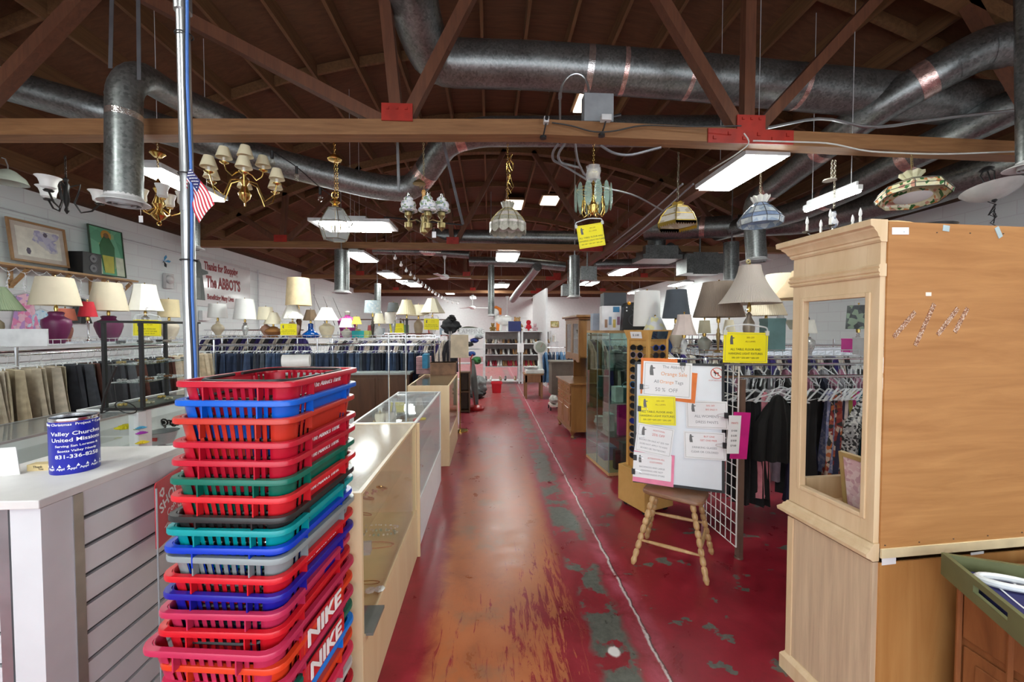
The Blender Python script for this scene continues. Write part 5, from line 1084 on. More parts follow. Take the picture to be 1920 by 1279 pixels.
# ---- lamps over the jeans
JZ = 6.85
for a in [
 (409, 525, 596, 17, 20, WSH, 'gourd', 14, plain((.66, .58, .42), .3), 'cream gourd lamp with white drum shade, first over the jeans', 28, .0),
 (460, 561, 599, 17, 23, WSH, 'crystal', 9, CRYS, 'cut glass lamp with taller white tapered shade under the shop sign', 28, .0),
 (499, 576, 600, 13, 17, CRM, 'gourd', 12, plain((.45, .25, .17), .4), 'pinkish lamp with cream shade behind a tilted one', 28, .0),
 (513, 586, 608, 8, 19, CRM, 'globe', 18, plain((.3, .14, .05), .2), 'amber glass lamp with small cream cone shade', 28, .0),
 (549, 570, 598, 10, 23, OFFW, 'jar', 14, plain((.5, .35, .28), .3), 'lamp with white bell shade behind the yellow sheet', 8, .2),
 (583, 581, 601, 8, 15, plain((.1, .06, .03), .8), 'bottle', 17, plain((0, .06, .3), .15), 'deep blue bottle lamp with brown octagonal shade', 8, .0),
 (613, 577, 601, 10, 24, WSH, 'jar', 15, plain((.66, .58, .4), .35), 'cream ginger jar lamp with white cone shade', 28, .1),
 (650, 597, 614, 9, 15, WSH, 'squat', 11, plain((.5, .48, .42), .3), 'low white lamp with small cone shade by the mannequin', 28, .1),
 (669, 594, 608, 6, 10, plain((.75, .58, .12), .8), 'column', 5, plain((.4, .3, .2)), 'little lamp with yellow shade in front of the mannequin', 28, .1),
 (699, 564, 587, 14, 16, multi([(.55, .66, .7), (.62, .72, .76), (.5, .62, .68), (.75, .8, .8)], 30), 'stick', 8, plain((.08, .07, .06), .3, .5), 'lamp with light blue lattice drum shade', 28, .0),
 (738, 568, 585, 9, 12, plain((.07, .075, .08), .85), 'crystal', 7, CRYS, 'lamp with charcoal shade behind the small white drum', 28, .0),
 (711, 588, 607, 7, 12, CRM, 'globe', 9, CLR, 'clear globe lamp with cream shade right of the blue lattice one', 28, .0),
 (732, 586, 607, 10, 11, plain((.72, .68, .62), .85), 'crystal', 6, CRYS, 'cut glass lamp with small off-white drum shade', 28, .0),
 (763, 563, 590, 9, 20, pleat((.74, .64, .42), 34, .2), 'column', 7, plain((.06, .06, .06), .4), 'black column lamp with cream pleated shade', 28, .15),
 (785, 572, 592, 13, 21, CRM, 'jar', 9, plain((.4, .3, .2)), 'lamp with plain cream shade between the two big cream ones', 28, .1),
 (811, 560, 587, 9, 25, CRM, 'globe', 8, CLR, 'glass lamp with wide cream panelled cone shade above the right yellow sheet', 10, .1)]:
    px, st, sb, tw, bw, sm, kd, b2, bm, lab, sd, be = a
    lamp(px, st if st != 525 else 570, sb, tw, bw, 632, JZ + RN.uniform(-.12, .12), sm, kd, b2, bm, lab, sides=sd, bell=be, floor_z=LS)
lamp(561, 522, 573, 21, 25, 632, 7.0, plain((.7, .56, .34), .85), 'stick', 12, plain((.16, .08, .04), .4, .3), 'tall brown lamp with the huge cream drum shade', floor_z=LS)
# ---- lamps on the right side rack shelf
RS = 1.425
GOLDB = plain((.5, .36, .15), .3, .7)
SM = [(1403, 499, 570, 21, 61, 672, 3.2, pleat((.7, .62, .55), 110, .2), 'urn', 14, plain((.35, .3, .24), .3, .3), 'lamp with big pinkish cream pleated cone shade above the yellow sheet', 28, .35),
 (1346, 530, 595, 31, 50, 672, 3.55, pleat((.43, .34, .27), 110, .35), 'stick', 9, GOLDB, 'bronze lamp with wide taupe pleated shade', 28, .0),
 (1267, 544, 597, 19, 27, 672, 3.6, plain((.075, .09, .11), .85), 'gourd', 15, plain((.5, .45, .36), .4), 'cream gourd lamp with charcoal blue shade', 28, .0),
 (1282, 590, 628, 13, 24, 672, 3.3, plain((.66, .56, .52), .85), 'crystal', 9, CLR, 'clear glass lamp with small pink bell shade', 8, .35),
 (1212, 547, 612, 24, 26, 672, 3.9, WSH, 'column', 10, plain((.6, .6, .58)), 'lamp with tall plain white drum shade behind the toy speaker', 28, .0),
 (1320, 601, 625, 10, 13, 672, 3.45, plain((.68, .66, .48), .85), 'jar', 13, plain((.38, .4, .35), .15), 'ribbed green glass lamp with small square cream shade', 4, .0),
 (1503, 508, 560, 22, 62, 672, 3.7, plain((.62, .45, .27), .85), 'urn', 17, plain((.03, .02, .018), .4), 'dark carved urn lamp with wide tan shade beside the hutch', 28, .15),
 (1462, 515, 563, 30, 42, 672, 4.4, CRM, 'globe', 10, CLR, 'lamp with cream shade behind the tan one, right of the pleated cone', 28, .0),
 (1435, 570, 592, 30, 40, 672, 4.5, pleat((.7, .6, .45), 60, .2), 'crystal', 9, plain((.4, .3, .2), .3), 'lamp with low cream pleated shade far back between the pleated cone and the urn', 28, .0),
 (1490, 600, 618, 22, 10, 672, 3.9, plain((.62, .62, .5), .5), 'column', 6, BLACK, 'black lamp with a cream bowl shade behind the dark urn', 28, .0),
 (1366, 600, 624, 8, 13, 672, 4.2, CRM, 'column', 5, CHROME, 'little cream cone lamp seen left of the yellow sheet top', 28, .0),
 (1608, 573, 617, 22, 25, 660, 3.6, multi([(.05, .055, .06), (.07, .08, .085), (.2, .26, .2)], 26), 'crystal', 9, CRYS, 'crystal lamp with grey patterned drum shade seen through the hutch opening', 28, .0),
 (1512, 600, 625, 14, 20, 672, 3.25, plain((.6, .6, .55), .85), 'jar', 17, CRYS, 'large cut crystal lamp at the left edge of the hutch', 28, .0)]
for px, st, sb, tw, bw, fy, z, sm, kd, b2, bm, lab, sd, be in SM: lamp(px, st, sb, tw, bw, fy, z, sm, kd, b2, bm, lab, sides=sd, bell=be, floor_z=RS)
q = MB(); q.torus((0, 0, .03), .018, .003, 14, 5, (0, 1, 0)); q.torus((0, 0, .03), .009, .003, 12, 5, (0, 1, 0))
for k in range(6): a = k * 1.047; q.ball((.013 * math.cos(a), 0, .03 + .013 * math.sin(a)), .006, 6)
c = P(1403, 499, 3.2); single('flower_finial', q, plain((.5, .42, .22), .4, .6), 'openwork brass flower finial on the big pleated cone shade', 'finial', c + V((0, 0, .005)))
# ---- yellow sheets among the lamps, on clear hangers
for px, py, z, w_, h_, lab, ro in ((541, 618, 6.5, 30, 22, 'yellow lamp sale sheet clipped over the jeans, below the huge cream drum', 0), (744, 616, 6.9, 26, 19, 'yellow sale sheet half hidden behind the small white drum shade', 0.05), (809, 608, 6.3, 28, 21, 'yellow sale sheet under the wide cream panelled shade', -.02), (276, 615, 4.35, 50, 30, 'yellow sale sheet behind the black display tower', -.03)):
    T = sheet_T(px, py, z, roll=ro); sale_sign(T, M(px, w_, z), M(px, h_, z), lab, head=BROWNINK)
    tag(plastic_hanger(T @ Matrix.Translation((0, M(px, h_, z) / 2 + .045, 0)), M(px, w_, z) * .9), 'clear clip hanger of the ' + lab.split(',')[0], 'hanger')
T = sheet_T(1398, 652, 2.55, roll=-.02); sale_sign(T, M(1398, 86, 2.55), M(1398, 57, 2.55), 'large yellow lamp sale sheet on a clear hanger in front of the right lamps', head=BROWNINK)
tag(plastic_hanger(T @ Matrix.Translation((0, .13, 0)), .28, .1), 'wide clear clip hanger holding the large yellow sheet on the right', 'hanger')
# ================================================================ racks and clothes
def garment_mesh(kind, R_, w_, h_, t=.03):
    """garment in its own XZ plane hanging from z=0 down; folds across"""
    q = MB(); k1, k2, ph = R_.uniform(5, 9), R_.uniform(10, 16), R_.uniform(0, 6); sl = R_.uniform(-.03, .06)
    def fn(u, v):
        x = u - .5
        if kind == 'trousers': hw_ = w_ * (.38 + .16 * v) ; xx = x * 2 * hw_ + .03 * v * (R_k); z = -v * h_ - (abs(x) * .02) - sl * x * v * 3
        elif kind == 'top':
            hw_ = w_ * (.2 if v < .02 else (.32 if v < .14 else (.38 if v < .3 else .46 + .08 * v))); xx = x * 2 * hw_; z = -v * h_ - (abs(x) ** 1.5 * .18 * (1 - v)) + (.0)
        else: hw_ = w_ * (.3 if v < .1 else .26 + .3 * v); xx = x * 2 * hw_; z = -v * h_ - abs(x) * .08 * (1 - v)
        f = t * (math.sin(k1 * u * 3 + ph) * .5 + math.sin(k2 * u * 3 + v * 3) * .35) * (.3 + .9 * v)
        return xx, f, z
    R_k = R_.uniform(-1, 1); nu, nv = 14, 8
    vs = []
    for s_ in (-1, 1):
        for j in range(nv + 1):
            for i in range(nu + 1): x, y, z = fn(i / nu, j / nv); e_ = t * .5 * (1 - (2 * i / nu - 1) ** 6); vs.append((x, y + s_ * e_, z))
    n = (nu + 1) * (nv + 1); fs = []
    for o in (0, n):
        for j in range(nv):
            for i in range(nu): a = o + j * (nu + 1) + i; f = (a, a + 1, a + nu + 2, a + nu + 1); fs.append(f if o else f[::-1])
    bnd = [i for i in range(nu + 1)] + [j * (nu + 1) + nu for j in range(1, nv + 1)] + [nv * (nu + 1) + i for i in range(nu - 1, -1, -1)] + [j * (nu + 1) for j in range(nv - 1, 0, -1)]
    for a, b in zip(bnd, bnd[1:] + bnd[:1]): fs.append((a, b, b + n, a + n))
    q.add(vs, fs); return q
def hanger_mesh(w_, clip=False):
    q = MB()
    if clip: q.tube(smoothpts([(-w_ / 2, 0, -.0), (-w_ / 2, 0, .02), (0, 0, .035), (w_ / 2, 0, .02), (w_ / 2, 0, 0)], 3), .005, 5)
    else: q.tube(smoothpts([(-w_ / 2, 0, -.055), (-.03, 0, .01), (0, 0, .02), (.03, 0, .01), (w_ / 2, 0, -.055)], 3), .0065, 5); q.tube([(-w_ / 2, 0, -.055), (w_ / 2, 0, -.055)], .004, 5)
    q.tube([(0, 0, .02), (0, 0, .06), (.018, 0, .075), (.024, 0, .095), (.014, 0, .112), (-.004, 0, .113), (-.014, 0, .1)], .0022, 4); return q
HCL = clearplastic((.8, .83, .85), .42)
HG_CLIP = hanger_mesh(.3, True).mesh('clear_hanger', HCL); HG_SH = hanger_mesh(.4).mesh('clear_hanger', HCL)
PROTO = {}
def hung(kind, col, label, loc, rz, w_=.42, h_=.9, t=.03, cat='trousers', name=None, group=None, var=0, clip=None, mat=None):
    """one garment on its hanger; the rail is at loc"""
    name = name or {'trousers': 'hanging_trousers', 'top': 'sleeveless_top', 'dress': 'hanging_dress'}[kind]
    key = (kind, w_, h_, t, var)
    if key not in PROTO: PROTO[key] = garment_mesh(kind, random.Random(hash((kind, round(w_ * 100), round(h_ * 100), var)) % 9999 if 0 else int(w_ * 1000 + h_ * 77 + var * 13)), w_, h_, t)
    mk = (key, id(mat) if mat else col)
    if mk not in PROTO: PROTO[mk] = PROTO[key].mesh(name, mat or plain(col, .9, 0, .22, 14))
    o = bpy.data.objects.new(name, PROTO[mk]); COL.objects.link(o); o.location = V(loc) + V((0, 0, -.115)); o.rotation_euler = (0, 0, rz); tag(o, label, cat, group)
    h = bpy.data.objects.new('clear_hanger', HG_CLIP if (kind == 'trousers' if clip is None else clip) else HG_SH); COL.objects.link(h); h.parent = o; h['label'] = 'clear plastic hanger'; return o
def wire_rack(name, label, x0, x1, y0, y1, zs, rails, posts=True, along='y', shelf=True, pitch=.07):
    e = thing(name, label, 'clothes rack', ((x0 + x1) / 2, (y0 + y1) / 2, 0)); c = V(((x0 + x1) / 2, (y0 + y1) / 2, 0)); hx, hy = (x1 - x0) / 2, (y1 - y0) / 2
    if posts:
        L_ = max(hx, hy); n = 2 if L_ < 1 else 3
        for i in range(n):
            for s_ in (-1, 1):
                t = -1 + 2 * i / (n - 1); p = (t * (hx - .02), s_ * (hy - .02)) if hx > hy else (s_ * (hx - .02), t * (hy - .02))
                q = MB(); q.tube([(p[0], p[1], 0), (p[0], p[1], zs - .015)], .013, 8); part('post', q, CHROME, e)
    if shelf:
        q = MB(); x = -hx
        while x <= hx: q.bb((x - .0016, -hy, zs - .004), (x + .0016, hy, zs - .001)) if along == 'y' else q.bb((x - .0016, -hy, zs - .004), (x + .0016, hy, zs - .001)); x += pitch if along == 'x' else pitch * 1.0
        y = -hy
        while y <= hy: q.bb((-hx, y - .0016, zs - .007), (hx, y + .0016, zs - .004)); y += pitch
        part('wire_shelf', q, CHROME, e, smooth=False)
        q = MB()
        for z in (zs, zs + .045): 
            for a, b in (((-hx, -hy), (hx, -hy)), ((hx, -hy), (hx, hy)), ((hx, hy), (-hx, hy)), ((-hx, hy), (-hx, -hy))): q.bar((a[0], a[1], z), (b[0], b[1], z), .006, .006)
        d = 0
        while d < 2 * hx: q.bb((-hx + d - .0015, -hy - .0015, zs), (-hx + d + .0015, -hy + .0015, zs + .045)); d += pitch
        d = 0
        while d < 2 * hy:
            for s_ in (-1, 1): q.bb((s_ * hx - .0015, -hy + d - .0015, zs), (s_ * hx + .0015, -hy + d + .0015, zs + .045))
            d += pitch
        part('wire_rim', q, CHROME, e, smooth=False)
    for (a, b) in rails: q = MB(); q.tube([V(a) - c, V(b) - c], .0125, 10); part('hanging_rail', q, CHROME, e)
    return e
# left rack running away along the wall side
wire_rack('wire_clothes_rack', 'long chrome rack with wire shelf carrying the purple lamps, along the left', -4.9, -4.12, 1.2, 6.25, LS, [((-4.2, 1.2, 1.405), (-4.2, 6.25, 1.405)), ((-4.82, 1.2, 1.405), (-4.82, 6.25, 1.405))])
BEI = [(.42, .36, .27), (.36, .31, .23), (.48, .42, .33), (.32, .27, .19), (.4, .33, .22)]; DRK = [(.02, .022, .026), (.03, .032, .04), (.06, .065, .075), (.04, .045, .035), (.09, .03, .02), (.015, .016, .02)]
RJ = random.Random(5); y = 2.55; i = 0
while y < 6.15:
    if y < 4.12: c_ = BEI[i % 5]; lab = 'beige khaki trousers on the near half of the left rail'; g = 'beige trousers on the left rail'; 
    elif y < 5.45: c_ = DRK[i % 6]; lab = 'dark trousers on the middle of the left rail, left of the display tower'; g = 'dark trousers on the left rail'
    else: c_ = [(.55, .47, .35), (.5, .42, .3), (.6, .52, .4)][i % 3]; lab = 'cream trousers at the far end of the left rail behind the steel pole'; g = 'cream trousers at the far end of the left rail'
    hung('trousers', c_, lab, (-4.2, y, 1.40), RJ.uniform(-.35, .1), .5, (.62, .7, .66)[i % 3], .04, group=g, var=i % 3); y += RJ.uniform(.07, .095); i += 1
# jeans row facing the aisle end
JY = 6.95; ja, jb = P(384, 640, 6.6), P(822, 640, 6.95)
wire_rack('wire_clothes_rack', 'chrome rack with wire shelf of lamps above the long row of blue jeans', ja.x, jb.x, JY - .32, JY + .34, LS, [((ja.x, JY - .25, 1.37), (jb.x, JY - .25, 1.37)), ((ja.x, JY + .28, 1.37), (jb.x, JY + .28, 1.37))], along='x')
DEN = [((.02, .035, .075), 'dark indigo'), ((.035, .06, .12), 'mid blue'), ((.06, .09, .15), 'faded blue'), ((.012, .016, .03), 'almost black'), ((.05, .06, .075), 'grey blue')]
x = ja.x + .06; i = 0
while x < jb.x - .05:
    k = RJ.choice([0, 0, 0, 1, 1, 2, 3, 3, 4]); c_, nm = DEN[k]
    hung('trousers', c_, nm + ' jeans in the long row under the middle lamps', (x, JY - .25, 1.365), math.pi / 2 + RJ.uniform(-.25, .25), .36, .98, .045, cat='jeans', name='hanging_jeans', group=nm + ' jeans in the long row', var=i % 4); x += RJ.uniform(.04, .058); i += 1
# racks further back on the left, mixed clothes
MIX = [((.03, .02, .12), 'violet blue'), ((.4, .38, .36), 'pale grey'), ((.02, .02, .025), 'black'), ((.35, .03, .06), 'red'), ((.08, .12, .2), 'slate blue'), ((.5, .45, .38), 'cream'), ((.03, .1, .1), 'dark teal'), ((.25, .12, .2), 'mauve')]
def mixed_rack(label, x0, x1, y, z, n, where, names=MIX, h_=.75, w_=.42, kind='top', rz0=math.pi / 2):
    wire_rack('clothes_rack', label, x0, x1, y - .25, y + .25, z + .1, [((x0, y, z), (x1, y, z))], shelf=False)
    for i in range(n):
        c_, nm = names[(i * 5 + i // 3) % len(names)]
        hung(kind, c_, nm + ' garment on the ' + where, (x0 + (x1 - x0) * (i + .5) / n, y, z - .005), rz0 + RJ.uniform(-.3, .3), w_, h_, .05, cat='garment', name='hanging_garment', group=nm + ' garments on the ' + where, var=i % 3)
mixed_rack('rack of mixed clothes behind the first jeans lamps, under the shop sign', -5.9, -3.9, 8.6, 1.62, 22, 'rack under the shop sign', rz0=.3)
mixed_rack('far rack of mixed clothes behind the middle lamps', -3.6, -.9, 9.4, 1.5, 24, 'far rack behind the middle lamps', rz0=.4)
mixed_rack('low rack of jeans behind the weighing scale', 1.35, 2.6, 10.6, 1.15, 12, 'low rack behind the weighing scale', [((.05, .12, .25), 'blue'), ((.02, .03, .06), 'navy'), ((.1, .2, .35), 'light blue')], .8, .4)
mixed_rack('rack of clothes behind the glass cabinet, right of the wooden hutch', 1.9, 3.9, 7.2, 1.45, 22, 'rack behind the glass cabinet', h_=.9)
mixed_rack('second rack of clothes behind the white lamps on the right', 2.1, 5.3, 5.6, 1.4, 30, 'second rack on the right', h_=.9)
mixed_rack('far right rack of clothes near the right wall', 3.4, 6.6, 9.5, 1.5, 22, 'far right rack', h_=.9)
# ---- right island rack
ra = P(1345, 712, 2.86); RX0 = ra.x; ry = ra.y
wire_rack('wire_clothes_rack', 'right chrome rack with wire shelf of lamps and black clothes', RX0 + .02, 4.6, 2.98, 4.35, RS, [((RX0 - .02, 2.92, ra.z), (4.6, 2.92, ra.z)), ((RX0 + .05, 3.5, 1.31), (4.6, 3.5, 1.31)), ((RX0 + .05, 4.2, 1.31), (4.6, 4.2, 1.31))], along='x')
q = MB(); q.box((0, 0, .64), (.03, .05, 1.28)); q.lathe([(.03, 0), (.028, .01)], 12); single('metal_upright', q, plain((.2, .13, .1), .4, .4), 'dark slotted metal leg standing at the aisle end of the right rack', 'metal post', PZ(1385, 1046, 0))
BLK = (.008, .008, .009)
zr = ra.z - .002
BW = multi([(.02, .02, .02), (.5, .5, .48), (.3, .3, .3)], 70); PRINT = multi([(.2, .02, .015), (.35, .1, .03), (.45, .35, .28), (.02, .02, .02), (.25, .05, .03)], 32); BLF = multi([(.16, .18, .3), (.12, .14, .26), (.3, .3, .4)], 50)
for px, kind, col, w_, h_, t, rz, lab, mat in [
 (1396, 'trousers', BLK, .3, .8, .05, -.1, 'long black trousers at the aisle end of the right rack', None),
 (1411, 'trousers', (.012, .012, .014), .3, .86, .05, .1, 'longest black trousers, second on the right rack', None),
 (1433, 'dress', (.55, .2, .24), .16, .8, .03, .7, 'narrow pink dress between black garments on the right rack', None),
 (1460, 'top', (.006, .006, .006), .31, .5, .035, -.3, 'black sleeveless top facing the aisle on the right rack', None),
 (1466, 'trousers', (.36, .28, .33), .3, .74, .04, .0, 'pale mauve trousers hanging behind the black sleeveless top', None),
 (1490, 'trousers', BLK, .26, .82, .05, .1, 'black trousers right of the sleeveless top', None),
 (1505, 'dress', (.01, .01, .04), .34, .85, .05, .8, 'black navy dress next to the hutch edge', None),
 (1524, 'dress', BLK, .34, .85, .05, .9, 'black dress hidden mostly behind the hutch', None),
 (1560, 'trousers', (.2, .22, .35), .3, .62, .04, .6, 'grey blue patterned skirt seen low in the hutch opening', BLF),
 (1572, 'dress', PRINT and (.3, .1, .05), .4, .66, .05, .45, 'red and brown printed dress seen through the hutch opening', PRINT),
 (1584, 'dress', (.02, .02, .05), .3, .7, .05, .8, 'dark navy dress behind the printed one, in the hutch opening', None),
 (1592, 'dress', (.5, .42, .4), .28, .8, .04, .9, 'pale pinkish dress seen through the hutch opening', None),
 (1600, 'dress', (.28, .26, .06), .28, .8, .04, .9, 'olive dress seen through the hutch opening', None),
 (1607, 'dress', (.4, .02, .16), .28, .78, .04, .9, 'magenta dress seen through the hutch opening', None),
 (1614, 'dress', (.03, .12, .16), .28, .8, .04, .9, 'teal dress seen through the hutch opening', None),
 (1626, 'top', (.3, .3, .3), .5, .5, .05, .35, 'black and white printed blouse at the right of the hutch opening', BW)]:
    yy_ = 2.8 if px == 1460 else (3.05 if px in (1466, 1490) else 2.92); p = PY(px, 700, yy_); hung(kind, col, lab, (p.x, yy_, zr), rz if rz < .75 else rz - .5, w_, h_, t, cat='garment' if kind != 'trousers' else 'trousers', clip=False, mat=mat)
x = 2.95; i = 0
while x < 4.5:
    c_, nm = MIX[(i * 3) % 8]; hung('top', c_, nm + ' top on the front right rail behind the hutch', (x, 2.92, zr), 1.1 + RJ.uniform(-.3, .3), .42, .7, .04, cat='garment', name='hanging_garment', group=nm + ' tops behind the hutch', var=i % 3); x += .12; i += 1
for (y_, n, wh, zz) in ((3.5, 34, 'middle rail', 1.305), (4.2, 26, 'back rail', 1.305)):
    for i in range(n):
        c_, nm = [((.02, .02, .022), 'black'), ((.03, .035, .06), 'navy'), ((.2, .2, .22), 'grey'), ((.03, .03, .03), 'charcoal'), ((.25, .1, .15), 'rose')][(i * 3 + i // 5) % 5]
        hung('top', c_, nm + ' top on the %s of the right rack' % wh, (RX0 + .12 + i * 2.8 / n, y_, zz), 1.1 + RJ.uniform(-.35, .35), .4, .62, .04, cat='garment', name='hanging_garment', group=nm + ' tops on the %s of the right rack' % wh, var=i % 3)
# empty clear hangers bunched on the near rail
for i in range(14):
    p = PY(1400 + i * 17, 700, 2.92); o = bpy.data.objects.new('empty_hanger', HG_SH); COL.objects.link(o); o.location = (p.x, 2.915, zr - .112); o.rotation_euler = (0, 0, .5 + .06 * (i % 4)); tag(o, 'empty clear plastic hanger on the near rail of the right rack', 'hanger', 'empty hangers on the right rack')
# colourful folded things on the right shelf
for px, y0, y1, w_, z, c_, lab in ((1447, 612, 672, 34, 3.8, (.12, .22, .22), 'teal box standing behind the large yellow sheet'), (1620, 640, 672, 20, 3.2, (.6, .6, .62), 'white box with a pink dot on the right shelf, in the hutch opening'), (1596, 615, 640, 16, 3.6, (.7, .05, .35), 'hot pink box on the right shelf, in the hutch opening'), (1258, 650, 672, 20, 3.7, (.05, .12, .35), 'blue box between the lamps on the right shelf')):
    a, b = P(px, y0, z), P(px, y1, z); h_ = abs(a.z - b.z); q = MB(); ww = M(px, w_, z); q.box((0, 0, h_ / 2), (ww, .12, h_)); q.box((0, 0, h_ * .97), (ww * 1.03, .125, h_ * .1))
    single('storage_box', q, plain(c_), lab, 'box', (b.x, b.y, RS), 0, smooth=False)
# chrome stand between counters and jeans
a, b = P(730, 800, 5.2), P(762, 800, 5.2)
e = thing('chrome_stand', 'chrome garment stand with two uprights in front of the jeans', 'garment stand', (a.x, a.y, 0)); d = V((b.x - a.x, b.y - a.y, 0)); top = P(730, 626, 5.2).z
for p in (V((0, 0, 0)), d): q = MB(); q.tube([p + V((0, 0, .03)), p + V((0, 0, top))], .011, 10); part('upright', q, CHROME, e)
q = MB(); q.tube([V((-.05, 0, top)), d + V((.35, 0, top))], .009, 8); part('cross_bar', q, CHROME, e)
q = MB(); q.bar((-.1, 0, .02), d + V((.1, 0, .02)), .04, .03); q.bar((0, -.25, .015), (0, .25, .015), .04, .03); q.bar(d + V((0, -.25, .015)), d + V((0, .25, .015)), .04, .03); part('base_frame', q, CHROME, e)
# ---- white grid panel
a = P(1380, 1024, 2.80); b = P(1316, 972, 3.23); o_ = V((a.x, a.y, 0)); d = V((b.x - a.x, b.y - a.y, 0)); L_ = d.length; d.normalize(); z0, z1 = .1, 1.375
e = thing('grid_panel', 'white wire grid panel at the aisle end of the right rack, behind the stool', 'grid panel', o_)
q = MB()
n = 7
for i in range(n + 1): q.tube([d * L_ * i / n + V((0, 0, z0)), d * L_ * i / n + V((0, 0, z1))], .0035 if 0 < i < n else .005, 6)
i = 0
while z0 + i * .082 < z1: q.tube([V((0, 0, z0 + i * .082)), d * L_ + V((0, 0, z0 + i * .082))], .0035, 6); i += 1
part('wire_grid', q, plain((.78, .78, .76), .4), e)
sale_sign(sheet_T(1388, 817, 2.62, yaw=.12, roll=-.08), M(1388, 36, 2.62), M(1388, 88, 2.62), 'magenta card clipped to the white grid panel', col=plain((.6, .01, .22), .6), lines=[(0, .0, ' ', .05, 0)], mk=False, border=False)
sale_sign(sheet_T(1376, 815, 2.6, yaw=.12, roll=-.06), M(1376, 26, 2.6), M(1376, 72, 2.6), 'white price list in front of the magenta card', col=PAPER, lines=[(0, .3, 'PANTS', .07, 1), (0, .1, '$ 4.00', .07, 0), (0, -.03, '$ 6.00', .07, 0), (0, -.16, '$ 8.00', .07, 0), (0, -.29, '$ 9.00', .07, 0)], mk=False, border=False, head=REDINK)
# ---- turned stool
ST = wood((.42, .24, .1), (.62, .4, .19), (10, 10, 2), .35, 2); SEAT = wood((.2, .09, .045), (.3, .15, .08), (6, 2, 6), .35, 2)
feet = [PZ(1186, 1058, 0), PZ(1326, 1098, 0), PZ(1335, 1040, 0), PZ(1212, 1010, 0)]; tops = [P(1226, 930, 2.87), P(1298, 937, 2.72), P(1308, 930, 2.9), P(1236, 925, 3.02)]
cc = sum(feet, V()) / 4; e = thing('wooden_stool', 'turned wooden stool carrying the notice board', 'stool', (cc.x, cc.y, 0)); SH = .47
cs = sum((V((t.x, t.y, 0)) for t in tops), V()) / 4 - cc; ang = math.atan2((tops[1] - tops[0]).y, (tops[1] - tops[0]).x)
q = MB(); q.T = Matrix.Translation((cs.x, cs.y, 0)) @ Matrix.Rotation(ang, 4, 'Z')
out = [p for p in rrect(.205, .145, .06, 2, 2)[0]]; ls = [(0.9, SH - .028), (1.0, SH - .018), (1.0, SH - .004), (.97, SH + .004)]; n = len(out)
q.add([(x * s_, y * s_, z) for s_, z in ls for x, y in out], [(j * n + i, j * n + (i + 1) % n, (j + 1) * n + (i + 1) % n, (j + 1) * n + i) for j in range(3) for i in range(n)] + [tuple(range(n))[::-1], tuple(range(3 * n, 4 * n))]); part('seat', q, SEAT, e, 'dark worn seat', angle=50)
lp = []
for f, t in zip(feet, tops):
    a, b = V((f.x - cc.x, f.y - cc.y, 0)), V((t.x - cc.x, t.y - cc.y, SH - .02)); n = 60; pts = []; rs = []
    for i in range(n + 1):
        s_ = i / n; pts.append(a.lerp(b, s_)); k = (s_ * 9.2) % 1; r = .0135 + .0065 * math.sin(math.pi * k) ** .7 - (.004 if .93 < k or k < .07 else 0)
        if .46 < k < .0: r += .002
        rs.append(r * (.8 if s_ < .04 else 1))
    q = MB(); q.tube(pts, rs, 12); part('leg', q, ST, e); lp.append((a, b))
def sp(i, j, s_): q = MB(); p, r = lp[i][0].lerp(lp[i][1], s_), lp[j][0].lerp(lp[j][1], s_); q.tube([p.lerp(r, k / 8) for k in range(9)], [.007 + .006 * math.sin(math.pi * k / 8) for k in range(9)], 10); part('stretcher', q, ST, e)
sp(0, 1, .34); sp(3, 2, .5); sp(0, 3, .42); sp(1, 2, .42)
# ---- notice board with its sheets
BL, BR, TR = P(1187, 903, 2.985), P(1359, 926, 2.775), P(1367, 683, 2.84)
BL.z = BR.z = (BL.z + BR.z) / 2; bx = (BR - BL).normalized(); by = (TR - BR); by = (by - bx * by.dot(bx)); BHt = by.length; by.normalize(); bz = bx.cross(by); BWd = (BR - BL).length
e = bpy.data.objects.new('notice_board', None); COL.objects.link(e); e.matrix_world = frame(BL, bx, by); tag(e, 'white notice board with black frame leaning on the wooden stool', 'notice board')
q = MB(); q.bb((0.012, .012, -.006), (BWd - .012, BHt - .012, 0)); part('board_face', q, plain((.78, .82, .87), .25, 0, .02), e, smooth=False)
for a, b in (((0, 0), (BWd, .018)), ((0, BHt - .018), (BWd, BHt)), ((0, .018), (.018, BHt - .018)), ((BWd - .018, .018), (BWd, BHt - .018))): q = MB(); q.bb((a[0], a[1], -.014), (b[0], b[1], .006)); part('frame_strip', q, BLACK, e, smooth=False)
def bp(px, py, lift=.0):
    r = ray(px, py); t = (BL - EYE).dot(bz) / r.dot(bz); return EYE + r * t + bz * lift
def bsheet(tl, tr, bl, lift, label, col, **k):
    a, b, c = bp(*tl, lift), bp(*tr, lift), bp(*bl, lift); x = b - a; y = a - c; return sale_sign(frame((b + c) / 2, x, y), x.length, y.length, label, col=col, **k)
ORG = plain((.8, .2, .03), .6); PINKP = plain((.85, .25, .4), .6); GREY = plain((.25, .25, .27), .7)
bsheet((1203, 671), (1271, 673), (1200, 738), .009, 'orange backing sheet at the top left of the notice board', ORG, lines=[(0, 0, ' ', .1, 0)], mk=False, border=False)
bsheet((1240, 693), (1307, 700), (1236, 748), .012, 'second orange backing sheet peeking out right of the orange sale notice', ORG, lines=[(0, 0, ' ', .1, 0)], mk=False, border=False)
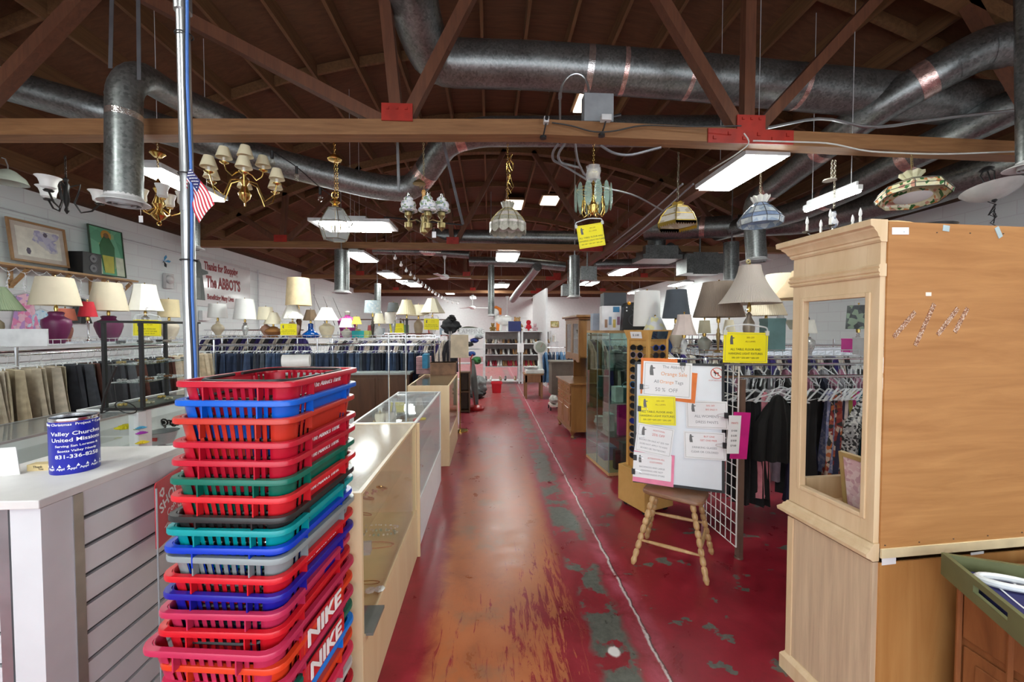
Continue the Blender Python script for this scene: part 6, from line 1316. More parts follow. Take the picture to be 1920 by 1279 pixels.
bsheet((1208, 677), (1299, 682), (1203, 741), .016, 'white orange-tag sale notice, top left on the board', PAPER, lines=[(.12, .36, "The Abbot's", .12, 0), (.14, .16, 'Orange Sale', .15, 1), (-.21, -.07, 'All', .13, 0), (.0, -.07, 'Orange', .13, 1), (.25, -.07, 'Tags', .13, 0), (0, -.3, '50 %  OFF', .15, 0)], head=plain((.8, .35, .12), .7), ink=GREY)
bsheet((1199, 742), (1268, 744), (1196, 794), .02, 'yellow lamp sale notice clipped at the left of the board', YEL, head=BROWNINK)
bsheet((1198, 792), (1266, 805), (1188, 843), .024, 'white 25 percent off notice under the yellow one', PAPER, lines=[(.1, .33, 'ADDITIONAL', .07, 1), (.1, .18, '25% OFF', .12, 1), (0, -.06, 'BOOKS ON SALE AT 25% OFF', .08, 0), (0, -.2, 'DOES NOT APPLY TO KIDS', .08, 0), (0, -.34, 'BOOKS OR TEXTBOOKS', .08, 0)], head=REDINK, ink=GREY)
bsheet((1190, 844), (1266, 854), (1185, 901), .012, 'pink backing sheet at the lower left of the board', PINKP, lines=[(0, 0, ' ', .1, 0)], mk=False, border=False)
bsheet((1190, 846), (1261, 855), (1185, 892), .016, 'white bag policy notice in front of the pink sheet', PAPER, lines=[(.1, .3, 'ATTENTION ALL', .09, 1), (.1, .16, 'CUSTOMERS', .09, 1), (0, -.06, 'BACKPACKS AND LARGE', .09, 0), (0, -.2, 'HANDBAGS ARE NOT', .09, 0), (0, -.34, 'ALLOWED INSIDE STORE', .09, 0)], head=REDINK, ink=GREY, border=False)
bsheet((1286, 751), (1364, 753), (1286, 802), .008, 'white dress pants sale notice at the right of the board', PAPER, lines=[(.1, .33, '50% OFF', .08, 1), (.12, .19, 'BIG SALE !!!', .08, 1), (0, -.06, "ALL WOMEN'S", .13, 0), (0, -.27, 'DRESS PANTS', .13, 0)], head=REDINK, ink=GREY)
bsheet((1284, 808), (1362, 812), (1280, 858), .01, 'white drinking glasses notice at the lower right of the board', PAPER, lines=[(.12, .33, 'BUY ONE', .09, 1), (.1, .19, 'GET ONE FREE', .09, 1), (0, -.08, 'DRINKING GLASSES', .1, 0), (0, -.24, 'CLEAR OR COLORED', .1, 0)], head=REDINK, ink=GREY)
c = bp(1344, 700, .002); e = bpy.data.objects.new('no_pets_sticker', None); COL.objects.link(e); e.matrix_world = frame(c, bx, by); tag(e, 'round red no pets sticker at the top right of the board', 'sticker'); r = M(1344, 10, 2.85)
q = MB(); q.lathe([(r * 1.1, 0), (r * 1.1, .0006)], 24); part('sticker_disc', q, PAPER, e)
q = MB(); q.torus((0, 0, .0012), r, .0028, 28, 5); q.bar((-r * .7, r * .7, .0014), (r * .7, -r * .7, .0014), .006, .001); part('red_ring', q, REDINK, e)
q = MB(); q.bb((-.014, -.006, .0008), (.012, .006, .0012)); q.bb((-.02, .0, .0008), (-.01, .014, .0012)); q.bb((-.012, -.02, .0008), (-.008, -.004, .0012)); q.bb((.006, -.02, .0008), (.01, -.004, .0012)); part('dog_figure', q, INK, e, smooth=False)
q = MB(); text(q, 'NO PETS', Matrix.Translation((0, r * 1.45, .0006)), .018); part('printed_lettering', q, INK, e, smooth=False)
q = MB(); text(q, 'EXCEPT SERVICE ANIMALS', Matrix.Translation((0, -r * 1.4, .0006)), .009); part('printed_lettering', q, REDINK, e, smooth=False)
for i, (px, py, side, where) in enumerate(((1280, 683, 't', 'top edge of the board'), (1203, 725, 'l', 'left edge beside the orange sale notice'), (1199, 766, 'l', 'left edge beside the yellow notice'), (1194, 816, 'l', 'left edge beside the 25 percent notice'), (1191, 857, 'l', 'left edge at the top of the bag notice'), (1188, 883, 'l', 'left edge at the bottom of the bag notice'), (1361, 779, 'r', 'right edge beside the dress pants notice'), (1358, 835, 'r', 'right edge beside the drinking glasses notice'))):
    T = frame(bp(px, py, .012), bx, by); e = bpy.data.objects.new('binder_clip', None); COL.objects.link(e); e.matrix_world = T @ Matrix.Rotation({'t': -math.pi / 2, 'l': 0, 'r': math.pi}[side], 4, 'Z'); tag(e, 'black binder clip on the ' + where, 'binder clip')
    q = MB(); q.box((0, 0, 0), (.026, .04, .024), ry=.0); part('clip_body', q, BLACK, e, smooth=False); q = MB(); q.tube(smoothpts([(.01, -.014, .014), (.05, -.008, .02), (.062, 0, .022), (.05, .008, .02), (.01, .014, .014)], 3), .0014, 5); part('clip_wire', q, CHROME, e)
# ================================================================ left wall: shelf, pictures, speaker, shop sign
WX = XL + .01
a, b = PXx(-60, 486, WX + .15), PXx(243, 526, WX + .15); zs = (a.z + b.z) / 2 + .0
e = thing('wall_shelf', 'long wooden shelf on brackets along the left wall', 'shelf', (WX, (a.y + b.y) / 2, zs)); hl = (b.y - a.y) / 2
OAK = wood((.36, .2, .08), (.5, .3, .13), (8, .6, 8), .5, 2)
q = MB(); q.bb((0, -hl, -.03), (.3, hl, 0)); part('shelf_board', q, OAK, e, smooth=False)
for t in (-.5, .0, .5, .93):
    q = MB(); q.bb((0, t * hl - .02, -.3), (.03, t * hl + .02, -.03)); q.bar((.02, t * hl, -.27), (.24, t * hl, -.045), .04, .035); part('bracket', q, OAK, e, smooth=False)
q = MB(); pts = []
n = 60
for i in range(n + 1): t = i / n; pts.append((.29, -hl + 2 * hl * t, -.05 - .06 * abs(math.sin(t * 12 * math.pi))))
q.tube(pts, .004, 4)
ww = single('icicle_lights', q, plain((.8, .8, .8)), 'white icicle string lights draped under the wall shelf', 'string lights', e.location)
for k in range(12):
    y_ = -hl + 2 * hl * (k + .5) / 12; q = MB(); q.tube([(.29, y_, -.1)] + [(.29 + .01 * math.sin(i * 2), y_ + .015 * math.sin(i * 1.3), -.1 - .05 * i) for i in range(1, 6)], .004, 4)
    for i in range(1, 6): q.ball((.29, y_ + .015 * math.sin(i * 1.3), -.1 - .05 * i), .012, 5)
    part('light_strand', q, plain((.8, .82, .85), .3), ww)
def wall_pic(tl, tr, bl, br, x, label, name='framed_picture', fm=None, mat_=None, art=None, lean=.0, fw=.03):
    A, B, C, D_ = PXx(*tl, x), PXx(*tr, x), PXx(*bl, x + .06), PXx(*br, x + .06)
    z1, z0 = (A.z + B.z) / 2, (C.z + D_.z) / 2; y0, y1 = (A.y + C.y) / 2, (B.y + D_.y) / 2; w_, h_ = y1 - y0, z1 - z0
    T = frame((x + .06, y0, z0), (0, 1, 0), (-.06, 0, h_)); e = bpy.data.objects.new(name, None); COL.objects.link(e); e.matrix_world = T; tag(e, label, 'picture' if name != 'shop_sign' else 'sign')
    for a, b in (((0, 0), (w_, fw)), ((0, h_ - fw), (w_, h_)), ((0, fw), (fw, h_ - fw)), ((w_ - fw, fw), (w_, h_ - fw))): q = MB(); q.bb((a[0], a[1], -.01), (b[0], b[1], .015)); part('frame_strip', q, fm, e, smooth=False, bevel=.003)
    q = MB(); q.bb((fw, fw, -.005), (w_ - fw, h_ - fw, .0)); part('picture_sheet', q, mat_, e, smooth=False); return e, w_, h_
e, w_, h_ = wall_pic((5, 404), (118, 430), (25, 486), (132, 505), WX + .06, 'large framed drawing of a bending figure in lilac cloth, on the wall shelf', fm=plain((.36, .2, .09), .4), mat_=plain((.55, .48, .42)))
q = MB(); q.bb((.09, .09, .001), (w_ - .09, h_ - .09, .003)); part('paper_sheet', q, plain((.74, .71, .62)), e, smooth=False)
q = MB()
for i, (x_, y_, r_) in enumerate(((.55, .62, .09), (.62, .55, .09), (.68, .48, .08), (.6, .7, .07), (.7, .7, .07), (.5, .74, .05), (.78, .74, .05), (.72, .4, .06))): q.poly([(w_ * x_ + r_ * (1.5 if k % 2 else 1.1) * math.cos(k * .7 + i), h_ * y_ + r_ * math.sin(k * .7 + i)) for k in range(9)], .0035 + .0001 * i)
part('drawn_figure', q, multi([(.4, .38, .55), (.52, .5, .62), (.6, .58, .6)], 18), e, smooth=False)
q = MB(); q.poly([(w_ * .62 + .03 * math.cos(k), h_ * .74 + .035 * math.sin(k)) for k in range(6)], .0055); q.poly([(w_ * .3 + .03 * math.cos(k), h_ * .28 + .05 * math.sin(k)) for k in range(6)], .0045); part('drawn_figure', q, plain((.12, .1, .14)), e, smooth=False)
e, w_, h_ = wall_pic((163, 418), (226, 436), (173, 512), (238, 523), WX + .06, 'green painted icon of a standing robed figure, on the wall shelf beside the speaker', fm=plain((.04, .07, .04)), mat_=multi([(.14, .42, .25), (.18, .48, .3), (.12, .36, .22), (.3, .5, .25)], 5), fw=.015)
q = MB(); q.bb((.02, .02, .001), (w_ * .3, h_ * .35, .003)); q.bb((w_ * .72, .02, .001), (w_ - .02, h_ * .42, .003)); part('painted_towers', q, plain((.6, .65, .5)), e, smooth=False)
q = MB(); q.lathe([(.09, .001), (.09, .004)], 20, (w_ * .5, h_ * .84, 0)); part('painted_halo', q, plain((.55, .3, .05)), e, smooth=False)
q = MB(); q.poly([(w_ * .5 + x_ * .1, h_ * (.1 + .65 * y_)) for x_, y_ in ((-1.2, .45), (-.9, .0), (.9, 0), (1.2, .45), (1.3, .8), (.5, 1.1), (-.5, 1.1), (-1.3, .8))], .005); part('painted_robe', q, plain((.03, .14, .05)), e, smooth=False)
q = MB(); q.poly([(w_ * .5 + x_ * .1, h_ * (.06 + .4 * y_)) for x_, y_ in ((-1, .9), (-.8, 0), (.8, 0), (1, .9))], .006); part('painted_trousers', q, plain((.5, .48, .06)), e, smooth=False)
q = MB(); q.lathe([(.045, .001), (.045, .0075)], 12, (w_ * .5, h_ * .84, 0)); part('painted_head', q, plain((.2, .12, .05)), e, smooth=False)
c = PXx(160, 508, WX + .16); e = thing('speaker_box', 'black two-driver loudspeaker between the pictures on the wall shelf', 'speaker', (c.x, c.y, zs + .001))
q = MB(); q.box((0, 0, .17), (.22, .3, .34)); part('speaker_cabinet', q, BLACK, e, smooth=False, bevel=.006)
for z_ in (.1, .25):
    q = MB(); q.torus((.112, 0.02, z_), .062, .008, 20, 6, (1, 0, 0)); q.tube([(.108, .02, z_), (.112, .02, z_)], .055, 18); q.ball((.112, .02, z_), .02, 8); part('driver_cone', q, plain((.12, .12, .13), .4), e)
# shop sign
A, B = PXx(353, 474, WX), PXx(467, 503, WX); C = PXx(353, 572, WX); w_, h_ = B.y - A.y, A.z - C.z
T = frame((WX + .02, A.y, C.z), (0, 1, 0), (0, 0, 1)); e = bpy.data.objects.new('shop_sign', None); COL.objects.link(e); e.matrix_world = T; tag(e, 'large white shop sign with dark red lettering on the left wall', 'sign')
q = MB(); q.bb((0, 0, -.018), (w_, h_, 0)); part('sign_board', q, plain((.74, .75, .75), .12, 0, .02), e, smooth=False)
DR = plain((.25, .015, .02), .5); q = MB()
text(q, 'Thanks for Shopping', Matrix.Translation((.44, h_ * .82, 0)), .25, 'LEFT', xs=.58, t=.004, bold=.035); text(q, "The ABBOT'S", Matrix.Translation((.5, h_ * .5, 0)), .36, 'LEFT', xs=.6, t=.004, bold=.04); text(q, 'Benefitting Many Lives', Matrix.Translation((.52, h_ * .2, 0)), .17, 'LEFT', xs=.62, t=.004, bold=.03)
part('sign_lettering', q, DR, e, 'dark red lettering', smooth=False)
q = MB(); monk(q, Matrix.Translation((.24, h_ * .12, 0)), h_ * .8); part('sign_emblem', q, plain((.12, .15, .14)), e, 'hooded figure', smooth=False)
q = MB()
for k in range(4): q.bb((.2 + .03 * k, h_ * .14, .001), (.208 + .03 * k, h_ * .55, .0025)); 
part('emblem_folds', q, plain((.5, .55, .52)), e, smooth=False)
# wall slat section and hanging things under the shelf
q = MB(); z = 2.18; y0_, y1_ = PXx(-80, 560, WX).y, PXx(243, 560, WX).y
while z > 1.2: q.bb((WX, y0_, z - .093), (WX + .02, y1_, z)); z -= .1
q.bb((WX, y0_, 1.2), (WX + .008, y1_, 2.18)); single('slat_wall_panel', q, WH, 'white slatwall boards under the wall shelf', 'slatwall', smooth=False)
for px, py, col, lab, h_ in ((46, 535, multi([(.75, .25, .45), (.5, .3, .6), (.8, .5, .6)], 20), 'pink and lilac tie-dye sundress hanging on the slatwall', .6), (75, 566, multi([(.3, .55, .75), (.6, .75, .85)], 20), 'light blue swim top hanging on the slatwall', .25), (150, 545, BLACK, 'black garment hanging on the slatwall behind the red lamp', .4)):
    p = PXx(px, py, WX + .05); o = hung('dress', 0, lab, p, math.pi / 2, .34, h_, .03, cat='garment', mat=col, clip=False)
q = MB(); q.bb((-.006, 0, -.2), (.006, 1.1, 0)); p = P(-70, 584, 3.35); p2 = P(88, 584, 3.35); q = MB(); q.bar((0, 0, -.072), p2 - p + V((0, 0, -.072 - (p2 - p).z)), .012, .145); single('blank_sign_board', q, plain((.66, .67, .68)), 'long blank white board standing on the left wire shelf', 'board', (p.x, p.y, LS + .145), smooth=False)
e = single('wall_box', MB().box((0, 0, 0), (.08, .26, .22)), WHITE, 'small white electrical box on the left wall under the shop sign', 'electrical box', PXx(384, 592, WX + .04), smooth=False)
e = thing('wall_phone', 'round pale wall bell beside the steel pole', 'alarm bell', PXx(316, 527, WX + .03))
q = MB(); q.box((0, 0, 0), (.06, .2, .3)); part('bell_plate', q, plain((.6, .6, .6)), e, smooth=False); q = MB(); q.ball((.05, -.02, .03), .09, 14, (.5, 1, 1)); part('bell_dome', q, plain((.62, .63, .62), .3), e)
c = PXx(308, 490, WX + .012); e = thing('pinwheel_toy', 'small blue and black spinner hanging by the wall left of the pole', 'ornament', c)
for k in range(5): a_ = k * 1.257; q = MB(); q.T = Matrix.Rotation(math.pi / 2, 4, 'X'); q.poly([(0, 0), (.1 * math.cos(a_ - .3), .1 * math.sin(a_ - .3)), (.13 * math.cos(a_), .13 * math.sin(a_)), (.08 * math.cos(a_ + .3), .08 * math.sin(a_ + .3))], .006); part('petal', q, plain((.1, .35, .6) if k < 3 else (.02, .02, .02)), e, smooth=False)
# ================================================================ left glass showcases and the black display tower
showcase(-2.86, .3, 3.08, .55, 'low glass-top display case with artificial flowers, along the left behind the blue can', WHT, WHT, GLASS, WHT, base=.3, shelves=(.55, .76), near=False, far=False, trim=ALU, pw=.03)
showcase(-2.86, 3.47, 1.5, .55, 'white display case of loose goods under the black tower', WHT, WHT, GLASS, WHT, base=.3, shelves=(.55, .74), near=False, trim=WHT, pw=.05)
q = MB(); q.bb((0, 0, 0), (.075, .075, .955)); single('end_post', q, WHT, 'thick white post between the two left display cases, with silk flowers on it', 'post', (-2.925, 3.382, 0), smooth=False)
def flower(loc, r, col, label, n=14, tube=False):
    e = thing('silk_flower', label, 'silk flower', loc)
    q = MB()
    for k in range(n):
        for ring, (rr_, zz) in enumerate(((1, .25), (.65, .55), (.35, .75))):
            a_ = k * 6.283 / n + ring * .4; q.tube([(0, 0, 0), (rr_ * r * .5 * math.cos(a_), rr_ * r * .5 * math.sin(a_), zz * r * .45), (rr_ * r * math.cos(a_), rr_ * r * math.sin(a_), zz * r * .6)], [r * .06, r * .14, r * .03], 5)
    part('petals', q, plain(col, .7), e); q = MB(); q.tube([(0, 0, 0), (-.05, .0, -.01), (-.1, .01, .002)], .004, 5); part('stem', q, plain((.08, .2, .05)), e); return e
x_ = -2.88
for px, py, z_, r, c_, lab in ((238, 808, .742, .06, (.85, .75, .02), 'yellow silk chrysanthemum on the upper glass shelf, left case'), (265, 808, .742, .028, (.1, .4, .6), 'small blue silk flower beside the case post'), (266, 818, .70, .03, (.45, .05, .5), 'purple silk flower beside the case post'), (267, 836, .66, .034, (.85, .7, .05), 'yellow silk rose beside the case post'), (275, 855, .53, .036, (.75, .12, .3), 'pink silk flower low beside the case post')):
    flower(PXx(px, py, -2.83 if px > 250 else -3.05) + V((0, 0, .02)), r * 1.35, c_, lab)
necklace(PXx(232, 868, -3.1), .04, .13, .013, plain((.2, .1, .06)), 'chunky brown wooden bead necklace in the left case', 26)
for px, py, z_, k_, lab in ((304, 818, 3.55, 'tub', 'clear plastic tub with a red label inside the left case'), (303, 845, 3.6, 'ball', 'round grey lamp globe inside the left case'), (307, 858, 3.55, 'red', 'red tin lying in the left case'), (318, 792, 3.6, 'blk', 'black bundle of cables on the tub')):
    c = PXx(px, py, -3.05); q = MB()
    if k_ == 'tub': q.shell([(.09, -.06), (.12, .05), (.13, .05)], 20, .005, twist=.3); q.lathe([(.09, -.06), (.088, -.055)], 20); o = single('plastic_tub', q, plain((.5, .52, .53), .3), lab, 'tub', c); q = MB(); q.box((0.02, -.118, 0), (.05, .012, .03)); part('tub_label', q, plain((.5, .02, .03)), o, smooth=False)
    elif k_ == 'ball': q.ball((0, 0, 0), .06, 14); q.lathe([(.03, -.07), (.03, -.05)], 12); single('lamp_globe', q, plain((.55, .54, .53)), lab, 'lamp globe', c)
    elif k_ == 'red': q.tube([(-.09, 0, 0), (.09, 0, .01)], .035, 14); single('red_tin', q, plain((.5, .02, .02), .3), lab, 'tin', c)
    else:
        for i in range(7): q.torus((RN.uniform(-.06, .06), 0, RN.uniform(-.02, .02)), .03, .008, 10, 5, (RN.random(), 1, RN.random()))
        single('cable_bundle', q, BLACK, lab, 'cables', c)
# black tower
tw = thing('display_tower', 'black framed glass display tower with shelves of jewellery on the left counter', 'display tower', (-3.15, 3.44, .966)); TH, TW, TD = .72, .29, .62
for x_, y_ in ((0, 0), (TW, 0), (TW, TD), (0, TD)): q = MB(); q.bb((x_ - .012, y_ - .012, 0), (x_ + .012, y_ + .012, TH)); part('frame_post', q, BLACK, tw, smooth=False)
for z_ in (0, TH): q = MB(); rectring(q, -.025, -.025, TW + .025, TD + .025, z_, .035, .022 if not z_ else .016); part('frame_rail', q, BLACK, tw, smooth=False)
q = MB(); q.bb((0, 0, 0.002), (TW, TD, .02)); part('tower_floor', q, plain((.1, .1, .1)), tw, smooth=False)
for z_ in (.22, .37, .54): q = MB(); q.bb((.005, 0.005, z_), (TW - .005, TD, z_ + .006)); part('glass_shelf', q, glassy((.8, .92, .88), .25), tw, smooth=False)
q = MB(); q.bb((0, -.002, .02), (TW, .001, TH)); part('front_glass', q, GLASS, tw, smooth=False)
k = 0
for z_, nn, cols in ((.021, 5, ((.7, .5, .15), (.6, .55, .4))), (.227, 5, ((.5, .5, .5), (.3, .15, .08))), (.377, 6, ((.6, .45, .2), (.5, .5, .48))), (.547, 5, ((.12, .12, .12), (.5, .45, .4)))):
    for i in range(nn):
        q = MB(); cx_ = .07 + .14 * (i % 2)
        for j in range(6): q.ball((.025 * math.cos(j), .02 * math.sin(j), .013), .012, 6)
        nm = ('lowest', 'second', 'third', 'top')[(0, 1, 2, 3)[(z_ > .1) + (z_ > .3) + (z_ > .5)]]
        single('bead_bracelet', q, plain(cols[i % 2], .25, .6), ('gold', 'silver')[i % 2] + ' toned bead bracelet on the %s level of the black tower' % nm, 'jewellery', V(tw.location) + V((cx_, .07 + .1 * i, z_)), group='bracelets on the %s level of the black tower' % nm); k += 1
# iron scroll stand beside it
q = MB(); c = P(190, 775, 2.2); q.tube([(0, 0, 0), (.02, 0, .1), (.06, 0, .2), (.085, 0, .26)], .006, 6); q.torus((.13, 0, .03), .05, .003, 20, 5, (0, .8, .6)); q.tube([(0, 0, 0), (.08, 0, .03)], .003, 5)
single('iron_scroll_stand', q, IRON, 'thin black iron scroll stand just right above the blue can', 'stand', c)
# paper roll
c = P(556, 690, 2.75); e = thing('paper_roll', 'thick white paper roll on a grey holder just beyond the top basket', 'paper roll', V((c.x, c.y, c.z))); a_ = math.radians(14)
dx, dy = math.cos(a_), math.sin(a_)
q = MB(); q.tube([(-.085 * dx, -.085 * dy, .05), (.085 * dx, .085 * dy, .05)], .042, 28); part('roll_paper', q, plain((.72, .7, .66)), e)
q = MB(); q.tube([(-.09 * dx, -.09 * dy, .05), (-.084 * dx, -.084 * dy, .05)], .018, 16); part('roll_core', q, plain((.08, .08, .09)), e)
q = MB(); q.bar((0, 0, -.0), (0, 0, -c.z + .98), .02, .03); q.box((0, 0, -c.z + .975), (.12, .12, .02)); part('holder', q, plain((.5, .5, .5)), e, smooth=False)
q = MB(); q.bb((-.3, -.25, 0), (.3, .25, .965)); single('wrap_counter', q, WHT, 'white service counter under the paper roll, hidden by the baskets', 'counter', (c.x, c.y, 0), smooth=False)
# ================================================================ brown counters behind the aisle cases
BRN = wood((.06, .027, .011), (.11, .052, .022), (6, 6, .8), .5, 2)
a, b = P(470, 700, 6.25), P(768, 700, 6.25)
e = thing('wooden_counter', 'dark brown panelled counter with pale top in front of the jeans row', 'counter', ((a.x + b.x) / 2, a.y + .06, 0)); hx = (b.x - a.x) / 2
q = MB(); q.bb((-hx, -.25, 0), (hx, .25, .93)); part('carcase', q, BRN, e, smooth=False)
q = MB(); q.bb((-hx - .02, -.27, .93), (hx + .02, .27, .96)); part('counter_top', q, plain((.34, .38, .37), .2), e, 'pale glassy top', smooth=False)
for i in range(5): q = MB(); x_ = -hx + .03 + i * 2 * hx / 5; q.bb((x_, -.262, .08), (x_ + 2 * hx / 5 - .05, -.25, .88)); part('door_panel', q, BRN, e, smooth=False, bevel=.006)
# things on it near its right end
for px, y0, y1, w_, z, c_, lab, nm in ((795, 668, 700, 24, 6.3, (.45, .25, .25), 'stack of red and grey folded cloth boxes beside the jeans', 'cloth_stack'), (832, 679, 702, 46, 6.0, (.2, .1, .05), 'brown wrapped wooden crate behind the farthest display case', 'wooden_crate'), (799, 664, 690, 10, 6.1, (.02, .2, .35), 'blue carton with a green strap near the jeans end', 'carton')):
    A, B = P(px, y0, z), P(px, y1, z); q = MB(); h_ = A.z - B.z; ww_ = M(px, w_, z)
    for k in range(4 if nm == 'cloth_stack' else 1): q.box((0, 0, h_ * (k + .5) / (4 if nm == 'cloth_stack' else 1)), (ww_, .22, h_ / (4.3 if nm == 'cloth_stack' else 1)))
    if nm == 'wooden_crate': q.bb((-ww_ / 2 - .01, -.12, h_ - .02), (ww_ / 2 + .01, .12, h_))
    single(nm, q, plain(c_, .6, 0, .3), lab, nm.split('_')[-1], (B.x, B.y, B.z), smooth=False)
q = MB(); q.bb((-.28, -.15, 0), (.28, .15, P(820, 702, 6.1).z - .002)); p = P(822, 702, 6.1); single('low_cupboard', q, BRN, 'low brown cupboard carrying the wrapped crate', 'cupboard', (p.x, p.y, 0), smooth=False)
# floor lamp
b_ = PZ(861, 772, 0); zt, zb2 = P(862, 628, 6.35).z, P(862, 670, 6.35).z; b_ = V((P(862, 650, 6.35).x, P(862, 650, 6.35).y, 0))
e = thing('floor_lamp', 'brass floor lamp with square cream shade at the end of the display cases', 'floor lamp', b_)
s_ = M(862, 18, 6.35); q = MB(); q.shell([(s_ * 1.3, zb2), (s_ * 1.26, zt)], 4, .004, twist=math.pi / 4 + .05); part('lamp_shade', q, plain((.6, .5, .36), .85), e, smooth=False)
q = MB(); q.tube([(0, 0, .02), (0, 0, zt - .05)], .009, 8); part('pole', q, BRASS, e); q = MB(); q.lathe([(.13, 0), (.13, .015), (.02, .03)], 20); part('lamp_foot', q, BRASS, e)
# vacuum and side shelf with dark books
b_ = PZ(893, 768, 0); e = thing('vacuum_cleaner', 'red and grey upright vacuum cleaner by the last display case', 'vacuum cleaner', b_)
q = MB(); q.lathe([(.16, .0), (.17, .04), (.12, .09), (.03, .11)], 16); part('cleaner_head', q, plain((.45, .02, .02), .35), e)
q = MB(); q.tube([(0, 0, .08), (-.04, .03, .5), (-.07, .05, .85), (-.08, .05, 1.0)], [.05, .075, .06, .03], 12); part('dust_bag', q, plain((.13, .14, .13)), e); q = MB(); q.tube([(-.02, -.05, .08), (-.09, 0, .6), (-.11, .02, 1.05), (-.07, .02, 1.12)], .014, 8); part('handle_tube', q, plain((.35, .03, .03)), e)
b_ = PZ(872, 772, 0); e = thing('cd_shelf', 'narrow dark wooden shelf with round edges next to the vacuum cleaner', 'shelf', b_)
q = MB(); q.bb((-.1, -.12, 0), (-.08, .12, .8)); q.bb((.08, -.12, 0), (.1, .12, .8)); q.bb((-.1, .1, 0), (.1, .12, .8))
for z_ in (.02, .4, .78): q.bb((-.08, -.12, z_), (.08, .1, z_ + .02))
part('shelf_frame', q, BRN, e, smooth=False)
# ================================================================ camping corner, far left of the aisle
PEG = plain((.72, .73, .74))
def shelf_unit(name, label, cat, x0, x1, y, zs_, d, m, posts=(0, .5, 1), top=None):
    e = thing(name, label, cat, (x0, y, 0)); W = x1 - x0; top = top or zs_[-1] + .02
    for z_ in zs_: q = MB(); q.bb((0, 0, z_ - .025), (W, d, z_)); part('shelf_board', q, m, e, smooth=False)
    for t in posts: q = MB(); q.bb((t * W - .025, -.03, 0), (t * W + .025, 0, top)); part('upright', q, m, e, smooth=False)
    for t in posts: q = MB(); q.bb((t * W - .025, d, 0), (t * W + .025, d + .02, top)); part('upright', q, m, e, smooth=False)
    return e
ca, cb = P(828, 620, 10.6), P(908, 620, 11.2)
shelf_unit('camping_shelf', 'white shelving of camping goods with a lettered header board', 'shelving', ca.x, cb.x, 11.0, (.25, .7, 1.1, 1.5), .4, PEG, posts=(0, 1), top=1.6)
A, B = P(864, 622, 10.7), P(901, 622, 10.7); q = MB(); q.box((0, 0, 0), (B.x - A.x + .1, .02, .2)); e = single('header_board', q, plain((.55, .56, .56)), 'pale grey header board lettered CAMPING above the caps', 'sign', ((A.x + B.x) / 2, 10.9, P(880, 622, 10.7).z), smooth=False)
q = MB(); text(q, 'CAMPING', Matrix.Translation((0, -.011, 0)) @ Matrix.Rotation(math.pi / 2, 4, 'X'), .17); part('sign_lettering', q, plain((.3, .3, .31)), e, smooth=False)
def blob(name, px, py, z, wpx, hpx, col, label, cat, lumps=5, d=.2, mat=None, seed=1, A=1.):
    """soft bag-like object: overlapping lumps drawn into one skin"""
    R2 = random.Random(seed); hw_, hh = M(px, wpx, z) / 2, M(px, hpx, z); c = P(px, py, z); q = MB()
    ph = [R2.uniform(0, 6) for _ in range(4)]
    def fn(u, v):
        a_, t = u * 6.283, (v - .5) * math.pi; r = 1 + A * (.1 * math.sin(3 * a_ + ph[0]) * math.cos(t) + .08 * math.sin(5 * a_ + ph[1] + 3 * t) + .05 * math.sin(9 * t + ph[2]) + .05 * math.sin(7 * a_ + 6 * t))
        return V((hw_ * r * math.cos(t) * math.cos(a_), d * r * math.cos(t) * math.sin(a_), hh / 2 + hh / 2 * math.sin(t) * (1 + .06 * math.sin(4 * a_))))
    q.grid(fn, 36, 18); return single(name, q, mat or plain(col, .75, 0, .3, 12), label, cat, (c.x, c.y, c.z), angle=80)
o = blob('duffel_bag', 878, 614, 11.15, 42, 14, (.06, .065, .04), 'olive camouflage duffel bag lying on the camping shelf', 'bag', seed=3, A=1.6); o.location.z = 1.502
o = blob('black_backpack', 843, 620, 11.15, 28, 30, (.01, .01, .012), 'heap of black backpacks right of the wide cream lamp shade', 'backpack', seed=4, A=2.6); o.location.z = 1.502; bpz = o.location.z + M(843, 30, 11.15)
o = blob('black_pouch', 842, 601, 11.15, 14, 14, (.008, .008, .008), 'small black pouch on top of the black backpacks', 'bag', seed=5, A=2.6); o.location.z = bpz - .12; o.location.x += .08
for i, (px, py, c_, lab) in enumerate(((890, 643, (.01, .02, .15), 'navy blue cap on the camping shelf'), (880, 650, (.02, .02, .02), 'black cap left of the navy one'), (898, 636, (.3, .32, .33), 'grey and white cap near the header board'), (884, 668, (.01, .04, .2), 'folded blue tarp on the lower camping shelf'))): blob('cap', px, py, 10.85, 15, 9, c_, lab, 'cap' if i < 3 else 'tarp', seed=10 + i)
blob('green_cooler_bag', 894, 683, 10.6, 18, 14, (.02, .13, .03), 'green cooler bag on the lowest camping shelf', 'bag', seed=20)
b_ = PZ(896, 742, 0); o = blob('grey_backpack', 896, 741, 9.75, 30, 38, (.2, .21, .21), 'grey backpack standing on the red floor by the camping shelf', 'backpack', seed=21, A=1.8); o.location.z = .0; 
o = blob('black_bag', 893, 742, 9.5, 34, 16, (.02, .02, .02), 'black bag lying on the floor in front of the grey backpack', 'bag', seed=22); o.location.z = 0
